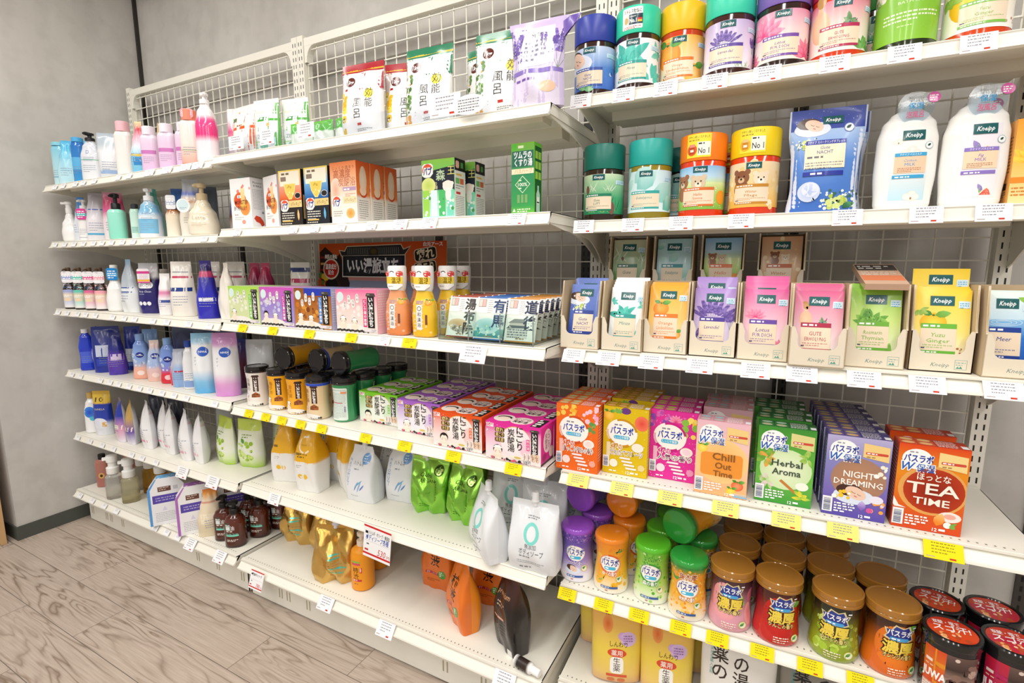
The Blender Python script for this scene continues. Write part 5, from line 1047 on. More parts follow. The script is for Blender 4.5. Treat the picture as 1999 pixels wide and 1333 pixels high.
def lav_art(A, h):
    A.grad(-66, 0, 132, h, [(0, '#e9e2f4'), (.45, '#ddd2ee'), (1, '#c9b6e2')]); A.up(); p_lavender(A, -50, h * .3, h * .6, 3, 4); p_lavender(A, 52, h * .4, h * .55, 5, 4); A.up(3); A.poly([(-38, h * .42), (44, h * .46), (40, h * .92), (-30, h * .9)], '#f6f4fa'); A.up(); A.text('MGE', 2, h * .78, 11, '#4a4a52', w=26); A.lines(-26, h * .72, 56, 5, 10, '#8a88a0', t=5, fill=.6); A.rect(-60, h * .36, 120, 9, '#8a76c4'); A.lines(-44, h * .28, 96, 1, 1, '#7a5ab0', t=5); A.ell(30, h * .2, 18, 12, '#f0c8a8')
q = (1.1498, -0.33, 1.5558, 0, 0.1166, 0.1225); LP_ = pouch_thing('lavender_salt_pouch', Pouch(.185, [(0, .062), (.6, .061), (.8, .063), (1, .07)], .065, fold=.006, seed=9), '#d4c6e8', lav_art, M_GLOSS); put(LP_, (q[0], q[1], q[2]), 4, 'lilac lavender pouch with a pulled out top corner', 'pouch')
b = MB(); b.grid([[(0, -.003, 0), (.0, -.002, .035)], [(.018, -.012, .012), (.02, -.01, .04)], [(.034, -.006, .03), (.04, -.004, .044)]], '#6a50a8'); b.grid([[(0, .003, 0), (.0, .004, .035)], [(.018, -.006, .012), (.02, -.004, .04)], [(.034, -.004, .03), (.04, -.002, .044)]], '#8a74c0'); c_ = part(b, 'pulled_corner', M_GLOSS, LP_, 80); c_.location = (.058, 0, .138)
def or_art(A, h):
    A.rect(-60, 0, 120, h, '#f2f0ec'); A.rect(-60, h * .52, 120, h * .48, '#dc5a1c'); A.rect(-60, h * .3, 22, h * .5, '#e8a030'); A.up(); A.rect(-50, h * .7, 26, 12, '#2a7a3a'); A.rect(-40, h * .58, 96, 8, '#f2e8d8'); A.lines(-36, h * .88, 84, 1, 1, '#f6d8c0', t=5); A.lines(-20, h * .46, 64, 1, 1, '#f6f4f0', t=8); A.rr(-14, h * .34, 46, 10, 4, '#f8f6f0'); A.ell(4, h * .12, 22, 16, '#e8a884', 16, '#f0c8ae'); A.up(); A.text('BV', 4, h * .07, 15, '#ffffff', w=26, bold=.02); A.lines(-18, h * .59, 60, 1, 1, '#a0401a', t=4)
q = (0.0925, -0.31, 1.5558, 0, 0.2057, 0.1681); put(pouch_thing('bath_additive_pouch', Pouch(.155, .062, .045, fold=.003, seed=5), '#dc5a1c', or_art, M_GLOSS), q, -4, 'orange and white pouch with glossy sheen, leftmost on the middle top shelf', 'pouch')
def gr_art(A, h):
    A.rect(-50, 0, 100, h, '#f1f2ee'); A.rect(-50, h * .58, 100, h * .42, '#4fae3c'); A.rect(-50, 0, 100, h * .2, '#8cc84a'); A.up(); A.rect(-36, h * .74, 68, 6, '#f2ead0'); A.rect(-20, h * .6, 40, 9, '#2a8a3c'); A.up(); A.lines(-16, h * .615, 32, 1, 1, '#fff', t=5); A.rr(-20, h * .45, 40, 10, 4, '#f8f6ee'); A.ell(18, h * .5, 5, 6, '#f0a83a'); A.text('ZERO', 0, h * .26, 12, '#8a9a90', w=48); A.ell(-2, h * .12, 16, 10, '#6ab8a0')
GP_ = pouch_thing('green_bath_pouch', Pouch(.16, .05, .04, fold=.003, seed=6), '#56b042', gr_art, M_GLOSS)
def low_green(): return pouch_thing('green_bath_pouch', Pouch(.075, .04, .035, fold=.004, seed=11), [(0, '#f0f2ec'), (.55, '#e2ecd8'), (.6, '#4fb03c'), (1, '#6cc04a')], None, M_GLOSS)
GGP = 'green bath additive pouches on the middle top shelf'
q = (0.204, -0.31, 1.5558, 0, 0.1295, 0.1687); put(GP_, q, 8, 'green and white pouch in front, beside the orange pouch', 'pouch', GGP)
q = (0.2911, -0.3, 1.5558, 0, 0.0961, 0.1508); put(copy_thing(GP_), (q[0], -.275, q[2]), 10, 'green and white pouch behind the first, near the double uprights', 'pouch', GGP)
LG = low_green(); q = (0.3632, -0.3, 1.5558, 0, 0.056, 0.1065); put(LG, (q[0] + .004, -.29, q[2]), 10, 'small crumpled green pouch, left of three behind the clear guard', 'pouch', GGP)
q = (0.4162, -0.3, 1.5558, 0, 0.0659, 0.0943); put(copy_thing(LG), (q[0] + .01, -.29, q[2]), 0, 'small crumpled green pouch, centre of three behind the clear guard', 'pouch', GGP)
q = (0.5008, -0.3, 1.5558, 0, 0.0956, 0.068); o = copy_thing(LG); put(o, (q[0] + .01, -.29, q[2]), -6, 'small green pouch behind a price card, right of three behind the guard', 'pouch', GGP)
zt = MZ[0] + RAILH
def guard(x0, x1, y, z, h, lab):
    b = MB(); b.box(x0, y, z + .001, x1, y + .0015, z + h, '#fff'); o = b.build('clear_guard', M_CLEAR); tag(o, lab, 'shelf guard', 'clear shelf guards'); return o
guard(.02, .37, -.358, zt, .046, 'clear plastic shelf guard before the green pouches'); guard(.375, .78, -.358, zt, .046, 'clear plastic shelf guard before the red kilogram pouches'); guard(.785, 1.04, -.358, zt, .05, 'clear plastic shelf guard before the lilac pouch')
b = MB(); A = Art(); A.ell(0, 12, 11, 11, '#bfe2ee', 20); A.up(); A.ell(0, 12, 9, 9, '#9fd2e6', 20); A.up(); A.lines(-6, 15, 12, 3, 4, '#4a8ab0', t=2); A.put(b, on_front()); b.grid([[(-.011, .0004, .001), (.011, .0004, .001)], [(-.011, .0004, .022), (.011, .0004, .022)]], '#cfe6ee')
o = b.build('round_sticker', M_PAPER); q = (0.2873, -0.362, 1.5558, 0, 0.0394, 0.033); put(o, (q[0], -.3588, q[2] + .006), 0, 'round pale blue sticker on the clear guard between two price cards', 'sticker')

# ---- second shelf: cartons
def art_monster():
    A = Art(); A.rect(-49, 0, 98, 160, '#f4f3f2'); A.up(); p_dots(A, -44, 100, 88, 50, 4, 7, ('#e88a7c', '#eda090'), 12); A.ell(-4, 88, 30, 26, '#d8442a', 22, '#e06a34'); A.ell(18, 66, 24, 26, '#e8823a', 22, '#f0a052'); A.grad(0, 66, 20, 60, [(0, '#f2b840'), (1, '#f8e2b0')]); A.up(); A.rect(-16, 96, 16, 9, '#eef2f6'); A.up(); A.ell(-8, 100, 3, 3, '#5a8ab0', 8); A.text('MONSTER', 2, 76, 15, '#5a2014', w=62, bold=.01); A.text('BUBBLE!!', -4, 58, 14, '#45403c', w=60, bold=.0); A.lines(-34, 42, 36, 1, 1, '#c08a80', t=3); A.lines(-34, 34, 44, 2, 6, '#b0acaa', t=1.8); A.ell(8, 20, 9, 7, '#eaa08e'); return A
def side_monster():
    S = Art(); S.rect(0, 0, 52, 158, '#e9e8ea'); S.up(); S.text('Monster', 26, 140, 8, '#3a3a3e', w=34); S.text('BUBBLE', 26, 130, 7, '#3a3a3e', w=30); S.lines(6, 120, 40, 14, 4.6, '#9a989c', t=1.5); S.poly([(6, 30), (14, 40), (30, 36), (40, 24), (44, 12), (34, 6), (26, 16), (14, 20)], '#c8442a'); S.barcode(36, 44, 10, 12); return S
GC = 'bath cartons on the second middle shelf'; z2 = MZ[1] + RAILH
MO = carton('bubble_bath_carton', .098, .158, .052, art_monster(), side_monster(), None, None, ('#f4f3f2', '#e9e8ea', '#f0eeee'))
put(MO, (.095, -.345, z2), 2, 'white carton with red and orange blob, nearer the left end', 'box', GC)
put(copy_thing(MO), (.222, -.33, z2), -14, 'white carton with red and orange blob, turned behind the first', 'box', GC)
def bab(A, x, y, s):
    A.poly([(x - s, y - s * .7), (x - s, y + s * .7), (x - s * .6, y + s), (x + s * .6, y + s), (x + s, y + s * .7), (x + s, y - s * .5), (x + s * .5, y - s), (x - s * .3, y - s * 1.05), (x - s * .7, y - s * .95)], '#f8f2ea'); A.up(); A.ring(x, y, s * .95, s * .95, s * .16, '#d8402c', 20, 200); A.rect(x - s * .6, y + s * .45, s * 1.2, s * .34, '#e05a3a'); A.up(); A.text('バブ', x, y - s * .6, s * .95, '#23308a', w=s * 1.5, bold=.04)
def art_heart(c, dark, tone):
    A = Art(); A.rect(-48, 0, 96, 164, dark); A.grad(-48, 66, 96, 98, [(0, dark), (.15, c), (.6, tone), (1, '#f4d860')]); A.up(); A.rect(-42, 118, 84, 42, '#f6ecd8'); A.up(); A.lines(-34, 150, 66, 1, 1, '#7a6a50', t=6); A.lines(-38, 132, 76, 1, 1, '#8a7a6a', t=13, fill=.6); A.poly([(-26, 124), (26, 124), (20, 98), (6, 78), (-6, 78), (-20, 98)], '#f0e08a'); A.up(); A.poly([(-22, 122), (22, 122), (17, 98), (5, 81), (-5, 81), (-17, 98)], '#e8cc62'); A.up(); p_dots(A, -14, 92, 28, 26, 7, 4, ('#f6eaa8', '#c8a840'), 2)
    A.ell(32, 88, 13, 9, '#e8e4da'); A.up(); A.ell(32, 88, 11.5, 7.6, '#2a2624'); A.rect(-8, 54, 56, 20, '#eccf8a'); A.up(); A.text('メディキュア', 22, 58, 11, '#4a3a1a', w=44); bab(A, -26, 60, 17); A.lines(-40, 36, 54, 4, 7, '#f2ece0', t=3); A.rect(-40, 12, 46, 4, '#e8c060'); A.lines(-42, 5, 84, 1, 1, '#d8d2c4', t=3); A.leaf(32, 14, 34, 9, 92, '#f0c080' if c[1] == 'e' else '#6ab4dc'); return A
def dark_side(c): S = Art(); S.rect(0, 0, 60, 164, c); S.up(); S.rect(5, 20, 18, 70, '#d8b070'); S.lines(26, 150, 28, 16, 8, '#8a8a90', t=2.5); return S
H1 = carton('bath_tablet_carton', .096, .164, .06, art_heart('#e0662c', '#2a2422', '#e8a88c'), dark_side('#201c1c'), None, dark_side('#201c1c'), ('#2a2422', '#e8c030', '#e8d8a0'))
put(H1, (.33, -.345, z2), 1, 'black carton with golden shield and orange glow', 'box', GC)
H2 = carton('bath_tablet_carton', .096, .164, .06, art_heart('#2a6ab0', '#22242c', '#7ab0dc'), dark_side('#1c1e26'), None, dark_side('#1c1e26'), ('#22242c', '#1c1e26', '#d8e0a0'))
put(H2, (.442, -.345, z2), 1, 'black carton with golden shield and blue glow', 'box', GC)
put(copy_thing(H1), (.345, -.278, z2), 1, 'golden edged carton behind the orange glow one', 'box', GC); put(copy_thing(H2), (.456, -.278, z2), 1, 'golden edged carton behind the blue glow one', 'box', GC)
def art_carrot():
    A = Art(); A.grad(-50, 0, 100, 168, [(0, '#f6f2ec'), (.42, '#f4e6d8'), (.7, '#eeb48a'), (1, '#e8824a')]); A.up(); A.ell(-30, 92, 20, 34, '#e9a88c', 18, '#f4d8c4'); A.up(); A.text('じっくり温まり', 2, 148, 8, '#a05a34', w=84); A.text('高濃度', -4, 126, 20, '#b86a4c', w=66, bold=.01); A.text('炭酸浴', 14, 103, 20, '#c8846a', w=66, bold=.01); A.rect(-2, 88, 50, 10, '#b89ab8'); A.up(); A.lines(2, 90, 42, 1, 1, '#fff', t=4); A.lines(6, 78, 40, 2, 5, '#d89a70', t=2); A.rect(-2, 54, 50, 18, '#f2dcae'); A.up(); A.text('メディキュア', 24, 58, 9, '#8a6a34', w=44); bab(A, -28, 58, 17); A.ell(24, 26, 16, 14, '#e8963a', 18, '#f4c078'); A.lines(-42, 32, 36, 3, 6, '#9a928a', t=1.8); return A
def side_carrot():
    S = Art(); S.grad(0, 0, 52, 168, [(0, '#eeebe6'), (.4, '#eae2da'), (.46, '#e8853c'), (1, '#d85a24')]); S.up(); S.ell(26, 118, 14, 38, '#f0dcc8', 18, '#e8c8ae'); S.ell(26, 84, 15, 15, '#c8502a'); S.up(); S.ell(25, 88, 13, 13, '#f0d0b4'); S.lines(8, 60, 36, 9, 6, '#8a8884', t=2); return S
CA = carton('carbonated_bath_carton', .1, .168, .052, art_carrot(), side_carrot(), None, None, ('#f0d8c4', '#e8a070', '#f0c0a0'))
for k, w_ in enumerate(('front', 'middle', 'rearmost')): put(CA if k == 0 else copy_thing(CA), (.551 + .003 * k, -.345 + .054 * k + (.003 if k == 2 else 0), z2), 0, '%s of the three orange to white cartons in a row' % w_, 'box', GC)
def art_forest():
    A = Art(); A.grad(-50, 0, 100, 148, [(0, '#b8e0e0'), (.35, '#a0d8a8'), (.55, '#3fae6a'), (1, '#8cc84a')]); A.up(); A.poly([(-50, 74), (50, 70), (50, 130), (-10, 122), (-50, 108)], '#1d2230'); A.up(); A.ell(-30, 84, 22, 20, '#b8cc5a', 16, '#d8e08a')
    for k, c in enumerate(('#9ad050', '#d8ecf0', '#4fb86a', '#7ad0b8')): A.rect(-48 + k * 25, 6, 20, 66, c)
    A.up(); p_dots(A, -46, 10, 92, 50, 26, 5, ('#f4f8f4', '#cfe8d0', '#4a9a5a', '#e8f4f8'), 3); A.ell(30, 80, 16, 14, '#f4e4d8'); A.ell(20, 86, 6, 5, '#f4e4d8'); A.ell(42, 86, 6, 5, '#f4e4d8'); A.ell(31, 60, 9, 16, '#f0ece4'); A.vtext('王', 40, 128, 22, '#e8e07a'); A.vtext('森', 8, 120, 26, '#b8cca8', bold=.02); A.vtext('り湯', -6, 92, 9, '#f0ecc0'); bab(A, -32, 122, 17); return A
def side_forest():
    S = Art(); S.rect(0, 0, 50, 148, '#eeeeea'); S.rect(0, 118, 50, 30, '#17181c'); S.up(); S.rr(5, 124, 16, 18, 5, '#f0b8a8'); S.rect(28, 126, 12, 14, '#4f9a4a'); S.rect(6, 106, 26, 5, '#e8c060'); S.rect(4, 86, 18, 14, '#7ab86a'); S.rect(24, 86, 18, 14, '#d87048'); S.lines(4, 80, 40, 2, 6, '#5a5a5a', t=2); S.rect(6, 60, 20, 6, '#c83a3a'); S.lines(4, 54, 40, 12, 4.4, '#7a7a7c', t=1.6); S.barcode(6, 0, 1, 1); return S
FO = carton('forest_bath_carton', .102, .148, .05, art_forest(), side_forest(), None, side_forest(), ('#a0d0b0', '#1a1a1e', '#c8e4a8'))
put(FO, (.868, -.33, z2), 1, 'green forest carton with black corner, front of two', 'box', GC); put(copy_thing(FO), (.887, -.262, z2), 1, 'green forest carton behind its twin', 'box', GC)
def art_tsu():
    A = Art(); A.grad(-30, 0, 60, 162, [(0, '#6cbc3a'), (.12, '#3a9a50'), (.6, '#2f8a5a'), (1, '#7cc040')]); A.up(); A.rect(-28, 108, 56, 36, '#2a6a56'); A.rect(-28, 146, 12, 14, '#58c038'); A.up(); A.lines(-12, 150, 34, 1, 1, '#e8f4c8', t=6); A.text('ツムラの', 0, 128, 14, '#ffffff', w=46, bold=.03); A.text('くすり湯', 2, 111, 14, '#ffffff', w=46, bold=.02); A.rect(-29, 92, 58, 12, '#f2e6c4'); A.up(); A.text('バスハーブ', 2, 94, 9, '#d89a3a', w=46); A.poly([(0, 88), (20, 68), (0, 48), (-20, 68)], '#dcecc8'); A.up(); A.poly([(0, 86), (18, 68), (0, 50), (-18, 68)], '#2f8a58'); A.up(); A.text('100%', 0, 64, 9, '#f0f6e4', w=24, bold=.01); A.lines(-10, 76, 20, 1, 1, '#dcecc8', t=3); A.lines(-10, 58, 20, 1, 1, '#dcecc8', t=3)
    for k in range(3): A.rect(-14 + k * 10, 26, 7, 19, '#7aa86a')
    A.lines(-14, 10, 36, 2, 5, '#e4f0d0', t=2.6); A.poly([(-26, 6), (-22, 14), (-18, 6)], '#f0f6e4'); return A
def side_tsu():
    S = Art(); S.rect(0, 0, 42, 162, '#6cc83a'); S.rect(4, 4, 36, 150, '#14602a'); S.up()
    for r in range(3):
        for k in range(2): S.rect(6 + k * 17, 80 + r * 23, 14, 17, '#a4d85a')
    S.poly([(12, 6), (32, 6), (32, 46), (26, 56), (26, 66), (18, 66), (18, 56), (12, 46)], '#b8d8c8'); S.up(); S.rect(16, 24, 12, 16, '#f2f4f0'); S.rect(15, 26, 14, 3, '#1a2a20'); return S
put(carton('herbal_bath_carton', .06, .162, .042, art_tsu(), side_tsu(), None, None, ('#3a9a50', '#6cc83a', '#8cd84a')), (1.111, -.33, z2), 0, 'tall narrow green carton alone at the right end of the second shelf', 'box', GC)
def white_tall(A, h): A.ell(0, h * .12, 12, 10, '#e8dcd0'); A.lines(-16, h * .4, 30, 4, 6, '#b0a8a4', t=2)
put(pouch_thing('shampoo_refill', Pouch(.175, [(0, .04), (.55, .04), (.72, .02), (.9, .013), (1, .013)], .04, seed=2), [(0, '#f2f0ee'), (.6, '#f0eeec'), (.66, '#8ad0d4'), (.88, '#52bcc4'), (.9, '#e8b060'), (.95, '#3fa8a8'), (1, '#3fa8a8')], white_tall), (.028, -.30, z2), 30, 'white bottle shaped refill with teal neck at the joint of left and middle units', 'pouch')

# ---- third shelf: tourist spring boxes, bottles, tray, backing poster
SIGN = 'いい湯旅立ち'
def sign(A, x, y0, y1, w, txt_h):
    A.rect(x - w / 2, y0, w, y1 - y0, '#1d1a1a'); A.poly([(x - w * .72, y1), (x + w * .72, y1), (x + w * .56, y1 + w * .34), (x - w * .56, y1 + w * .34)], '#4a4640'); A.up(); A.lines(x - w * .5, y1 + w * .1, w, 1, 1, '#8a8474', t=w * .16); A.vtext(SIGN, x, y1 - 3, txt_h, '#f4f2ee', bold=.04, pitch=(y1 - y0 - 6) / 6, wide=1.15)
def pill(A, x, y, w, h, txt): A.rr(x, y, w, h, w / 2 - .01, '#fbf8f2'); A.up(); A.vtext(txt, x + w / 2, y + h - 2, w * .72, '#5a4a50', pitch=(h - 4) / len(txt)); A.l -= 1
def art_tabi(bg, strip, night=None):
    A = Art(); A.grad(-78, 0, 156, 122, bg); A.up()
    if night: p_dots(A, -76, 30, 104, 88, 30, 9, ('#a05a20', '#c8782a', '#7a3e18', '#e09a3c'), 5); A.rect(-34, 100, 112, 22, '#2a3cb0')
    else: p_dots(A, -74, 40, 100, 60, 14, 10, (mixc(bg[1][1], '#fff', .5), mixc(bg[1][1], '#fff', .3)), 6)
    A.up(); A.ell(-60, 100, 13, 14, '#d8ecec'); A.ell(-20, 4, 62, 20, '#f2efe8', 20); A.up()
    for k in range(22): A.ell(-76 + k * 5.6, 4 + (k % 3), 4.2, 3.6, '#26221e' if k % 2 else '#4a443e', 7)
    A.up(); p_bather(A, -52, 34, 15, strip != '#c83aa0', '#221a18'); 
    if strip != '#7ac83a': p_bather(A, -8, 30, 14, True)
    A.up(3)
    for k, (x, y, h, t) in enumerate(((-48, 66, 22, '登別'), (-32, 80, 26, '乳頭'), (-16, 70, 24, '白骨'), (0, 84, 26, '別府'))): pill(A, x, y, 11, h, t)
    A.rect(26, 18, 14, 78, strip); A.up(); A.vtext('にごり湯の旅情', 33, 94, 9, '#ffffff', pitch=10.6, bold=.02); sign(A, 55, 16, 104, 25, 13.5); A.rect(28, 4, 48, 9, '#e8e0e4'); A.text('12包', 64, 5, 7, '#ffffff', out='#6a5a60', outw=.06); return A
def plain_top(c): A = Art(); A.rect(-78, 0, 156, 60, mixc(c, '#fff', .25)); A.up(); A.lines(-60, 44, 120, 4, 9, mixc(c, '#fff', .7), t=3); return A
GT3 = 'spring bath boxes on the third middle shelf'; z3 = MZ[2] + RAILH
def tabi(bg, strip, night, sc): return carton('spring_bath_box', .155, .121, .06, art_tabi(bg, strip, night), plain_side(mixc(sc, '#fff', .5), w=60, h=121), plain_top(sc), plain_side(mixc(sc, '#fff', .6), w=60, h=121), (sc, mixc(sc, '#fff', .5), mixc(sc, '#fff', .2)))
for x, bg, st, n, sc, lab in ((.117, [(0, '#cfe0a0'), (.5, '#d8e0b0'), (1, '#a8d840')], '#7ac83a', None, '#a8d840', 'lime green box with one bather, leftmost of four'), (.277, [(0, '#b8a0d8'), (.5, '#9a8ad0'), (1, '#d050b8')], '#c83aa0', None, '#c850b8', 'magenta and violet box with two bathers'), (.4365, [(0, '#c89050'), (.5, '#b06a2a'), (1, '#8a4a1c')], '#3f86d0', True, '#2a4ab8', 'blue topped box with lantern lit street and two bathers'), (.612, [(0, '#f0e8dc'), (.5, '#f0d8d0'), (1, '#ee6aa0')], '#e03a7c', None, '#e85a96', 'pink box with two bathers, rightmost of four')):
    T = tabi(bg, st, n, sc); put(T, (x, -.378, z3), 0, lab, 'box', GT3)
    put(copy_thing(T), (x + .002, -.316, z3), 0, lab.split(' with')[0].split(' and')[0] + ' box standing behind the front one' if 'lime' not in lab else 'lime green box standing behind the leftmost one', 'box', GT3)
def soap_bottle(c, c2, fruit):
    o = empty('bath_milk_bottle'); L = Loft([(0, .03, .021), (.006, .0335, .024), (.05, .0345, .025), (.085, .032, .023), (.108, .024, .019), (.118, .0205, .019), (.122, .02, .019)], 2.6); b = MB(); L.build(b, [(0, c), (1, c2)], n=36); part(b, 'bottle_body', M_SHINE, o, 60)
    b = MB(); b.lathe([(.0205, .119), (.024, .128), (.0262, .15), (.0262, .182), (.0245, .187), (.02, .188)], 28, col='#eeecea', sy=.85); part(b, 'cap', M_PLAS, o, 40)
    b = MB(); A = Art(); p_dots(A, -28, 12, 56, 78, 30, 4, (mixc(c, '#fff', .4), mixc(c2, '#fff', .2)), 4); A.up(); A.rect(-13, 20, 17, 66, '#f6f2ee'); A.rect(-15, 88, 22, 9, '#c09a90'); A.rect(13, 34, 6, 26, '#7a4a3a'); p_fruit(A, 20, 92, 8, fruit); A.up(4); A.ring(-4.5, 76, 6, 6, 1.4, '#4a4a4a'); A.vtext('和漢浴', -4.5, 66, 11, '#5a5654', pitch=14)
    A.put(b, lambda x, y, o_: L.front(x, y, o_ + .0002), step=5, stepy=10, clip=(-999, 1, 999, 999)); part(b, 'label', M_GLOSS, o, 60)
    b = MB(); A = Art(); A.poly([(-24, 0), (-12, -10), (12, -10), (24, 0), (25, 26), (14, 30), (8, 44), (-8, 44), (-14, 30), (-25, 26)], '#f8f6f2'); A.up(); A.rect(-25, 6, 50, 18, '#f0cf4a'); A.ell(-20, 32, 8, 8, '#d84a44'); A.ell(18, 32, 8, 8, '#d84a44'); A.ell(-2, 32, 9, 8, '#ffffff'); A.up(); A.text('温活', 10, 8, 14, '#5a4410', w=26, bold=.01); A.ring(-2, 33, 8, 7, 2, '#2a2624', 20, 160); A.lines(-25, 35, 10, 2, 6, '#fff', t=3); A.lines(13, 35, 10, 2, 6, '#fff', t=3); A.lines(-14, -2, 28, 1, 1, '#8a8a84', t=2)
    A.put(b, lambda x, y, o_: (x * MM, -math.sqrt(max(.0002, .0275 ** 2 - (x * MM) ** 2)) * .86 - .0006 - o_, .134 + y * MM), step=5); part(b, 'neck_card', M_PAPER, o, 60)
    return o
OB = soap_bottle('#e88a4a', '#f0a878', '#f0a030'); YB_ = soap_bottle('#f2bc1c', '#f6cc3a', '#f09020'); GB3 = 'bath milk bottles with paper neck cards'
put(OB, (.742, -.352, z3), 8, 'orange bath bottle with white cap and neck card', 'bottle', GB3); put(YB_, (.83, -.348, z3), 8, 'yellow bath bottle with white cap, front of three', 'bottle', GB3)
put(copy_thing(YB_), (.862, -.283, z3), 8, 'yellow bath bottle, second of three, partly behind the clear tray', 'bottle', GB3); put(copy_thing(YB_), (.89, -.218, z3), 8, 'yellow bath bottle, rearmost of three', 'bottle', GB3)
put(copy_thing(OB), (.765, -.28, z3), 8, 'orange bath bottle hidden behind the front orange one', 'bottle', GB3)
# acrylic tray
tx0, tx1, ty0, ty1 = .894, 1.165, -.378, -.09
t = empty('acrylic_tray', (0, 0, z3)); tag(t, 'clear acrylic tray with green edges holding bath sachets', 'tray')
def pane(nm, x0, y0, z0, x1, y1, z1, edges):
    b = MB(); b.box(x0, y0, z0, x1, y1, z1, '#fff'); part(b, nm, M_ACRYL, t)
    b = MB()
    for e in edges: b.box(*e, '#7cc4b4')
    return part(b, 'edge', M_ACED, t.children[-1] if False else t)
th3 = .003
pane('floor_pane', tx0, ty0, .001, tx1, ty1, .004, [(tx0, ty0 - .0006, .001, tx1, ty0 - .0001, .004), (tx1 + .0001, ty0, .001, tx1 + .0006, ty1, .004)])
pane('front_pane', tx0, ty0, .0045, tx1, ty0 + th3, .074, [(tx0, ty0, .0742, tx1, ty0 + th3, .0746)])
for k, x in enumerate((tx0, tx0 + .09, tx0 + .18, tx1 - th3)): pane('divider', x, ty0 + th3 + .0005, .0045, x + th3, ty1, .074, [(x, ty0 + th3 + .0005, .0742, x + th3, ty1, .0746), (x, ty0 + .0001 - .0008, .0045, x + th3, ty0 - .0002, .074)])
def spring_sachet(t, pic, edge, kc):
    w, h = .084, .108; b = MB(); yf = lambda x, z: -.003 * (1 - (abs(x) / (w / 2)) ** 4) * math.sin(pi * min(1, max(0, z / h))) ** .5
    F = [[(-w / 2 + w * i / 6, yf(-w / 2 + w * i / 6, h * j / 8), h * j / 8) for i in range(7)] for j in range(9)]; b.grid(F, '#f2efe8'); b.grid([[(x, -y + .0006, z) for x, y, z in r] for r in F], edge, flip=True)
    A = Art(); A.rect(-42, 0, 84, 108, '#f4f1ea'); A.rect(-42, 0, 84, 3, edge); A.rect(-42, 105, 84, 3, edge); A.up(); pic(A); A.up(2); A.rect(-36, 82, 22, 20, '#8a8078'); A.up(); A.rect(-35, 83, 9.5, 18, '#d8d2c8'); A.rect(-24.5, 83, 9.5, 18, '#e2b0a8'); A.lines(-8, 98, 14, 7, 5, '#9a948c', t=1.4); A.vtext(t, 24, 100, 32 if len(t) < 3 else 29, kc, bold=.03, pitch=38 if len(t) < 3 else 31); A.lines(-10, 7, 46, 1, 1, '#a08a60', t=3)
    A.put(b, lambda x, y, o: (x * MM, yf(x * MM, y * MM) - o - .0002, y * MM), step=12, stepy=13.5); return b.build('spring_bath_sachet', M_FILM, None, 50)
def pc_yu(A): A.ell(-8, 34, 30, 14, '#c8a070', 16, '#e0c8a0'); A.ell(4, 24, 34, 12, '#8a8478', 16, '#c8c0b0'); p_dots(A, -36, 12, 50, 18, 16, 5, ('#b0a490', '#e8e2d4', '#7a7468'), 3)
def pc_aru(A): A.ell(-6, 34, 36, 20, '#8ac4c4', 18, '#c4e0e0'); A.grad(-42, 6, 84, 22, [(0, '#2f8a94'), (1, '#7ac0bc')]); p_dots(A, -40, 10, 76, 24, 22, 5, ('#3a98a0', '#5ab0a8', '#d8ecd8', '#e8e0a0'), 4)
def pc_dogo(A): A.poly([(-34, 46), (-18, 56), (6, 56), (18, 46)], '#8a8a88'); A.rect(-30, 34, 44, 12, '#c8c0b4'); A.poly([(-38, 32), (24, 34), (14, 40), (-30, 40)], '#5a646a'); A.rect(-34, 10, 54, 22, '#dcd8d0'); A.up(); A.lines(-34, 28, 56, 4, 6, '#6a747c', t=3); A.l -= 1
SY, SA, SD = spring_sachet('湯布院', pc_yu, '#a04a38', '#3a3634'), spring_sachet('有馬', pc_aru, '#3a6ab0', '#22406a'), spring_sachet('道後', pc_dogo, '#c88a3a', '#2a3450')
GSS = 'hot spring sachets in the acrylic tray'
for S0, x, n, nm, y0 in ((SY, tx0 + .0475, 5, 'brown edged pavilion', .02), (SA, tx0 + .1365, 5, 'blue edged waterfall', .012), (SD, tx0 + .2255, 6, 'orange edged temple', .01)):
    for k in range(n):
        put(S0 if k == 0 else copy_thing(S0), (x, ty0 + y0 + .003 + k * .034, z3 + .006), 0, '%s sachet in the acrylic tray, %s in its row' % (nm, ('frontmost', 'second', 'third', 'fourth', 'fifth', 'sixth')[k]), 'sachet', GSS, tilt=(-16, 0))
# poster card leaning on the mesh
b = MB(); A = Art(); pw, ph = 600, 268; b.box(-.3, .0, 0, .3, .003, ph * MM, '#d8c8a8')
A.grad(-300, 0, 600, ph, [(0, '#c8cce0'), (.38, '#a8aabc'), (.6, '#d86a28'), (1, '#c8501c')]); A.up(); A.grad(-230, 0, 470, 130, [(0, '#b8bed2'), (1, '#8a90a8')]); A.up()
A.poly([(-296, 60), (-296, 236), (-268, 256), (-220, 225), (-150, 100)], '#33201c'); A.poly([(-240, 190), (-190, 230), (-140, 120), (-150, 60)], '#2a1a18'); A.up()
for k in range(4): A.rect(-292, 140 + k * 24, 80 - k * 8, 8, '#8a2a24' if k % 2 else '#e0b060')
p_dots(A, -300, 60, 80, 100, 46, 15, ('#e8a028', '#e0602a', '#c83a24', '#f0c83a', '#5a8a3a'), 6); A.ell(-235, 110, 34, 26, '#1a1614'); A.up()
A.poly([(-184, 220), (-196, 244), (-166, 240), (-154, 257), (106, 261), (118, 244), (150, 254), (124, 222)], '#d8c8a0'); A.up(); A.poly([(-180, 222), (-190, 240), (-164, 236), (-152, 254), (104, 258), (116, 240), (144, 249), (121, 224)], '#2e2e2c'); A.up()
for k in range(28): A.rect(-150 + k * 9, 226, 3.5, 24, '#6a6e68')
A.poly([(-46, 222), (2, 222), (-6, 256), (-38, 256)], '#3a342a'); A.up(); A.ell(-21, 236, 14, 9, '#5a4a1c'); A.l -= 2
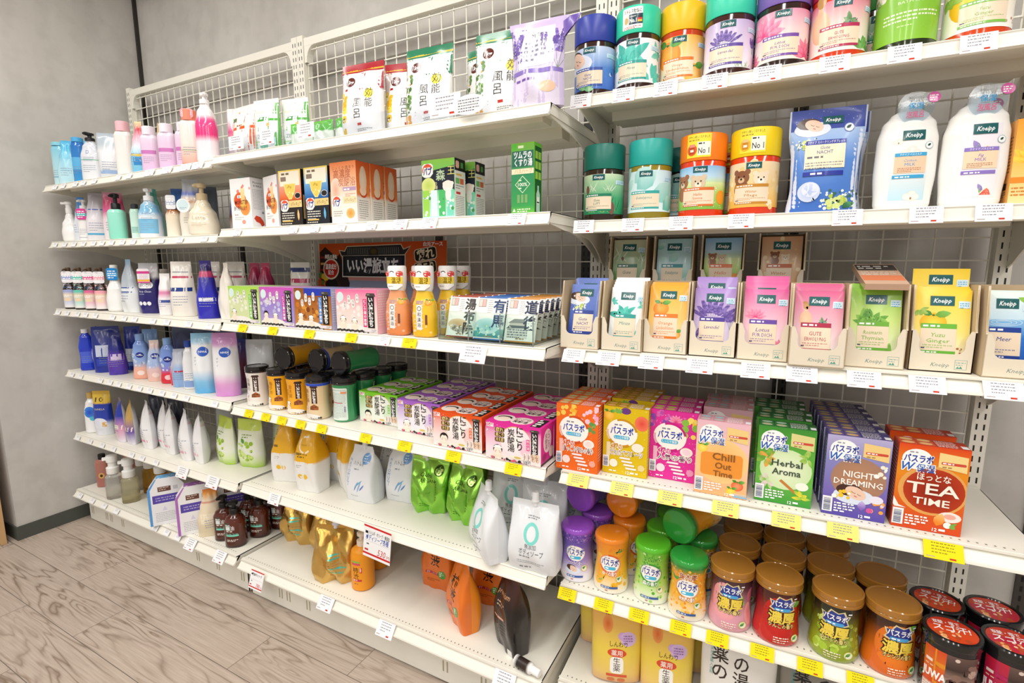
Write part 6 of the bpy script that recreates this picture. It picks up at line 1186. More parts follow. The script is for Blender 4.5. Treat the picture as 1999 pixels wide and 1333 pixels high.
A.rect(-178, 142, 304, 80, '#d8d4c8'); A.up(); A.rect(-174, 146, 296, 75, '#1f1f22'); A.up(); A.rect(-160, 152, 268, 64, '#2e2f33'); A.up(); A.text('いい湯旅立ち', -28, 164, 44, '#f0f0ee', w=244, bold=.04); A.up()
for k, (t_, y) in enumerate((('疲れ', 224), ('肩こり', 178))): A.at(212, y, 1, 8); A.rr(-48, -22, 96, 44, 12, '#e0d8b8'); A.up(); A.rr(-45, -19, 90, 38, 10, '#2a2018'); A.up(); A.text(t_, 0, -13, 30, '#f0e8c0', w=72, bold=.03); A.end()
A.ell(-236, 172, 42, 40, '#e8dcc8', 26); A.up(); A.ell(-236, 172, 36, 34, '#c8281e', 26); A.up(); A.text('温泉成分', -236, 173, 17, '#ffffff', w=58, bold=.03); A.text('配合', -236, 152, 15, '#ffffff', w=30, bold=.02); A.text('美肌の湯処', -236, 212, 14, '#f4ecdc', w=64, bold=.03, out='#3a2420', outw=.06); A.text('白元アース', 244, 252, 12, '#f4ece4', w=80, bold=.04); A.put(b, on_front())
put(b.build('display_poster', M_PAPER), (.372, -.03, z3 + .003), 0, 'orange backing poster with black tiled roof signboard', 'poster', tilt=(-3, 0))

# ---- fourth shelf: jars and boxes
z4 = MZ[3] + RAILH
JP = [(0, .0335), (.004, .0365), (.02, .0365), (.06, .0335), (.095, .0345), (.112, .037), (.118, .037)]
def jp(z): return interp(JP, z)[0]
def spring_jar(c, c2, name, tc, roof='#a05a2a', back=False, name_='spring_bath_jar'):
    o = empty(name_); b = MB(); b.lathe([(jp(z), z, colramp([(0, c2), (.6, c), (1, c)], z / .118)) for z in [0, .002, .006, .015, .03, .045, .06, .08, .095, .105, .112, .118]], 36); part(b, 'jar_body', M_SHINE, o, 50)
    b = MB(); A = Art()
    if back:
        A.rr(-30, 6, 60, 102, 5, '#e2ece4'); A.up(); A.lines(-26, 100, 52, 20, 4.6, '#8aa098', t=1.6); A.rect(-26, 58, 40, 4, '#c86a7a'); A.rect(10, 90, 18, 8, '#e88a5a'); A.barcode(18, 30, 8, 26, horiz=True)
    else:
        A.rect(8, 52, 19, 52, '#3a1c14'); A.poly([(4, 104), (31, 104), (27, 110), (8, 110)], '#3a1c14'); A.up(); A.vtext(SIGN, 17.5, 102, 8.6, '#f4f0ea', bold=.04, pitch=8.3, wide=1.2); A.vtext(name[:3], -10, 98, 14, tc, pitch=15); A.vtext(name[3:], -24, 84, 10, tc, pitch=12); A.poly([(2, 32), (30, 32), (30, 42), (16, 50), (2, 42)], roof); A.up(); A.lines(4, 40, 24, 2, 6, '#5a2c14', t=3); p_bather(A, -20, 34, 12, True); A.up(3); A.ell(0, 10, 34, 9, '#f6f2ea'); A.up(); p_dots(A, -34, 2, 70, 6, 14, 4, ('#2a2420', '#f0ece4'), 3)
    A.put(b, lambda x, y, o_: ((jp(y * MM) + .0002 + o_) * math.sin(x * MM / .036), -(jp(y * MM) + .0002 + o_) * math.cos(x * MM / .036), y * MM), step=4.5, stepy=9, clip=(-999, 1, 999, 999)); part(b, 'label', M_GLOSS, o, 50)
    b = MB(); b.lathe([(.0375, .117), (.0385, .1185), (.0385, .123), (.037, .1245), (.0385, .126), (.0385, .136), (.036, .138), (.034, .138), (.033, .1365), (0, .1365)], 36, col='#1d1c1e', cap=False); part(b, 'lid', M_SHINE, o, 30)
    return o
SW = spring_jar('#e8e2dc', '#f2eee8', '白檜の香り', '#6a6058'); SYZ = spring_jar('#f2ae1c', '#f6be40', '柚子の香り', '#a8641c'); SKN = spring_jar('#f2a81e', '#f4b838', '金木犀の香', '#b0701c'); SHI = spring_jar('#e6c89a', '#ecd4ae', '檜の湯山香', '#8a4a2a'); SGR = spring_jar('#2f8a54', '#3a9a64', '', '#fff', back=True)
GJ4 = 'black lidded spring bath jars'
put(SW, (0.0663, -0.3146, 0.7218, 0.0345, 0.1389), 14, 'white jar with black lid at the left end of the front row', 'jar', GJ4)
put(SYZ, (0.1757, -0.3117, 0.7218, 0.0334, 0.1469), 18, 'golden yellow jar with black lid, second in the front row', 'jar', GJ4)
put(SKN, (0.2727, -0.3148, 0.7218, 0.0303, 0.1449), 22, 'orange yellow jar with black lid, third in the front row', 'jar', GJ4)
put(SHI, (0.3781, -0.3247, 0.7218, 0.0388, 0.1362), -2, 'beige jar with black lid, fourth in the front row', 'jar', GJ4)
b = MB(); b.lathe([(.0372, .1085, '#2a4ab8'), (.0378, .114, '#2a4ab8'), (.0374, .1165, '#3a5ac8')], 36, cap=False); part(b, 'blue_band', M_GLOSS, [x for x in bpy.data.objects if x.get('label', '').startswith('beige jar')][0], 40)
put(SGR, (0.4716, -0.3035, 0.7218, 0.0402, 0.1383), 10, 'green jar turned to its printed back, right end of the front row', 'jar', GJ4)
for src, x, y, lab in ((SW, .165, -.222, 'white jar standing behind the yellow one'), (SYZ, .262, -.235, 'yellow jar in the second row behind the orange one'), (SHI, .375, -.24, 'beige jar in the second row under the lying jars'), (SGR, .474, -.222, 'green jar in the second row under the lying green jar'), (SGR, .476, -.142, 'green jar third in its line beside the green boxes'), (SGR, .478, -.062, 'green jar furthest back, against the mesh')):
    put(copy_thing(src), (x, y, z4), 150 if src is SGR else 10, lab, 'jar', GJ4)
def lying_jar(src, px, py, z, yaw, roll, lab):
    o = copy_thing(src); o.rotation_euler = (rad(90), rad(0), rad(yaw)); o.location = (px, py, z); tag(o, lab, 'jar', GJ4)
zl = z4 + .138 + .0392
lying_jar(SYZ, .213, -.185, zl, 0, 0, 'orange labelled jar lying on its side at the back of the pile')
lying_jar(SHI, .358, -.168, zl, -4, 0, 'blue bodied jar lying on its side in the middle of the pile')
lying_jar(SGR, .466, -.165, zl, -8, 0, 'green jar lying on its side at the right of the pile')
def art_nigori(c, cs, dot):
    A = Art(); A.grad(-77, 0, 154, 96, [(0, '#f4f0e8'), (.3, mixc(c, '#fff', .75)), (.75, mixc(c, '#fff', .35)), (.9, c), (1, c)]); A.up(); A.ell(8, 52, 44, 40, '#d8b060', 28); A.up(); A.ell(8, 51, 43, 39, '#faf7f0', 28, mixc(c, '#fff', .8)); A.ell(36, 40, 18, 22, mixc(c, '#fff', .6), 16); p_dots(A, -77, 70, 50, 24, 12, 2, ('#fff', mixc(c, '#fff', .6)), 3); A.rect(-74, 82, 20, 10, '#f4e8e8'); A.up(); A.lines(-72, 88, 16, 2, 4, '#c83a4a', t=2.6)
    for k, t_ in enumerate(('疲れ', '肩こり', '冷え症')): A.rr(-50, 72 - k * 13, 27, 11.5, 3, '#4a3420'); A.up(); A.text(t_, -36.5, 74 - k * 13, 8.5, '#f4d88a', w=22, bold=.02); A.l -= 1
    p_bather(A, -42, 24, 17, c == '#e0309a' or c == '#a868cc', '#26201e'); A.up(3); A.vtext('にごり', 20, 92, 20, '#2a201c', bold=.02, pitch=20.5); A.vtext('炭酸湯', -4, 84, 19, '#2a201c', bold=.01, pitch=20); A.rect(38, 36, 9, 28, dot); A.up(); A.vtext('色の湯', 42.5, 62, 7, '#fff', pitch=8.6); sign(A, 60, 20, 84, 18, 10); A.ell(14, 13, 22, 5, '#f6f0e0'); A.up(); A.ell(14, 13, 10, 3, '#d8c070')
    for k in range(4): A.rr(30 + k * 11, 10, 9.5, 20, 4.5, '#f8ece4' if k < 2 else '#f0d0b0'); A.up(); A.lines(32 + k * 11, 24, 5, 4, 4, '#8a5a5a', t=2.4); A.l -= 1
    p_dots(A, -76, 0, 152, 5, 26, 5, ('#2a2422', '#d85a7a', '#f0ece4'), 7); A.text('16錠', 40, 1, 8, '#fff', out='#2a2422', outw=.07); return A
def top_nigori(c):
    A = Art(); A.rect(-77, 0, 154, 75, c); A.up(); A.ell(-44, 40, 28, 28, '#f4ece4'); A.up(); A.ell(-44, 44, 20, 14, '#26201e'); A.ell(-44, 36, 18, 15, '#fbe8d8'); A.l -= 1; A.ell(8, 36, 30, 28, '#f2e2dc'); A.up(); A.text('にごり', 8, 38, 14, '#2a201c', w=40, bold=.02); A.text('炭酸湯', 8, 20, 14, '#2a201c', w=40, bold=.02); A.rect(44, 6, 26, 62, '#221e1e'); A.up(); A.lines(47, 56, 20, 4, 15, '#f0ece8', t=9); return A
def side_nigori(c):
    S = Art(); S.rect(0, 0, 75, 96, c); S.rect(0, 0, 75, 6, '#2a2422'); S.up(); S.ell(38, 56, 24, 30, '#f6eee6'); S.up(); S.ell(38, 56, 22, 28, mixc(c, '#fff', .7)); S.up(); S.vtext('にごり', 46, 80, 14, '#2a201c', pitch=15); S.vtext('炭酸湯', 30, 76, 13, '#2a201c', pitch=14); S.ell(62, 22, 14, 14, '#f0e4dc'); S.ell(20, 18, 12, 10, mixc(c, '#2a2422', .5)); return S
def nig(c, cs, dot): return carton('carbonated_bath_box', .154, .096, .076, art_nigori(c, cs, dot), side_nigori(c), top_nigori(c), None, (c, c, c))
GN = 'carbonated bath boxes on the fourth middle shelf'
NG, NP, NO, NK = nig('#7ac82c', '', '#8ac84a'), nig('#a868cc', '', '#b070cc'), nig('#e4551c', '', '#e86a2a'), nig('#e0309a', '', '#e84a90')
def nrow(o, x, y, n, c, dx=.002):
    for k in range(n): put(o if k == 0 else copy_thing(o), (x + dx * k, y + k * .0775, z4), 0, '%s box of the %s row of carbonated bath boxes' % (('frontmost', 'second', 'third', 'rearmost')[min(k if k < n - 1 else 3, 3)], c), 'box', GN)
nrow(NG, .5965, -.29, 3, 'green', .0005); nrow(NP, .768, -.312, 4, 'purple', .001)
nrow(NO, .934, -.36, 4, 'orange', .0005); nrow(NK, 1.106, -.371, 4, 'pink', .001)

# ---- fifth shelf: refill pouches
z5m = MZ[4] + RAILH
def yel_art(big):
    def f(A, h):
        A.rect(-60, 0, 120, h * .46, '#f0efec'); A.rect(-60, h * .46, 120, h * .56, '#f0b51e'); A.up(); A.ell(-16, h * .24, 9, 9, '#f0c030'); A.ell(4, h * .24, 9, 9, '#f0c030'); A.lines(-30, h * .4, 24, 2, 6, '#8a8a88', t=2); A.lines(-34, h * .55, 46, 1, 1, '#8a6a10', t=8)
        if big: A.ring(2, h * .7, 27, 29, 6, '#f8f0da', 50, 320); A.up(); A.text('VITAMIN', 2, h * .685, 6, '#b08a1a', w=32); A.lines(-26, h * .56, 44, 2, 10, '#8a6a10', t=5); A.rect(8, h * .88, 40, 22, '#2a6ab8'); A.up(); A.lines(10, h * .92, 34, 2, 9, '#f0d83a', t=6)
    return f
YP = pouch_thing('body_soap_refill', Pouch(.24, [(0, .05), (.45, .048), (.6, .04), (.8, .028), (1, .026)], .085, seed=4, belly=.35, fold=.003, box=9), [(0, '#efeeeb'), (.459, '#efeeeb'), (.461, '#f0b51e'), (1, '#eeb01c')], yel_art(False), M_GLOSS)
YPC = pouch_thing('body_soap_refill', Pouch(.24, [(0, .048), (.45, .047), (.6, .043), (.8, .034), (1, .03)], .09, seed=6, belly=.4, fold=.004, box=9), [(0, '#efeeeb'), (.459, '#efeeeb'), (.461, '#f0b51e'), (1, '#eeb01c')], yel_art(True), M_GLOSS)
GY = 'yellow and white refill pouches'
put(YP, (.117, -.25, z5m), 20, 'yellow and white refill pouch at the left end', 'pouch', GY); put(YPC, (.262, -.268, z5m), 8, 'yellow and white refill pouch with a large white ring', 'pouch', GY)
put(copy_thing(YP), (.27, -.16, z5m), 10, 'yellow and white refill pouch standing back in the shade', 'pouch', GY); put(copy_thing(YP), (.375, -.2, z5m), -28, 'yellow and white refill pouch turned sideways beside the white ones', 'pouch', GY)
def hato_art(A, h):
    A.ell(24, h * .8, 15, 17, '#5a94d8', 20, '#7aacE4'.lower()); A.up(); A.lines(16, h * .83, 16, 3, 7, '#e4eefa', t=3); A.text('ハトムギ', 0, h * .68, 13, '#5a6068', w=42); A.lines(-16, h * .6, 32, 1, 1, '#9aa0a8', t=4); A.vtext('HATOMUGI', -36, h * .78, 12, '#7a9ad0', pitch=11)
    for k, (x, y, L, a, c) in enumerate(((-8, .22, 40, 62, '#7a9cd4'), (4, .2, 44, 66, '#9ab8e4'), (-4, .3, 40, 40, '#6ab4dc'), (14, .24, 30, 50, '#5a88cc'))): A.leaf(x - 6, h * y, L, 5, a, c)
    A.lines(-30, h * .12, 60, 1, 1, '#b0b4ba', t=2.5)
HT = pouch_thing('body_soap_refill', Pouch(.185, [(0, .055), (.3, .056), (.75, .052), (.9, .042), (1, .038)], .085, seed=5, belly=.3, fold=.003, box=9), '#eceef2', hato_art, M_GLOSS, '#e4e6ea', (.006, .186, .0085, .022, '#f4f4f4', 0))
GH = 'white refill pouches with blue circle'
put(HT, (.475, -.235, z5m), 4, 'white refill pouch with blue circle, in front', 'pouch', GH); put(copy_thing(HT), (.51, -.115, z5m), 2, 'white refill pouch with blue circle, hidden behind the front one', 'pouch', GH); put(copy_thing(HT), (.612, -.165, z5m), 8, 'white refill pouch with blue circle, beside the green foil pouches', 'pouch', GH); put(copy_thing(HT), (.64, -.08, z5m), 8, 'white refill pouch in the shade at the back, above the green spout', 'pouch', GH)
def olive_art(A, h): A.text('OLIVE', -6, h * .66, 12, '#1f3a14', w=42); A.text('ARGAN', -2, h * .57, 12, '#1f3a14', w=50); A.vtext('BODYSOAP', 26, h * .62, 7, '#2a4a1c', pitch=8); A.ell(34, h * .78, 15, 16, '#3a5a24', 20); A.up(); A.ell(34, h * .78, 12, 13, '#c8e08a', 20); A.up(); A.ell(34, h * .78, 8, 9, '#5a9a2a', 16); A.lines(-30, h * .16, 40, 2, 6, '#3a6a1c', t=2)
OL = pouch_thing('olive_soap_refill', Pouch(.175, [(0, .054), (.25, .06), (.6, .066), (.9, .064), (1, .06)], .085, seed=7, belly=.3, fold=.012, box=7), [(0, '#9adc5a'), (.5, '#8ed04a'), (1, '#a4d860')], olive_art, M_FOIL, '#4fb02a', (-.016, .172, .0105, .028, '#f2f2ee', -24))
GO = 'metallic green refill pouches'
put(OL, (.722, -.195, z5m), 14, 'metallic green refill pouch with white spout, left', 'pouch', GO); put(copy_thing(OL), (.775, -.105, z5m), 34, 'metallic green refill pouch standing behind the other two', 'pouch', GO); put(copy_thing(OL), (.862, -.2, z5m), -10, 'metallic green refill pouch, right, beside the white soap pouches', 'pouch', GO)
def body_art(A, h):
    A.ring(0, h * .58, 20, 26, 8, '#7fd8cc', 0, 360); A.up(); A.lines(-14, h * .8, 34, 2, 5, '#8a8e90', t=2.4); A.text('無添加', 0, h * .38, 11, '#6a6e70', w=30); A.text('ボディソープ', 2, h * .28, 14, '#4a4e50', w=66); A.lines(-30, h * .24, 60, 1, 1, '#7a7e80', t=3); A.lines(-36, h * .17, 74, 2, 5, '#9a9ea0', t=1.8); A.lines(-30, h * .06, 56, 1, 1, '#8a8e90', t=4)
BP = pouch_thing('body_soap_refill', Pouch(.178, [(0, .064), (.3, .066), (.9, .064), (1, .062)], .08, seed=8, belly=.28, fold=.0035, box=9), '#e6e9ec', body_art, M_GLOSS, '#dcdfe2', (0, .178, .0095, .026, '#f0f1f2', 0))
GBP = 'white refill pouches with turquoise ring'
put(BP, (1.122, -.315, z5m), 4, 'white soap refill with turquoise ring facing out at the shelf end', 'pouch', GBP); put(copy_thing(BP), (1.01, -.325, z5m), -38, 'white soap refill turned edge on beside the facing one', 'pouch', GBP)
put(copy_thing(BP), (1.005, -.175, z5m), 12, 'white soap refill behind the edge on one', 'pouch', GBP); put(copy_thing(BP), (1.12, -.2, z5m), 14, 'white soap refill second in line behind the facing one', 'pouch', GBP); put(copy_thing(BP), (1.135, -.085, z5m), 14, 'white soap refill furthest back at the shelf end', 'pouch', GBP)

# ---- bottom deck
z6m = .155
def gold_art(A, h):
    for k, (y, w_) in enumerate(((.52, 30), (.46, 30), (.3, 56), (.22, 48))): A.rect(-8, h * y, w_, 5, '#6ad0b8')
    A.lines(-8, h * .36, 44, 2, 8, '#c89a5a', t=3)
GF = pouch_thing('gold_shampoo_refill', Pouch(.19, [(0, .07), (.3, .072), (.8, .068), (1, .064)], .09, seed=3, belly=.3, fold=.014, box=7), [(0, '#d8b46a'), (1, '#cfa452')], gold_art, M_FOIL, '#c89c4a', (.006, .19, .012, .028, '#e2e4ee', 8))
GG6 = 'gold foil refill pouches'
put(GF, (.395, -.305, z6m), 26, 'gold foil refill pouch in front with a white spout', 'pouch', GG6); put(copy_thing(GF), (.085, -.19, z6m), 4, 'gold foil refill pouch at the left end by the brown bottles', 'pouch', GG6); put(copy_thing(GF), (.25, -.19, z6m), 10, 'gold foil refill pouch between the other two', 'pouch', GG6)
def kaki(name='persimmon_soap_bottle'):
    o = empty(name); L = Loft([(0, .033, .033), (.004, .037, .037), (.11, .037, .037), (.13, .034, .034), (.142, .02, .02), (.146, .014, .014)], 2.1); b = MB(); L.build(b, '#f09a1c', n=36); part(b, 'bottle_body', M_PLAS, o, 60)
    b = MB(); A = Art(); A.rect(-16, 100, 30, 6, '#8cc04a'); A.rect(-16, 92, 30, 7, '#d84a6a'); A.vtext('柿渋', -2, 84, 20, '#2a1a10', pitch=21); A.rect(12, 66, 7, 18, '#d8342a'); A.up(); A.lines(13, 80, 5, 3, 5, '#fff', t=3); A.l -= 1; A.rr(-14, 36, 32, 7, 3, '#c8283a'); A.up(); A.lines(-12, 38, 28, 1, 1, '#fbe8d8', t=3.5); A.lines(-8, 26, 26, 1, 1, '#a8641a', t=3)
    A.put(b, lambda x, y, o_: L.front(x, y, o_ + .0002), step=5, stepy=12, clip=(-999, 1, 999, 999)); part(b, 'label', M_GLOSS, o, 60); pump(o, .145, '#f0e0cc', .016, h=.045, ang=130); return o
KB = kaki(); GK = 'orange pump soap bottles'
put(KB, (.484, -.298, z6m), 10, 'orange pump soap bottle standing in front', 'bottle', GK); put(copy_thing(KB), (.472, -.185, z6m), -4, 'orange pump soap bottle in the shade behind', 'bottle', GK)
def kp_art(A, h): A.vtext('柿渋', 2, h * .76, 34, '#2a1a10', pitch=36, bold=.01); A.rr(-34, h * .28, 50, 9, 4, '#b8283c'); A.up(); A.text('ボディソープ', -9, h * .285, 7.5, '#fbe8d8', w=40); A.ell(28, h * .3, 14, 14, '#4f9a34', 18); A.up(); A.lines(20, h * .33, 16, 3, 6, '#f0f4d8', t=3.5); A.lines(-30, h * .18, 52, 2, 6, '#8a4a1a', t=2.4); A.ell(-26, h * .62, 10, 9, '#f0a86a')
KP = pouch_thing('persimmon_soap_refill', Pouch(.205, [(0, .058), (.45, .058), (.7, .05), (1, .046)], .075, seed=2, belly=.35, fold=.003, box=9), [(0, '#e8721c'), (1, '#ea7a1e')], kp_art, M_GLOSS, '#ee8a20')
GKP2 = 'orange refill pouches with brush characters'
put(KP, (.9, -.29, z6m), -34, 'orange refill pouch turned edge on in front', 'pouch', GKP2); put(copy_thing(KP), (.735, -.175, z6m), 2, 'orange refill pouch at the left, behind the large price card', 'pouch', GKP2); put(copy_thing(KP), (.925, -.165, z6m), 6, 'orange refill pouch facing out behind the edge on one', 'pouch', GKP2)
def dk_art(A, h): A.text('premium', 0, h * .72, 16, '#e0a87a', w=56, shear=.3); A.lines(-20, h * .62, 40, 2, 9, '#c8a890', t=4); A.rect(-30, h * .42, 44, 6, '#d8a890'); A.lines(-30, h * .36, 50, 6, 9, '#5a5250', t=3); A.rect(24, 0, 18, 18, '#e8e6e2')
put(pouch_thing('dark_soap_refill', Pouch(.22, [(0, .05), (.5, .052), (.7, .046), (1, .042)], .075, seed=9, belly=.5, fold=.003, box=9), [(0, '#2c2826'), (.6, '#1c1614'), (1, '#5a2c18')], dk_art, M_GLOSS, [(0, '#3a3634'), (.55, '#241e1c'), (1, '#4a2414')]), (1.07, -.305, z6m), -32, 'dark brown glossy refill pouch alone at right on the bottom deck', 'pouch')
o = empty('small_vial'); b = MB(); b.lathe([(.0135, 0, '#f2f0ee'), (.0145, .002, '#f2f0ee'), (.0145, .012, '#2a2422'), (.0145, .042, '#3a2a24'), (.0145, .05, '#f2f0ee'), (.011, .056, '#f2f0ee')], 24); A = Art(); A.ell(4, 24, 8, 8, '#e0702a'); A.up(); A.lines(-14, 36, 28, 4, 6, '#e8e4de', t=2.4); A.put(b, on_cyl(.0147)); part(b, 'vial_body', M_PLAS, o, 40)
b = MB(); b.lathe([(.0105, .055), (.0105, .076), (.009, .078)], 20, col='#fbfbfa'); part(b, 'cap', M_PLAS, o, 35)
o.location = (1.112, -.364, z6m + .0162); o.rotation_euler = (rad(90), rad(0), rad(80)); tag(o, 'tiny white bottle with dark label lying on its side by the deck corner', 'bottle')

# ================================================================== left unit
SHAPES = {'cyl': [(0, .93), (.02, 1), (.72, 1), (.86, .8), (.95, .45), (1, .42)], 'oval': [(0, .92), (.03, 1), (.6, .96), (.85, .72), (.96, .42), (1, .4)], 'ball': [(0, .8), (.06, .96), (.3, 1), (.6, .86), (.85, .5), (1, .34)],
 'waist': [(0, .95), (.05, 1), (.35, .88), (.6, .96), (.85, .75), (1, .4)], 'tall': [(0, .95), (.02, 1), (.88, 1), (.96, .85), (1, .5)]}
def gbottle(name, h, w, d, col, shape='oval', cap=None, art=None, e=2.4, mat=None, neck=None, capmat=None):
    o = empty(name); L = Loft([(t * h, w / 2 * k, max(d / 2 * k, .0)) for t, k in SHAPES[shape]], e); b = MB(); L.build(b, col, n=32); part(b, 'bottle_body', mat or M_SHINE, o, 60)
    if art:
        b = MB(); A = Art(); art(A, h * 1000, w * 1000); A.put(b, lambda x, y, o_: L.front(x, y, o_ + .0002), step=5, stepy=12, clip=(-999, 1, 999, 999)); part(b, 'label', M_GLOSS, o, 60)
    if cap:
        kind, cc = cap[0], cap[1]; r = L.at(h)[0]
        if kind == 'screw': stdcap(o, h - .002, r * 1.12, cap[2], cc, mat=capmat)
        elif kind == 'flat': stdcap(o, h - .004, w / 2 * cap[3], cap[2], cc, mat=capmat)
        elif kind == 'pump': pump(o, h - .002, cc, max(r * 1.05, .009), h=cap[2], ang=cap[3] if len(cap) > 3 else 250, nozzle=.026)
        elif kind == 'foam':
            b = MB(); b.lathe([(r * 1.15, h - .002), (r * 1.15, h + .02), (r * .95, h + .022), (r * .95, h + .034), (r * 1.35, h + .036), (r * 1.35, h + .044), (r * 1.2, h + .047)], 24, col=cc); b.box(-r * 1.35 - .012, -.006, h + .036, -r, .006, h + .045, cc); part(b, 'foam_pump', M_PLAS, o, 35)
    if neck: # paper or film tag hung on the neck: (colour, stripe, height, width, z)
        c1, c2, th_, tw, z = neck; b = MB(); A = Art(); A.rr(-tw * 500, 0, tw * 1000, th_ * 1000, tw * 200, c1); A.up(); A.rect(-tw * 480, th_ * 300, tw * 960, th_ * 300, c2); A.up(); A.lines(-tw * 380, th_ * 700, tw * 760, 4, th_ * 180, '#ffffff', t=th_ * 80)
        a_, b_ = L.at(min(z, h)); rr = max(b_, r_ if (r_ := L.at(h)[0]) else 0) + .004; A.put(b, lambda x, y, o_: (x * MM, -rr - o_, z + y * MM)); part(b, 'neck_tag', M_PAPER, o)
    return o
def gpouch(name, h, w, t, col, art=None, seed=1, neckw=1., back=None, mat=None, fold=.003, belly=.3, box=2.6):
    hw = [(0, w / 2 * .96), (.3, w / 2), (.62, w / 2 * (1 + neckw) / 2 if neckw < 1 else w / 2), (.85, w / 2 * neckw), (1, w / 2 * neckw * .96)]
    P = Pouch(h, hw, t, seed=seed, fold=fold, belly=belly, box=box); return pouch_thing(name, P, col, art, mat or M_GLOSS, back)
def bands(*rows):
    """art from rows (y0, y1, colour) as fractions of the height, with small print"""
    def f(A, h, w=90):
        for y0, y1, c in rows: A.rect(-w * .42, h * y0, w * .84, h * (y1 - y0), c)
        A.up(); A.lines(-w * .3, h * .36, w * .6, 4, h * .05, '#8a92a8', t=h * .012)
    return f
def wordart(t, y, hh, col, w=None, extra=None, **k):
    def f(A, h, w_=90):
        if extra: extra(A, h, w_)
        A.up(2); A.text(t, 0, h * y, hh, col, w=w, **k); A.lines(-w_ * .25, h * (y - .1), w_ * .5, 3, h * .04, col, t=h * .01)
    return f
TURN = 34   # most fronts are turned a little towards the aisle
zz = [LZ[i] + RAILH for i in range(5)] + [.165]
def P_(o, x, y, k, rz, lab, cat, g=None): return put(o, (x, y, zz[k] if x < .01 else MZ[k] + RAILH), rz, lab, cat, g)
# ---- top shelf
BL = gbottle('wrapped_bottle', .172, .062, .05, [(0, '#c4e4ea'), (.6, '#a8d8e4'), (1, '#7cc8e0')], 'tall', ('flat', '#8ad0e4', .014, .86), bands((.2, .22, '#5ab4d0')))
P_(BL, -1.128, -.325, 0, 30, 'pale blue bottle at the far left of the top shelf', 'bottle')
CP = gpouch('shampoo_refill', .185, .085, .04, [(0, '#c8e8f0'), (.5, '#a4dcec'), (.8, '#5cc0e4'), (1, '#3fb0e0')], bands((.1, .3, '#bfe6f0'), (.6, .75, '#7fd0e8')), 3, .5)
P_(CP, -1.085, -.315, 0, 48, 'pale blue peaked refill next to the far left bottle', 'pouch'); P_(copy_thing(CP), -1.035, -.29, 0, 56, 'pale blue peaked refill second from the far left bottle', 'pouch')
P_(gbottle('wrapped_bottle', .165, .05, .04, [(0, '#3a94d0'), (1, '#1f6ec0')], 'tall', ('flat', '#4aa8e0', .018, .8), bands((.3, .6, '#5ab0e0'))), -.955, -.33, 0, 40, 'bright blue wrapped bottle left of the black capped one', 'bottle')
P_(gbottle('body_wash_bottle', .158, .08, .05, [(0, '#e4e6ea'), (.6, '#dfe2e8'), (1, '#d0d6e0')], 'oval', ('pump', '#1d1d20', .032), wordart('D!', .66, 16, '#8a98b8', 16, bands((.5, .52, '#7ab89a')))), -.862, -.325, 0, 36, 'clear white bottle with a black cap on the top shelf', 'bottle')
P_(gpouch('shampoo_refill', .182, .09, .05, [(0, '#d8dce0'), (.6, '#e4e6ea'), (.75, '#b8c4cc'), (1, '#a8b4c0')], bands((.12, .2, '#9ab4d8')), 5), -.765, -.30, 0, 44, 'silver white refill behind the black capped bottle', 'pouch')
P_(gbottle('baby_lotion_bottle', .165, .062, .045, [(0, '#f0ebe6'), (1, '#efe6e2')], 'tall', ('flat', '#ecb8c0', .036, .72)), -.598, -.33, 0, 40, 'white bottle with pale pink cap on the top shelf', 'bottle')
P_(gpouch('baby_refill', .188, .07, .045, [(0, '#7cc4e4'), (.3, '#8ad0ea'), (.5, '#d8e4f0'), (.7, '#e8a8b8'), (.85, '#d04a5a'), (1, '#e8d8a0')], bands((.15, .3, '#3a8ac8'), (.32, .36, '#e8c03a')), 6, .35), -.50, -.325, 0, 40, 'peaked blue and pink refill beside the pink bottles', 'pouch')
PK = gbottle('baby_lotion_bottle', .13, .06, .04, [(0, '#e4bfe0'), (.7, '#e8cce6'), (1, '#ece0ee')], 'tall', ('flat', '#efe4f0', .03, .7), bands((.45, .55, '#c878b8')))
for k, (x, y, l) in enumerate(((-.415, -.335, 'left'), (-.322, -.325, 'middle'), (-.25, -.305, 'right'))): P_(PK if k == 0 else copy_thing(PK), x, y, 0, 36, 'lilac pink bottle in clear wrap, %s of three' % l, 'bottle', 'lilac pink baby bottles')
P_(gbottle('baby_lotion_bottle', .148, .066, .046, [(0, '#eca898'), (.3, '#f0d4c4'), (.45, '#f2e4dc'), (1, '#f4ece6')], 'tall', ('flat', '#f28a70', .034, .72), bands((.3, .32, '#a8c08a')), neck=('#f4a8b0', '#f4a8b0', .03, .04, .15)), -.16, -.335, 0, 38, 'clear bottle with coral cap and coral liquid', 'bottle')
P_(gbottle('body_milk_bottle', .19, .07, .048, [(0, '#f2eef0'), (.35, '#f4e4ec'), (.45, '#e8307c'), (.72, '#ec4a8c'), (.8, '#f4f0f2'), (1, '#f4f2f2')], 'oval', ('pump', '#f6f4f4', .035, 300)), -.078, -.33, 0, 34, 'white bottle with hot magenta panel', 'bottle')
P_(gpouch('body_milk_refill', .2, .1, .05, [(0, '#e8e4e8'), (.4, '#ecc8d8'), (.6, '#e85a98'), (.8, '#f0eaee'), (1, '#f2f0f0')], None, 7), -.055, -.22, 0, 20, 'white and magenta refill behind the magenta panel bottle', 'pouch')
b = MB(); b.box(-.03, 0, 0, .03, .001, .045, '#c8b084'); A = Art(); A.rect(-20, 20, 12, 14, '#d84a3a'); A.lines(-2, 32, 26, 4, 7, '#8a6a40', t=3); A.put(b, on_front()); KT = b.build('kraft_card', M_PAPER)
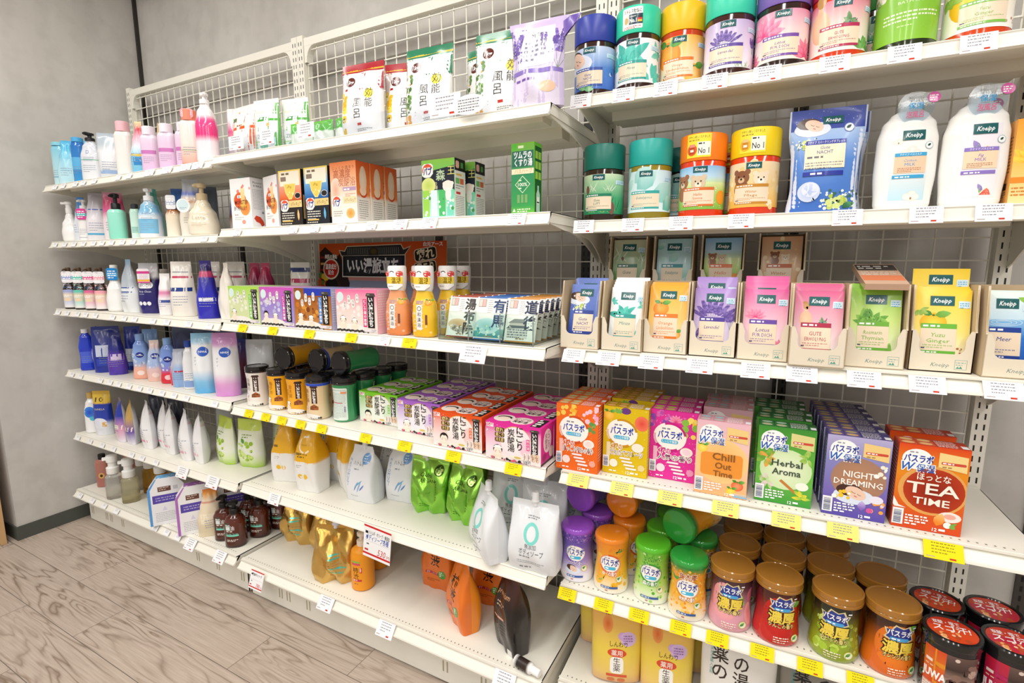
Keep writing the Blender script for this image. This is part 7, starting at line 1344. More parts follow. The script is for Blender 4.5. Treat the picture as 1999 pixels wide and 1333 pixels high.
put(KT, (-.43, -.003 - .27, zz[0] + .138), 24, 'kraft card with red square, left of two above the pink bottles', 'card', tilt=(0, 8)); put(copy_thing(KT), (-.26, -.273, zz[0] + .12), 30, 'kraft card seen edge on, right of two above the pink bottles', 'card', tilt=(0, -10))
for nm in ('a',):  # the stalks that carry the two cards
    for x, hgt in ((-.43, .139), (-.26, .121)):
        b = MB(); b.box(-.009, -.003, 0, .009, .003, hgt, '#d8c8a4'); put(b.build('card_holder', M_PAPER), (x, -.268, zz[0]), 24, 'slim stand carrying the %s kraft card' % ('left' if x < -.3 else 'right'), 'card holder')
# ---- second shelf
P_(gbottle('foam_bottle', .125, .066, .06, '#f1f0ee', 'ball', ('foam', '#f4f3f1')), -1.128, -.318, 1, 40, 'round white foam pump bottle at the far left of the second shelf', 'bottle')
P_(gpouch('shampoo_refill', .19, .07, .045, [(0, '#e6eaf0'), (.55, '#e0e8f2'), (.7, '#5a9ee0'), (1, '#4a8ee0')], bands((.1, .4, '#dce6f2')), 3, .4), -1.075, -.30, 1, 46, 'white refill with bright blue peak beside the round foam bottle', 'pouch')
P_(gbottle('body_wash_bottle', .135, .05, .04, '#f1efee', 'tall', ('pump', '#f2f2f2', .04), bands((.1, .12, '#b0b4c0')), neck=('#d84a98', '#4ab4b8', .045, .036, .09)), -1.0, -.318, 1, 42, 'white pump bottle with pink and teal collar tag', 'bottle')
P_(gpouch('shampoo_refill', .2, .09, .055, [(0, '#e8e6ea'), (.45, '#e4e0e6'), (.55, '#d8d4dc'), (.7, '#c0bcc4'), (1, '#a8a4ac')], bands((.12, .16, '#5ab0d8'), (.64, .66, '#3a5ab8')), 5, .6), -.93, -.3, 1, 50, 'grey white refill with blue stripe on the second shelf', 'pouch')
P_(gpouch('shampoo_refill', .195, .085, .05, [(0, '#f0e6ea'), (.45, '#f0dce4'), (.6, '#e06a9c'), (.8, '#c83a68'), (1, '#d890a8')], bands((.1, .3, '#f0eaee')), 6, .8), -.815, -.29, 1, 48, 'pink refill leaning beside the mint bottle', 'pouch')
P_(gbottle('bliss_bottle'.replace('bliss', 'shampoo'), .118, .062, .05, [(0, '#8fe0c8'), (1, '#a0e8d2')], 'tall', ('pump', '#1a1a1c', .062), None, neck=None), -.7, -.335, 1, 40, 'mint green bottle with tall black pump', 'bottle')
b = MB(); A = Art(); A.text('bliss', 0, 0, 13, '#f0f0f0', w=34, bold=.01); A.put(b, lambda x, y, o_: (math.sin(x * MM / .0127) * .0127, -.0127 * math.cos(x * MM / .0127) - o_, .1215 + y * MM)); part(b, 'pump_label', M_GLOSS, [q for q in bpy.data.objects if q.get('label') == 'mint green bottle with tall black pump'][0])
P_(gbottle('shampoo_bottle', .12, .036, .03, [(0, '#d8f0e8'), (1, '#c4ecdc')], 'tall', ('flat', '#303436', .02, .7), bands((.2, .4, '#a8d8c8'))), -.615, -.31, 1, 40, 'slim pale mint bottle right of the tall black pump', 'bottle')
P_(gpouch('shampoo_refill', .2, .08, .045, [(0, '#c8ece0'), (.5, '#8ad4c0'), (1, '#4ab0a0')], None, 7, .4), -.6, -.25, 1, 52, 'mint green peaked refill behind the slim mint bottle', 'pouch')
P_(gbottle('shampoo_bottle', .142, .08, .06, [(0, '#f0f2f4'), (.55, '#e6eef4'), (.7, '#7cb8dc'), (.85, '#8ac0e0'), (1, '#d0e2ee')], 'oval', ('pump', '#f2f4f6', .045, 290), wordart('milk', .62, 10, '#6a8ab0', 30, bands((.12, .5, '#7fbfe2')))), -.49, -.32, 1, 38, 'large white and sky blue pump bottle on the second shelf', 'bottle')
P_(gpouch('shampoo_refill', .19, .08, .05, [(0, '#dfe8f0'), (.5, '#4a8ad0'), (1, '#3a6ab8')], None, 8, .7), -.43, -.24, 1, 50, 'blue refill behind the sky blue pump bottle', 'pouch')
P_(gpouch('shampoo_refill', .2, .1, .05, [(0, '#b8bcc4'), (.6, '#7a8494'), (1, '#5a6474')], None, 9), -.37, -.19, 1, 40, 'dark grey clear refill behind the beige bottle', 'pouch')
P_(gbottle('latte_bottle'.replace('latte', 'cream'), .11, .05, .046, [(0, '#f0e8d8'), (.7, '#eadcc4'), (.85, '#a8683a'), (1, '#7a4428')], 'cyl', ('screw', '#6a4028', .02), None, neck=('#eef0f4', '#b8c4dc', .05, .032, .1)), -.338, -.318, 1, 40, 'small beige bottle with brown shoulder and white card', 'bottle')
P_(gpouch('cream_refill', .205, .085, .05, [(0, '#f0ece2'), (.55, '#ece4d4'), (.6, '#c8946a'), (.68, '#e8e2d8'), (.74, '#4a6ad0'), (.82, '#c8ccd8'), (1, '#b8bcc4')], wordart('LATTE', .42, 9, '#b0a898', 40), 4, .62), -.255, -.298, 1, 40, 'cream refill with blue and silver upper band', 'pouch')
P_(gbottle('cream_bottle', .125, .098, .09, [(0, '#f2e9d6'), (1, '#e6d8bc')], 'ball', ('pump', '#cdb892', .058, 215), wordart('Latte', .44, 13, '#cabfa6', 44)), -.162, -.315, 1, 36, 'big round cream coloured pump bottle', 'bottle')
b = MB(); A = Art(); A.ell(0, 0, 22, 24, '#e8f0f2', 20); A.up(); A.ell(0, 2, 17, 18, '#cfe4e8', 18); A.lines(-12, -8, 24, 2, 5, '#8aa0b0', t=2); A.put(b, lambda x, y, o_: (x * MM, -o_, y * MM)); b.poly([(.02 * math.cos(k * pi / 8), .0004, .023 * math.sin(k * pi / 8)) for k in range(16)], '#e8eef0'); t_ = b.build('round_tag', M_PAPER); put(t_, (-.215, -.352, zz[1] + .105), 40, 'round pale card hanging on the cream pump bottle', 'tag')
P_(gpouch('cream_refill', .18, .09, .05, [(0, '#e8e4dc'), (.4, '#6a3a30'), (.6, '#3a4ab8'), (.75, '#a8a8b0'), (1, '#8a8c94')], None, 3, .7), -.09, -.215, 1, 40, 'dark wrapped refill behind the round cream pump bottle', 'pouch')
# ---- third shelf
def dk(c, c2):
    def a(A, h, w): A.grad(-22, h * .06, 44, h * .86, [(0, '#f4f0ee'), (.3, c2), (.55, '#f0dcc0'), (.7, c), (1, mixc(c, '#fff', .4))]); A.up(); A.rect(-16, h * .78, 18, 8, '#1c3a54'); A.rect(-18, h * .3, 30, 14, '#f0d8b8'); A.lines(-16, h * .5, 32, 2, 6, '#ffffff', t=3)
    return gbottle('body_wash_bottle', .118, .05, .046, '#33241e', 'cyl', ('pump', '#5a4636', .066), a, neck=('#f0eef2', c, .05, .04, .115))
for k, (c, c2, x, y, l) in enumerate((('#9aa8dc', '#c4cce8', -1.125, -.352, 'lilac'), ('#5ac8b4', '#a8e0d4', -1.048, -.345, 'mint'), ('#e05a94', '#f0b8cc', -.972, -.338, 'pink'), ('#f0a0b0', '#f6ccd0', -.9, -.33, 'rose'))): P_(dk(c, c2), x, y, 2, 42, 'dark pump bottle with %s label on the third shelf' % l, 'bottle', 'dark pump bottles in a row')
P_(gbottle('foam_bottle', .15, .072, .058, '#f1f1ef', 'ball', ('screw', '#f6f6f4', .045), None, neck=('#2a8ad0', '#5ab0e4', .05, .04, .13)), -.8, -.322, 2, 40, 'plain white round shouldered bottle with blue neck card', 'bottle')
P_(gpouch('body_wash_refill', .215, .1, .06, [(0, '#e6e8ea'), (.45, '#e2e6ea'), (.5, '#b8c0c8'), (.85, '#a8b4c0'), (1, '#8ab8dc')], bands((.38, .4, '#2a4a9a'), (.46, .48, '#2a4a9a')), 4, .35, '#d8dce0'), -.7, -.315, 2, 4, 'silver white peaked refill with navy lines', 'pouch')
P_(gbottle('body_wash_bottle', .15, .05, .04, '#c86a3a', 'tall', ('flat', '#e0d8d0', .03, .6)), -.645, -.21, 2, 40, 'orange bottle in the shade behind the navy refill', 'bottle')
def deoco(A, h, w=90): A.rr(-34, h * .5, 60, 26, 12, '#f2f2f4'); A.up(); A.text('DEOCO', -4, h * .53, 12, '#8a8ea8', w=48); A.text('Body Clean', -4, h * .42, 8, '#f0f0f8', w=46); A.lines(-28, h * .38, 46, 1, 1, '#c8cae8', t=2); [A.ell(-26 + k * 18, h * .2, 8, 8, '#f0f0f6') for k in range(3)]
DP = gpouch('body_wash_refill', .2, .09, .06, [(0, '#241c70'), (.6, '#221a60'), (.68, '#2a2458'), (.74, '#d8d4d8'), (1, '#b4b4b8')], deoco, 3, .85, '#1c1650'); P_(DP, -.585, -.3, 2, 30, 'navy refill with white oval and clear top', 'pouch')
b = MB(); A = Art(); A.rr(-24, 0, 48, 56, 8, '#f4eef2'); A.up(); A.rect(-24, 36, 48, 10, '#d84a94'); A.rect(-24, 6, 48, 8, '#f0b83a'); A.rect(-24, 0, 48, 5, '#d84a94'); A.up(); A.lines(-18, 30, 36, 4, 6, '#c8a0b8', t=2); A.put(b, on_front()); t_ = part(b, 'hang_card', M_PAPER, DP); t_.location = (0, -.032, .122)
P_(gpouch('body_wash_refill', .16, .06, .045, [(0, '#f2f0f0'), (.4, '#f0e8ec'), (.55, '#d86aa4'), (.62, '#f2eef0'), (1, '#f4f2f2')], bands((.3, .36, '#3a4a9a')), 5, .6), -.445, -.315, 2, 40, 'small white refill with pink and navy stripes', 'pouch')
NV = gpouch('body_wash_refill', .205, .09, .06, [(0, '#efe9e0'), (1, '#f1ece4')], bands((.46, .53, '#23408a'), (.7, .74, '#c84a6a'), (.8, .82, '#9aa0a8')), 6, .82, '#e8e0d4')
P_(NV, -.335, -.312, 2, 36, 'ivory refill with navy band, in front', 'pouch', 'ivory refills with navy band'); P_(copy_thing(NV), -.265, -.245, 2, 34, 'ivory refill with navy band, behind the front one', 'pouch', 'ivory refills with navy band')
P_(gpouch('body_wash_refill', .208, .075, .06, [(0, '#2a28b0'), (.4, '#2a2ab8'), (.7, '#2a2a90'), (.72, '#b83a6a'), (.8, '#c84a78'), (.82, '#2a2050'), (1, '#3a2a8a')], bands((.3, .36, '#e8e8f0')), 7, .5, '#2420a0'), -.178, -.315, 2, 52, 'royal blue refill with crimson band on the third shelf', 'pouch')
P_(copy_thing(NV), -.2, -.2, 2, 30, 'ivory refill mostly hidden behind the royal blue one', 'pouch')
P_(gpouch('body_wash_refill', .2, .085, .05, [(0, '#efeae2'), (1, '#e6ded2')], None, 8, .3, '#ece4d8'), -.085, -.30, 2, 0, 'plain ivory peaked refill at the right end of the third shelf', 'pouch')
MR = gpouch('shampoo_refill', .2, .085, .05, [(0, '#3a1c50'), (.5, '#5a1c4a'), (.85, '#b82a5a'), (1, '#c83a68')], None, 9, .4, '#2a1a48'); P_(MR, -.13, -.17, 2, 44, 'maroon peaked refill behind the royal blue one, left', 'pouch', 'maroon refills'); P_(copy_thing(MR), -.06, -.16, 2, 40, 'maroon peaked refill behind the royal blue one, right', 'pouch', 'maroon refills')
P_(gpouch('body_wash_refill', .2, .085, .05, [(0, '#efe9e2'), (1, '#f0ebe4')], bands((.62, .7, '#c02a5a'), (.82, .9, '#2a3a7a')), 10, .9), .07, -.11, 2, 22, 'ivory refill with crimson band standing behind the lime green box', 'pouch')
# ---- fourth shelf
def nvl(A, h, w=60): A.ell(4, h * .62, 15, 12, '#1c2c8a', 18); A.up(); A.text('NIVEA', 4, h * .6, 5.5, '#ffffff', w=21, bold=.02)
P_(gbottle('body_wash_bottle', .172, .06, .044, [(0, '#1d3ac0'), (1, '#2440cc')], 'waist', ('screw', '#f2f2f4', .018), bands((.2, .5, '#4a64d8'))), -1.118, -.322, 3, 56, 'royal blue bottle with white cap at the far left', 'bottle')
NB = gpouch('body_wash_refill', .2, .075, .05, [(0, '#1c2e9c'), (1, '#23389e')], bands((.2, .5, '#dfe4f0'), (.1, .18, '#5a78d0')), 3, .9, '#16247c')
P_(NB, -1.05, -.31, 3, -14, 'dark blue refill edge on, beside the royal blue bottle', 'pouch', 'dark blue refills'); P_(gpouch('body_wash_refill', .205, .11, .055, [(0, '#1c2e9c'), (1, '#1e2c80')], bands((.35, .6, '#ccd4ec'), (.15, .3, '#2a44b4')), 4, .95, [(0, '#1c2e9c'), (1, '#1e2c80')]), -.985, -.3, 3, 50, 'dark blue refill with printed back panel', 'pouch'); P_(copy_thing(NB), -.93, -.22, 3, 40, 'dark blue refill in the shade of the second row', 'pouch', 'dark blue refills')
P_(gpouch('body_wash_refill', .185, .07, .05, [(0, '#4a30a8'), (.4, '#6a40b8'), (.6, '#2a2a88'), (1, '#1c2470')], bands((.35, .5, '#d8c8e8')), 5, .6, '#1c2270'), -.885, -.31, 3, 56, 'purple and navy refill on the fourth shelf', 'pouch')
def cloud(c, c2):
    def f(A, h, w=66): p_dots(A, -24, h * .3, 48, h * .5, 8, 8, ('#dfe8f6', '#c8d8f0'), 4); A.up(); nvl(A, h); A.ell(2, h * .16, 14, 10, mixc(c, '#fff', .6), 14)
    return f
CL1 = gbottle('body_wash_bottle', .165, .07, .05, [(0, '#f0a890'), (.28, '#f0b8a0'), (.42, '#9ab8ec'), (1, '#7a9ce0')], 'waist', ('screw', '#8cb0ea', .026), cloud('#f0a890', ''))
P_(CL1, -.705, -.3, 3, 40, 'sky blue and peach bottle, left of the red footed one', 'bottle'); P_(gpouch('body_wash_refill', .2, .085, .05, [(0, '#b8d0ee'), (.6, '#9cc0ea'), (1, '#7aa4e0')], None, 4, .7), -.745, -.24, 3, 40, 'sky blue refill behind the sky blue and peach bottle', 'pouch')
P_(gpouch('body_wash_refill', .17, .07, .045, [(0, '#f0c0b0'), (.3, '#e8c8c8'), (.4, '#a8c0ea'), (.75, '#bcd0f0'), (.85, '#f0d0c8'), (1, '#f2e0dc')], cloud('#f0a890', ''), 6, .5), -.6, -.3, 3, 44, 'sky blue refill with peach foot between the two blue bottles', 'pouch')
P_(gbottle('body_wash_bottle', .16, .068, .05, [(0, '#d82438'), (.26, '#dc2a40'), (.38, '#8a8ce0'), (.5, '#7c98e4'), (1, '#7ca0e6')], 'waist', ('screw', '#8cb4ec', .026), cloud('#d82438', '')), -.513, -.294, 3, 40, 'sky blue bottle with bright red foot', 'bottle')
P_(gpouch('body_wash_refill', .13, .05, .04, [(0, '#d42a44'), (.35, '#e84a60'), (.6, '#e8d0d8'), (1, '#e0dce4')], None, 7, .4), -.448, -.305, 3, 44, 'small red and white refill right of the red footed bottle', 'pouch')
P_(gpouch('body_wash_refill', .15, .065, .045, [(0, '#8ab0e0'), (.5, '#a0bce4'), (.65, '#c8ccd8'), (1, '#a8b0c0')], bands((.4, .44, '#c83a4a')), 8, .7), -.405, -.31, 3, 46, 'short pale blue refill with grey top', 'pouch')
DN = gpouch('body_wash_refill', .21, .12, .05, [(0, '#28306a'), (.7, '#2a3468'), (1, '#54607c')], None, 9); 
for k, (x, y, l) in enumerate(((-.6, -.17, 'left'), (-.48, -.15, 'middle'), (-.34, -.14, 'right'))): P_(DN if k == 0 else copy_thing(DN), x, y, 3, 30, 'large navy refill in the shade at the back, %s of three' % l, 'pouch', 'navy refills at the back')
P_(gbottle('body_milk_bottle', .168, .05, .036, '#f0f0f2', 'oval', ('flat', '#2a4aa8', .024, .5), bands((.05, .2, '#8aa8d8'))), -.333, -.315, 3, 44, 'slim white bottle with dark blue cap', 'bottle')
def nv2(c):
    def f(A, h, w=80): A.ell(4, h * .7, 20, 18, '#2458c0', 20); A.up(); A.text('NIVEA', 4, h * .685, 7, '#ffffff', w=29, bold=.02); A.vtext('ボディ', -22, h * .62, 8, '#8a90a0', pitch=12)
    return f
P_(gpouch('body_wash_refill', .225, .085, .06, [(0, '#58b0e8'), (.2, '#8ac8ee'), (.4, '#f0f2f4'), (.8, '#eef2f4'), (.85, '#a8d4f0'), (1, '#8cc8ee')], nv2(''), 4, .95), -.225, -.322, 3, 38, 'white refill fading to sky blue at the foot', 'pouch')
P_(gpouch('body_wash_refill', .19, .07, .05, [(0, '#4a2440'), (.5, '#6a2438'), (1, '#3a4a9a')], None, 5, .7), -.17, -.2, 3, 40, 'maroon refill in the gap behind the two white ones', 'pouch')
P_(gpouch('body_wash_refill', .232, .09, .06, [(0, '#d890d8'), (.2, '#e4a8dc'), (.38, '#f0f0f2'), (.75, '#efeef2'), (.82, '#d89cd4'), (1, '#cf90d0')], nv2(''), 5, .95), -.108, -.312, 3, 38, 'white refill fading to lilac at the foot', 'pouch')
P_(gpouch('body_wash_refill', .2, .1, .05, [(0, '#4a8ed8'), (.3, '#8ab8e0'), (.5, '#d8dce0'), (1, '#d0d4d8')], None, 6), -.045, -.22, 3, 30, 'clear grey refill with blue foot at the right end of the fourth shelf', 'pouch')
# ---- fifth shelf
def blu(A, h, w=60): A.ell(-4, h * .6, 22, 26, '#1c44c8', 18, '#3a8ae0'); A.ell(8, h * .42, 14, 12, '#4ac0d8', 14)
P_(gbottle('shampoo_bottle', .165, .062, .048, '#f2f2f2', 'oval', ('screw', '#c8a458', .026), blu), -1.14, -.322, 4, 50, 'white bottle with blue swirl and golden cap at far left', 'bottle')
def ten(A, h, w=84): A.rect(-40, h * .72, 80, h * .2, '#e8c23a'); A.ell(-4, h * .28, 30, 26, '#e8ecf6', 18); A.up(); A.text('10', -4, h * .76, 22, '#3a3420', w=34, bold=.01); A.text('VANILLA', -2, h * .58, 9, '#e8d8a0', w=44); A.rect(8, h * .2, 16, 22, '#e0b060')
P_(gpouch('shampoo_refill', .205, .08, .055, [(0, '#e4e6ec'), (.25, '#e0e4ee'), (.35, '#2a44b0'), (.7, '#2038a0'), (.75, '#e0bc3a'), (1, '#d0a840')], ten, 3, .95), -1.055, -.315, 4, 34, 'blue and white refill with golden top', 'pouch')
for k, (x, y, c1, c2, rz, l) in enumerate(((-.885, -.32, '#2a3aa8', '#e0a0c0', -14, 'navy and pink refill edge on, left of two'), (-.82, -.315, '#c8a45a', '#6a4aa8', -18, 'gold and violet refill edge on, right of two'))): P_(gpouch('shampoo_refill', .195, .08, .055, [(0, '#e8e4ec'), (.3, c2), (.6, c1), (1, mixc(c1, '#000', .2))], bands((.3, .4, '#f0e8d8')), 5 + k, .6, '#c8c8cc'), x, y, 4, rz, l + ' on the fifth shelf', 'pouch')
BK = gpouch('shampoo_refill', .19, .09, .05, [(0, '#3a3c4a'), (.6, '#2a2c3c'), (1, '#3a3a4a')], None, 4, .7); P_(BK, -.83, -.2, 4, 40, 'dark refill in the shade behind the gold and violet one', 'pouch', 'dark refills at the back'); P_(copy_thing(BK), -.68, -.2, 4, 40, 'dark refill in the shade behind the white row', 'pouch', 'dark refills at the back')
WS = gpouch('shampoo_refill', .205, .09, .06, [(0, '#efeff0'), (.8, '#ececee'), (1, '#e0e0e4')], bands((.15, .2, '#e8a0b8'), (.4, .42, '#b8b8c0')), 6, .5, [(0, '#dcdcde'), (.7, '#d0d0d4'), (.72, '#c04a6a'), (.74, '#d0d0d4'), (.8, '#d0d0d4'), (.82, '#303a6a'), (.84, '#ccccd0'), (1, '#c4c4ca')])
for k, (x, y, rz) in enumerate(((-.69, -.31, -16), (-.615, -.30, -20), (-.535, -.30, -22), (-.41, -.31, -18), (-.34, -.30, -28))): P_(WS if k == 0 else copy_thing(WS), x, y, 4, rz, 'plain white refill turned edge on, %s from the left of five' % ('first', 'second', 'third', 'fourth', 'fifth')[k], 'pouch', 'white refills turned edge on')
def musk(A, h, w=80): A.text('WHITE', 0, h * .5, 15, '#4a4c50', w=52); A.text('MUSK', 0, h * .38, 15, '#4a4c50', w=50); A.lines(-28, h * .26, 56, 4, 7, '#8a8c90', t=2)
P_(gpouch('shampoo_refill', .185, .09, .055, '#c2c4c4', musk, 7, .95), -.365, -.175, 4, 16, 'grey refill lettered with two lines of thin capitals', 'pouch')
def grape(A, h, w=110): A.rect(-50, h * .78, 100, h * .2, '#c8dc5a'); p_dots(A, -34, h * .16, 60, h * .38, 22, 10, ('#a8cc3a', '#bcd858', '#94bc2c', '#d0e88a'), 5); A.up(); A.lines(-20, h * .68, 44, 2, 9, '#8aa05a', t=4); A.leaf(-6, h * .52, 24, 14, 130, '#5a9a2a')
GR = gpouch('shampoo_refill', .185, .115, .07, [(0, '#a8d03a'), (.14, '#dcecb0'), (.3, '#eef2e4'), (.75, '#eaf0d8'), (.85, '#cadc70'), (1, '#bcd24a')], grape, 8, .96, '#d4dcc0')
P_(GR, -.115, -.235, 4, 14, 'green grape refill facing out at the right end', 'pouch', 'green grape refills'); P_(copy_thing(GR), -.235, -.255, 4, -8, 'green grape refill turned edge on beside the facing one', 'pouch', 'green grape refills'); P_(copy_thing(GR), -.05, -.13, 4, 14, 'green grape refill behind, beside the yellow pouches', 'pouch', 'green grape refills')
# ---- bottom deck
def sun(A, h, w=60): A.ell(-2, h * .42, 12, 14, '#d8a860', 14); A.up(); A.ell(-2, h * .42, 6, 7, '#3a2a20', 10)
RS = gbottle('hand_soap_bottle', .135, .058, .044, [(0, '#a8685c'), (1, '#b87a6c')], 'tall', ('flat', '#1c1a1a', .026, .5), sun); P_(RS, -1.125, -.315, 5, 50, 'rose brown bottle with black cap at the far left of the deck', 'bottle', 'rose brown bottles'); P_(copy_thing(RS), -1.075, -.22, 5, 50, 'rose brown bottle behind the two clear pump bottles', 'bottle', 'rose brown bottles')
def clearpump(c, c2, cap='#f2f1ee'):
    o = empty('hand_soap_bottle'); L = Loft([(0, .03, .028), (.004, .033, .031), (.075, .033, .031), (.1, .031, .029), (.112, .02, .02), (.118, .0195, .0195)], 3.2); b = MB(); L.build(b, [(0, c), (.15, c), (.5, c2), (1, c2)], n=36); part(b, 'bottle_body', M_LIQ, o, 60)
    b = MB(); b.lathe([(.0235, .114), (.0245, .117), (.0245, .142), (.022, .144), (.0165, .146), (.0165, .166), (.0215, .168), (.0225, .19), (.0205, .196), (.012, .199)], 28, col=cap); b.box(-.034, -.007, .178, -.016, .007, .19, cap); part(b, 'foam_pump', M_PLAS, o, 40); return o
P_(clearpump('#d8d4c8', '#e6e6e0'), -.942, -.352, 5, 60, 'clear pump bottle with colourless soap, left', 'bottle'); P_(clearpump('#c8c098', '#dcd8b8'), -.835, -.34, 5, 60, 'clear pump bottle with pale yellow soap', 'bottle')
YP2 = clearpump('#d89a28', '#e0b04a'); P_(YP2, -.868, -.24, 5, 60, 'amber pump bottle in the second row', 'bottle', 'amber pump bottles'); P_(copy_thing(YP2), -.76, -.25, 5, 60, 'amber pump bottle nearest the blue carton', 'bottle', 'amber pump bottles')
P_(clearpump('#d8d4c8', '#e0dccc'), -.935, -.24, 5, 60, 'clear pump bottle in the second row behind the colourless one', 'bottle')
def blister(c, c2):
    b = MB(); w, h, d = .13, .195, .05; pr = [(-w / 2, 0), (w / 2, 0), (w / 2, h * .78), (w / 2 - .03, h), (-w / 2 + .03, h), (-w / 2, h * .78)]
    b.prism(pr, 'y', 0, .002, '#eeeef0'); b.prism([(x * .97, z * .98 + .002) for x, z in pr], 'y', .0022, d, '#f0eeec'); A = Art()
    A.poly([(-65, 0), (-56, 0), (-56, 150), (-32, 193), (-35, 195), (-65, 152)], c); A.rect(-50, 92, 110, 34, '#5a4aa8'); A.rect(-30, 140, 44, 20, '#6a4438'); A.rect(22, 142, 16, 16, '#c8c8cc'); A.up(); A.lines(-40, 112, 90, 2, 10, '#b8b0e0', t=4); A.poly([(-12, 78), (-4, 60), (-20, 60)], '#d8d4ec'); A.lines(-44, 50, 90, 6, 7, '#9a9aa4', t=2); A.lines(-26, 154, 36, 2, 8, '#e0d0c0', t=3); A.put(b, on_front())
    S = Art(); S.rect(0, 0, 48, 150, c); S.up(); S.ell(20, 60, 12, 40, '#e8e8ee', 16); S.put(b, on_left(-w / 2 * .97 - .0003, y0=d)); T_ = Art(); T_.rect(-35, 4, 70, 44, c2); T_.up(); p_dots(T_, -30, 8, 60, 36, 12, 5, (mixc(c2, '#fff', .5),), 3); T_.put(b, on_top(h * .98 + .0024)); return b.build('soap_gift_carton', M_CARD)
b1 = blister('#5a9ad8', '#6ab0e4'); put(b1, (-.47, -.375, .165), 58, 'white carton with blue trim and sloped shoulders on the deck', 'box', 'soap cartons with sloped shoulders')
VB = blister('#b070c0', '#a868b8'); put(VB, (-.295, -.365, .165), 58, 'white carton with violet trim and sloped shoulders, in front', 'box', 'soap cartons with sloped shoulders'); put(copy_thing(VB), (-.235, -.27, .165), 58, 'white carton with violet trim behind the front one', 'box', 'soap cartons with sloped shoulders')
P_(gpouch('soap_refill', .185, .1, .06, [(0, '#e4d4b4'), (.7, '#e8d8bc'), (.72, '#c03a2a'), (.76, '#e8d8bc'), (.9, '#e8a04a'), (1, '#e07a2a')], bands((.3, .5, '#f0e4cc')), 6, .5, '#e0ceac'), -.212, -.35, 5, 62, 'beige paper pouch leaning beside the brown pump bottles', 'pouch')
def brown(A, h, w): A.rect(-22, h * .55, 16, 22, '#dfe8e4'); A.up(); A.text('馬', -14, h * .66, 14, '#2a5a50', w=14); A.l -= 1; A.text('油', 2, h * .56, 15, '#f0ece8', w=14); A.lines(-20, h * .5, 44, 1, 1, '#e8e0d8', t=4); A.rect(-22, h * .36, 44, 6, '#7ad8c0'); A.text('Body Soap', 0, h * .41, 8, '#7ad8c0', w=42); A.lines(-20, h * .24, 40, 2, 5, '#e0d4cc', t=3)
BRB = gbottle('body_soap_bottle', .128, .075, .066, [(0, '#1e0a06'), (.12, '#4a1a0c'), (.8, '#5a2210'), (1, '#34120a')], 'cyl', ('pump', '#161616', .045, 225), brown, e=2.2)
GB6 = 'brown pump soap bottles'
for k, (x, y, rz, l) in enumerate(((-.085, -.345, 34, 'brown pump soap bottle in front, nearest the deck edge'), (-.165, -.335, 40, 'brown pump soap bottle at the left, behind the beige pouch'), (-.068, -.258, 30, 'brown pump soap bottle in the second row'), (-.05, -.178, 30, 'brown pump soap bottle in the third row'), (-.06, -.098, 30, 'brown pump soap bottle furthest back'), (-.145, -.245, 40, 'brown pump soap bottle in the second row, left'), (-.14, -.16, 40, 'brown pump soap bottle in the third row, left'))): P_(BRB if k == 0 else copy_thing(BRB), x, y, 5, rz, l, 'bottle', GB6)

# ================================================================== price tags on the rails
def tag_mesh(w, h, col, red, lines, stripe=False):
    b = MB(); b.box(-w / 2, 0, -h / 2, w / 2, .0006, h / 2, col); A = Art(); W_, H_ = w * 1000, h * 1000
    k = '#8c8c94' if col != '#f3dc1e' else '#8f8420'
    if stripe: A.rect(-W_ / 2, H_ * .44, W_, H_ * .06, '#d0282c'); A.rect(-W_ / 2, -H_ * .42, W_, H_ * .06, '#d0282c')
    A.lines(-W_ * .3, H_ * .36, W_ * .6, lines, H_ * .17, k, t=H_ * .055, seed=int(w * 1e4))
    if red: A.rect(W_ * .14, -H_ * .42, W_ * .16, H_ * .1, '#c8402c'); A.rect(-W_ * .44, -H_ * .4, W_ * .22, H_ * .05, '#b0a0a0')
    A.put(b, on_front()); return b
ORD = ['first', 'second', 'third', 'fourth', 'fifth', 'sixth', 'seventh', 'eighth', 'ninth', 'tenth', 'eleventh', 'twelfth', 'thirteenth']
def tags(xs, unit, z, d, slope, size, col, lab, group, dz=0., yaw=0., lines=4, red=True, h=RAILH, last=True, out=.0):
    src = None; n = len(xs)
    for k, x in enumerate(xs):
        if src is None: src = o = tag_mesh(size[0], size[1], col, red, lines).build('price_tag', M_PAPER)
        else: o = copy_thing(src)
        f = (-.006 + h / 2 + 0) ; yy = -d + slope * .5 - .0066 - out - (.0025 if slope >= .02 else 0) - max(0, size[1] - .034) * .28; zc = z + h / 2 + dz
        c, s = math.cos(rad(yaw)), math.sin(rad(yaw)); p = (1.2 + x * c - yy * s, x * s + yy * c, zc) if unit == 'R' else (x, yy, zc)
        o.location = p; o.rotation_euler = (-math.atan2(slope, h), 0, rad(yaw if unit == 'R' else 0))
        tag(o, lab if isinstance(lab, str) and '%' not in lab else (lab[k] if isinstance(lab, (list, tuple)) else lab % ORD[k]), 'price tag', group)
WT = '#f2f2f4'; YT = '#f3dc1e'; PY = '#ece07a'
def LT(xs, k, view_lab): tags(xs, 'L', LZ[k] if k < 5 else .137, LD[k] if k < 5 else .412, .012 if k < 5 else .02, (.036, .021), WT, '%s small white price tag from the left on the ' + view_lab + ' of the left unit', 'small price tags on the left unit', lines=3, red=False)
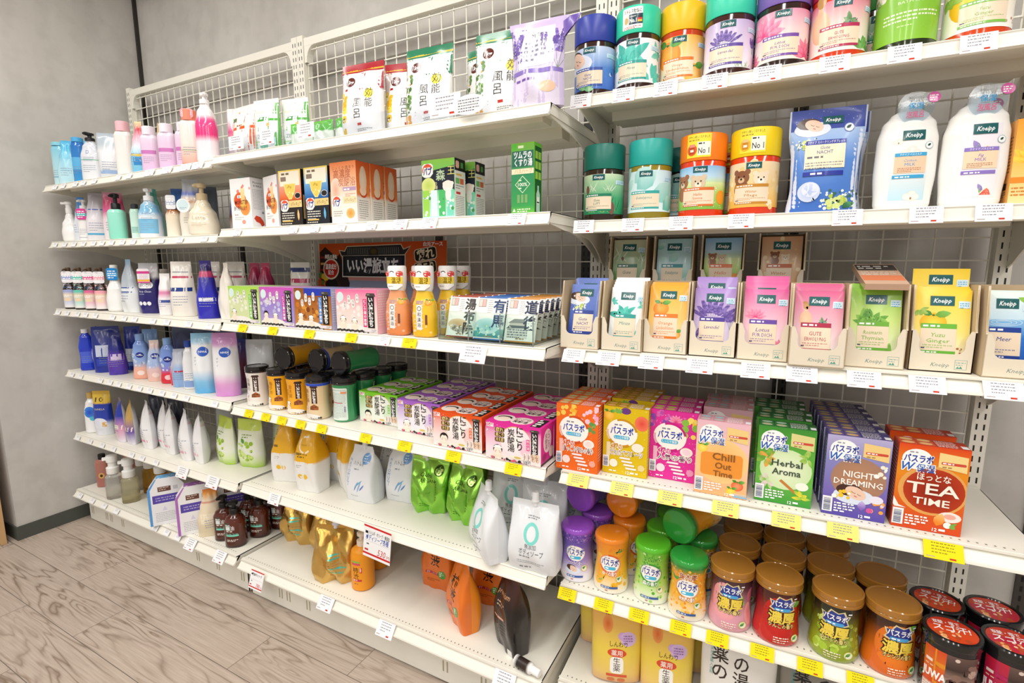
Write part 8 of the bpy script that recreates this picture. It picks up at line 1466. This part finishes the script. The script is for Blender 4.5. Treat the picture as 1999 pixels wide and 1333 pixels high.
LT((-1.0841, -1.012, -0.908, -0.8413, -0.7553, -0.5737, -0.4978), 0, 'top rail'); LT((-1.143, -1.0568, -0.9737, -0.8935, -0.8105, -0.7411, -0.6687, -0.5889, -0.5119, -0.4196, -0.3227, -0.2059, -0.0654), 1, 'second rail'); LT((-1.1536, -1.0735, -0.9809, -0.9113, -0.8295, -0.6921, -0.605, -0.5295, -0.4017, -0.3108, -0.1749, -0.0543), 2, 'third rail'); LT((-1.1378, -1.0581, -0.8843, -0.8055, -0.7362, -0.6556, -0.5779, -0.5028, -0.4184, -0.3372, -0.2591, -0.0861), 3, 'fourth rail'); LT((-1.1568, -1.0447, -0.9375, -0.8421, -0.6956, -0.6158, -0.5137), 4, 'fifth rail'); LT((-1.1368, -1.0248, -0.9177, -0.8152, -0.513, -0.4327, -0.3553), 5, 'deck rail')
tags((-0.3627, -0.2527, -0.141, -0.0726), 'L', LZ[0], LD[0], .012, (.062, .026), WT, '%s wide white price tag from the left on the top rail of the left unit', 'wide price tags on the left unit', lines=3)
tags((-0.3285, -0.1372), 'L', LZ[4], LD[4], .012, (.07, .042), WT, ('large white price card on the fifth left rail, left of two', 'large white price card on the fifth left rail, under the grape pouch'), 'large price cards on the left unit', dz=-.004)
tags((-0.2693, -0.0866), 'L', .137, .412, .02, (.06, .042), WT, ('large white price card on the left deck rail, left of two', 'large white price card under the brown pump bottles'), 'large price cards on the left unit', dz=-.004)
G2 = 'white price tags on the middle unit'
tags((0.103, 0.368, 0.4579, 0.5608, 0.6739), 'M', MZ[1], MD[1], .012, (.036, .024), WT, '%s white price tag from the left on the second middle rail', G2, lines=3)
tags((0.7739, 0.8682, 1.116), 'M', MZ[1], MD[1], .012, (.048, .03), WT, ('white price tag left of the green forest cartons', 'white price tag under the green forest cartons', 'white price tag under the tall narrow green carton'), G2, lines=3)
tags((0.1172, 0.265, 0.4292, 0.5986), 'M', MZ[2], MD[2], .012, (.042, .026), YT, ('yellow price tag under the lime green box', 'yellow price tag under the magenta box', 'yellow price tag under the blue topped box', 'yellow price tag under the pink bather box'), 'yellow price tags on the middle unit', lines=3)
tags((0.7198,), 'M', MZ[2], MD[2], .012, (.042, .026), WT, 'white price tag under the orange bath bottle', G2, lines=3)
tags((0.8079,), 'M', MZ[2], MD[2], .012, (.046, .026), YT, 'yellow price tag under the yellow bath bottle', 'yellow price tags on the middle unit', lines=3)
tags((1.0084,), 'M', MZ[2], MD[2], .012, (.075, .044), WT, 'large white price card under the acrylic tray', 'large price cards on the middle unit', dz=-.012, lines=4, out=.002)
tags((0.0994, 0.1868, 0.266, 0.3537, 0.4467, 0.627), 'M', MZ[3], MD[3], .012, (.042, .026), YT, ('yellow price tag under the white jar', 'yellow price tag under the yellow jar, left of a touching pair', 'yellow price tag with red print, right of a touching pair', 'yellow price tag under the third jar', 'yellow price tag under the beige jar', 'yellow price tag under the green boxes'), 'yellow price tags on the middle unit', lines=3)
tags((0.7712, 0.9345, 1.1124), 'M', MZ[3], MD[3], .012, (.046, .028), YT, ('yellow price tag under the purple boxes', 'yellow price tag under the orange boxes', 'yellow price tag under the pink boxes'), 'yellow price tags on the middle unit', lines=3)
tags((0.1847,), 'M', MZ[4], MD[4], .012, (.055, .036), WT, 'large white price card at the left of the fifth middle rail', 'large price cards on the middle unit', dz=-.002)
tags((0.4486,) + (0.6978, 1.0989), 'M', .126, .405, .02, (.062, .042), WT, ('large white price card on the middle deck, left of three', 'large white price card on the middle deck, centre of three', 'large white price card on the middle deck, nearest the corner'), 'large price cards on the middle unit', dz=-.004)
# cards standing behind the clear guard
for x, w, l in ((.115, .072, 'white price card left of the blue sticker'), (.262, .064, 'white price card right of the blue sticker'), (.43, .07, 'white price card below the small green pouches'), (.915, .09, 'long white price card beside the oval card')):
    o = tag_mesh(w, .042 if w < .08 else .05, WT, True, 4).build('price_tag', M_PAPER); o.location = (x, -.3605, MZ[0] + RAILH + .032); tag(o, l, 'price tag', 'price cards on the clear guards')
b = MB(); A = Art(); A.ell(0, 0, 46, 22, '#f4f4f2', 30); A.up(); A.lines(-30, 10, 58, 5, 6, '#6a6a70', t=2.4); A.put(b, on_front()); b.prism([(.046 * math.cos(k * pi / 15), .022 * math.sin(k * pi / 15)) for k in range(30)], 'y', .0002, .0008, '#f4f4f2'); o = b.build('oval_card', M_PAPER); o.location = (1.0, -.386, MZ[0] + RAILH + .016); tag(o, 'white oval notice card hanging on the top middle shelf edge', 'card')
def offer(price, w, h, two):
    b = tag_mesh(w, h, '#f4f4f4', False, 0, True); A = Art(); W_, H_ = w * 1000, h * 1000; A.up(2); A.rect(-W_ * .44, H_ * .24, W_ * .1, H_ * .08, '#2a2a30')
    if two: A.text('ハトムギ・オリーブ・無添加', W_ * .06, H_ * .24, H_ * .11, '#3a3a44', w=W_ * .76, bold=.01); A.text('ボディソープ各種', 0, H_ * .06, H_ * .15, '#3a5ab0', w=W_ * .84, shear=.15, bold=.01)
    else: A.text('薬用ボディソープ', 0, H_ * .22, H_ * .12, '#2a2a34', w=W_ * .72, bold=.02)
    A.rect(-W_ * .46, H_ * .01, W_ * .92, .4, '#9a9aa0'); A.lines(-W_ * .38, -H_ * .1, W_ * .24, 1, 1, '#5a5a60', t=H_ * .04); A.lines(-W_ * .44, -H_ * .3, W_ * .3, 1, 1, '#c83a3a', t=H_ * .06); A.text(price, W_ * .18, -H_ * .34, H_ * .22, '#d0383a', w=W_ * .3, shear=.25); A.text('円', W_ * .42, -H_ * .34, H_ * .1, '#c0484a')
    A.put(b, on_front()); return b.build('offer_card', M_PAPER)
o = offer('530', .105, .1, True); o.location = (.657, -.3835, .385); o.rotation_euler = (-.06, rad(4), 0); tag(o, 'large white offer card with red bars reading 530', 'price card', 'red barred offer cards')
o = offer('780', .068, .062, False); o.location = (.125, -.4185, .122); o.rotation_euler = (-.3, 0, 0); tag(o, 'small white offer card with red bars on the middle deck corner', 'price card', 'red barred offer cards')
NM1 = ('royal blue lidded jar', 'mint lidded jar with flag', 'golden lidded jar', 'lavender jar', 'lotus jar', 'bare back jar', 'plain lime jar', 'yuzu jar')
GR_ = 'white price tags on the right unit'
tags((0.0194, 0.1181, 0.2086, 0.3065, 0.4033) + (0.5164, 0.6225, 0.7248), 'R', RZ[0], RD[0], .006, (.05, .032), WT, ['white price tag under the ' + n for n in NM1], GR_, yaw=YAW)
tags((0.0325, 0.1487, 0.2531, 0.3733) + (0.5602, 0.6811, 0.7746), 'R', RZ[1], RD[1], .006, (.05, .031), WT, ['white price tag under the ' + n for n in ('pine jar', 'eucalyptus jar', 'meadow teddy jar', 'golden teddy jar', 'blue standing pouch', 'cotton bottle', 'fig bottle')], GR_, yaw=YAW)
tags((0.0309, 0.1149, 0.212, 0.3131, 0.4207) + (0.5031, 0.6052, 0.7002, 0.8043), 'R', RZ[2], RD[2], .02, (.054, .034), WT, ['white price tag under the %s sachets' % n for n in ('blue', 'mint', 'orange', 'lavender', 'lotus', 'bare back', 'herb', 'yuzu', 'water')], GR_, yaw=YAW, dz=-.002)
tags((0.0547, 0.1611, 0.2687, 0.3824) + (0.4967, 0.5935), 'R', RZ[3], RD[3], .02, (.052, .03), PY, ['pale yellow price tag under the %s boxes' % n for n in ('orange tablet', 'yellow tablet', 'magenta tablet', 'peach tablet', 'green herbal', 'purple night')], 'pale yellow price tags on the right unit', yaw=YAW)
tags((0.7478,), 'R', RZ[3], RD[3], .02, (.058, .032), YT, 'bright yellow price tag under the red tea boxes', 'bright yellow price tags on the right unit', yaw=YAW)
tags((0.0314, 0.1255, 0.2111, 0.3059) + (0.3839, 0.4732) + (0.6492,), 'R', RZ[4], RD[4], .02, (.046, .028), YT, ['bright yellow price tag under the ' + n for n in ('purple bottle', 'orange bottle', 'green bottle', 'golden bottle', 'peach jar', 'apple jar', 'orange jar')], 'bright yellow price tags on the right unit', yaw=YAW)
tags((0.5621,), 'R', RZ[4], RD[4], .02, (.046, .028), YT, 'bright yellow price tag under the grape jar', 'bright yellow price tags on the right unit', yaw=YAW)

# small shifts so that neighbours on a shelf touch without cutting into each other
for n_, (dx_, dy_) in {'bath_salt_jar.001': (0.0006, 0.0014), 'bath_salt_jar.002': (0.0, 0.03), 'bath_salt_jar.003': (0.0045, 0.0), 'gift_box': (0.01, 0.0), 'display_box.004': (-0.0021, 0.0021), 'bath_sachet.028': (0.008, 0.0), 'bath_sachet.029': (0.008, 0.0), 'blister_pack': (-0.0028, 0.0011), 'bath_tablet_box.003': (0.0006, 0.0014), 'bath_tablet_box.005': (-0.0014, 0.0006), 'bath_tablet_box.006': (-0.0015, 0.0), 'bath_tablet_box.010': (0.0015, 0.0), 'bath_tablet_box.014': (-0.0042, 0.0017), 'bath_tablet_box.017': (0.008, 0.0), 'bath_tablet_box.018': (0.0015, 0.0), 'bath_tablet_box.019': (0.008, 0.0), 'bath_salt_bottle.003': (-0.0141, -0.0141), 'bath_salt_bottle.009': (0.013, 0.0), 'bath_salt_bottle.011': (-0.0177, 0.0177), 'rich_salt_jar.002': (-0.0, -0.003), 'rich_salt_jar.003': (0.0015, 0.0), 'carbonated_bath_tub': (0.0021, -0.0021), 'carbonated_bath_tub.003': (0.003, 0.0), 'herbal_bath_pouch': (0.0177, 0.0177), 'herbal_bath_pouch.003': (0.02, 0.0), 'bath_salt_pouch.003': (0.0, 0.006), 'green_bath_pouch.002': (-0.0231, -0.0096), 'green_bath_pouch.004': (0.0, 0.0015), 'bubble_bath_carton.001': (-0.0014, 0.0006), 'bath_tablet_carton.003': (-0.0006, 0.0014), 'shampoo_refill': (-0.0061, 0.0148), 'bath_milk_bottle.005': (-0.0028, 0.0011), 'bath_milk_bottle.006': (-0.0308, 0.0061), 'spring_bath_sachet.006': (0.0, 0.03), 'spring_bath_jar.012': (0.0, 0.0015), 'body_soap_refill.004': (0.0071, -0.0071), 'body_soap_refill.005': (-0.0113, 0.0113), 'body_soap_refill.006': (-0.0141, -0.0141), 'body_soap_refill.007': (0.0031, 0.0074), 'olive_soap_refill.001': (0.0115, 0.0277), 'body_soap_refill.008': (0.0277, -0.0115), 'body_soap_refill.010': (-0.0096, 0.0231), 'persimmon_soap_bottle': (0.025, 0.0), 'wrapped_bottle': (-0.0185, 0.0077), 'shampoo_refill.002': (0.013, 0.0), 'card_holder.001': (0.0011, 0.0011), 'shampoo_refill.004': (0.01, 0.0), 'shampoo_refill.009': (0.013, 0.0), 'body_wash_refill.006': (-0.0077, 0.0185), 'shampoo_refill.010': (0.005, 0.012), 'body_wash_refill.009': (-0.0113, 0.0113), 'body_wash_refill.015': (-0.0042, 0.0042), 'shampoo_refill.014': (0.01, 0.0), 'shampoo_refill.018': (-0.0096, 0.0231), 'shampoo_refill.021': (0.008, 0.0), 'hand_soap_bottle.004': (0.003, 0.0), 'soap_gift_carton.002': (0.0061, 0.0148), 'soap_refill': (-0.0277, 0.0115)}.items():
    o_ = bpy.data.objects[n_]; o_.location.x += dx_; o_.location.y += dy_
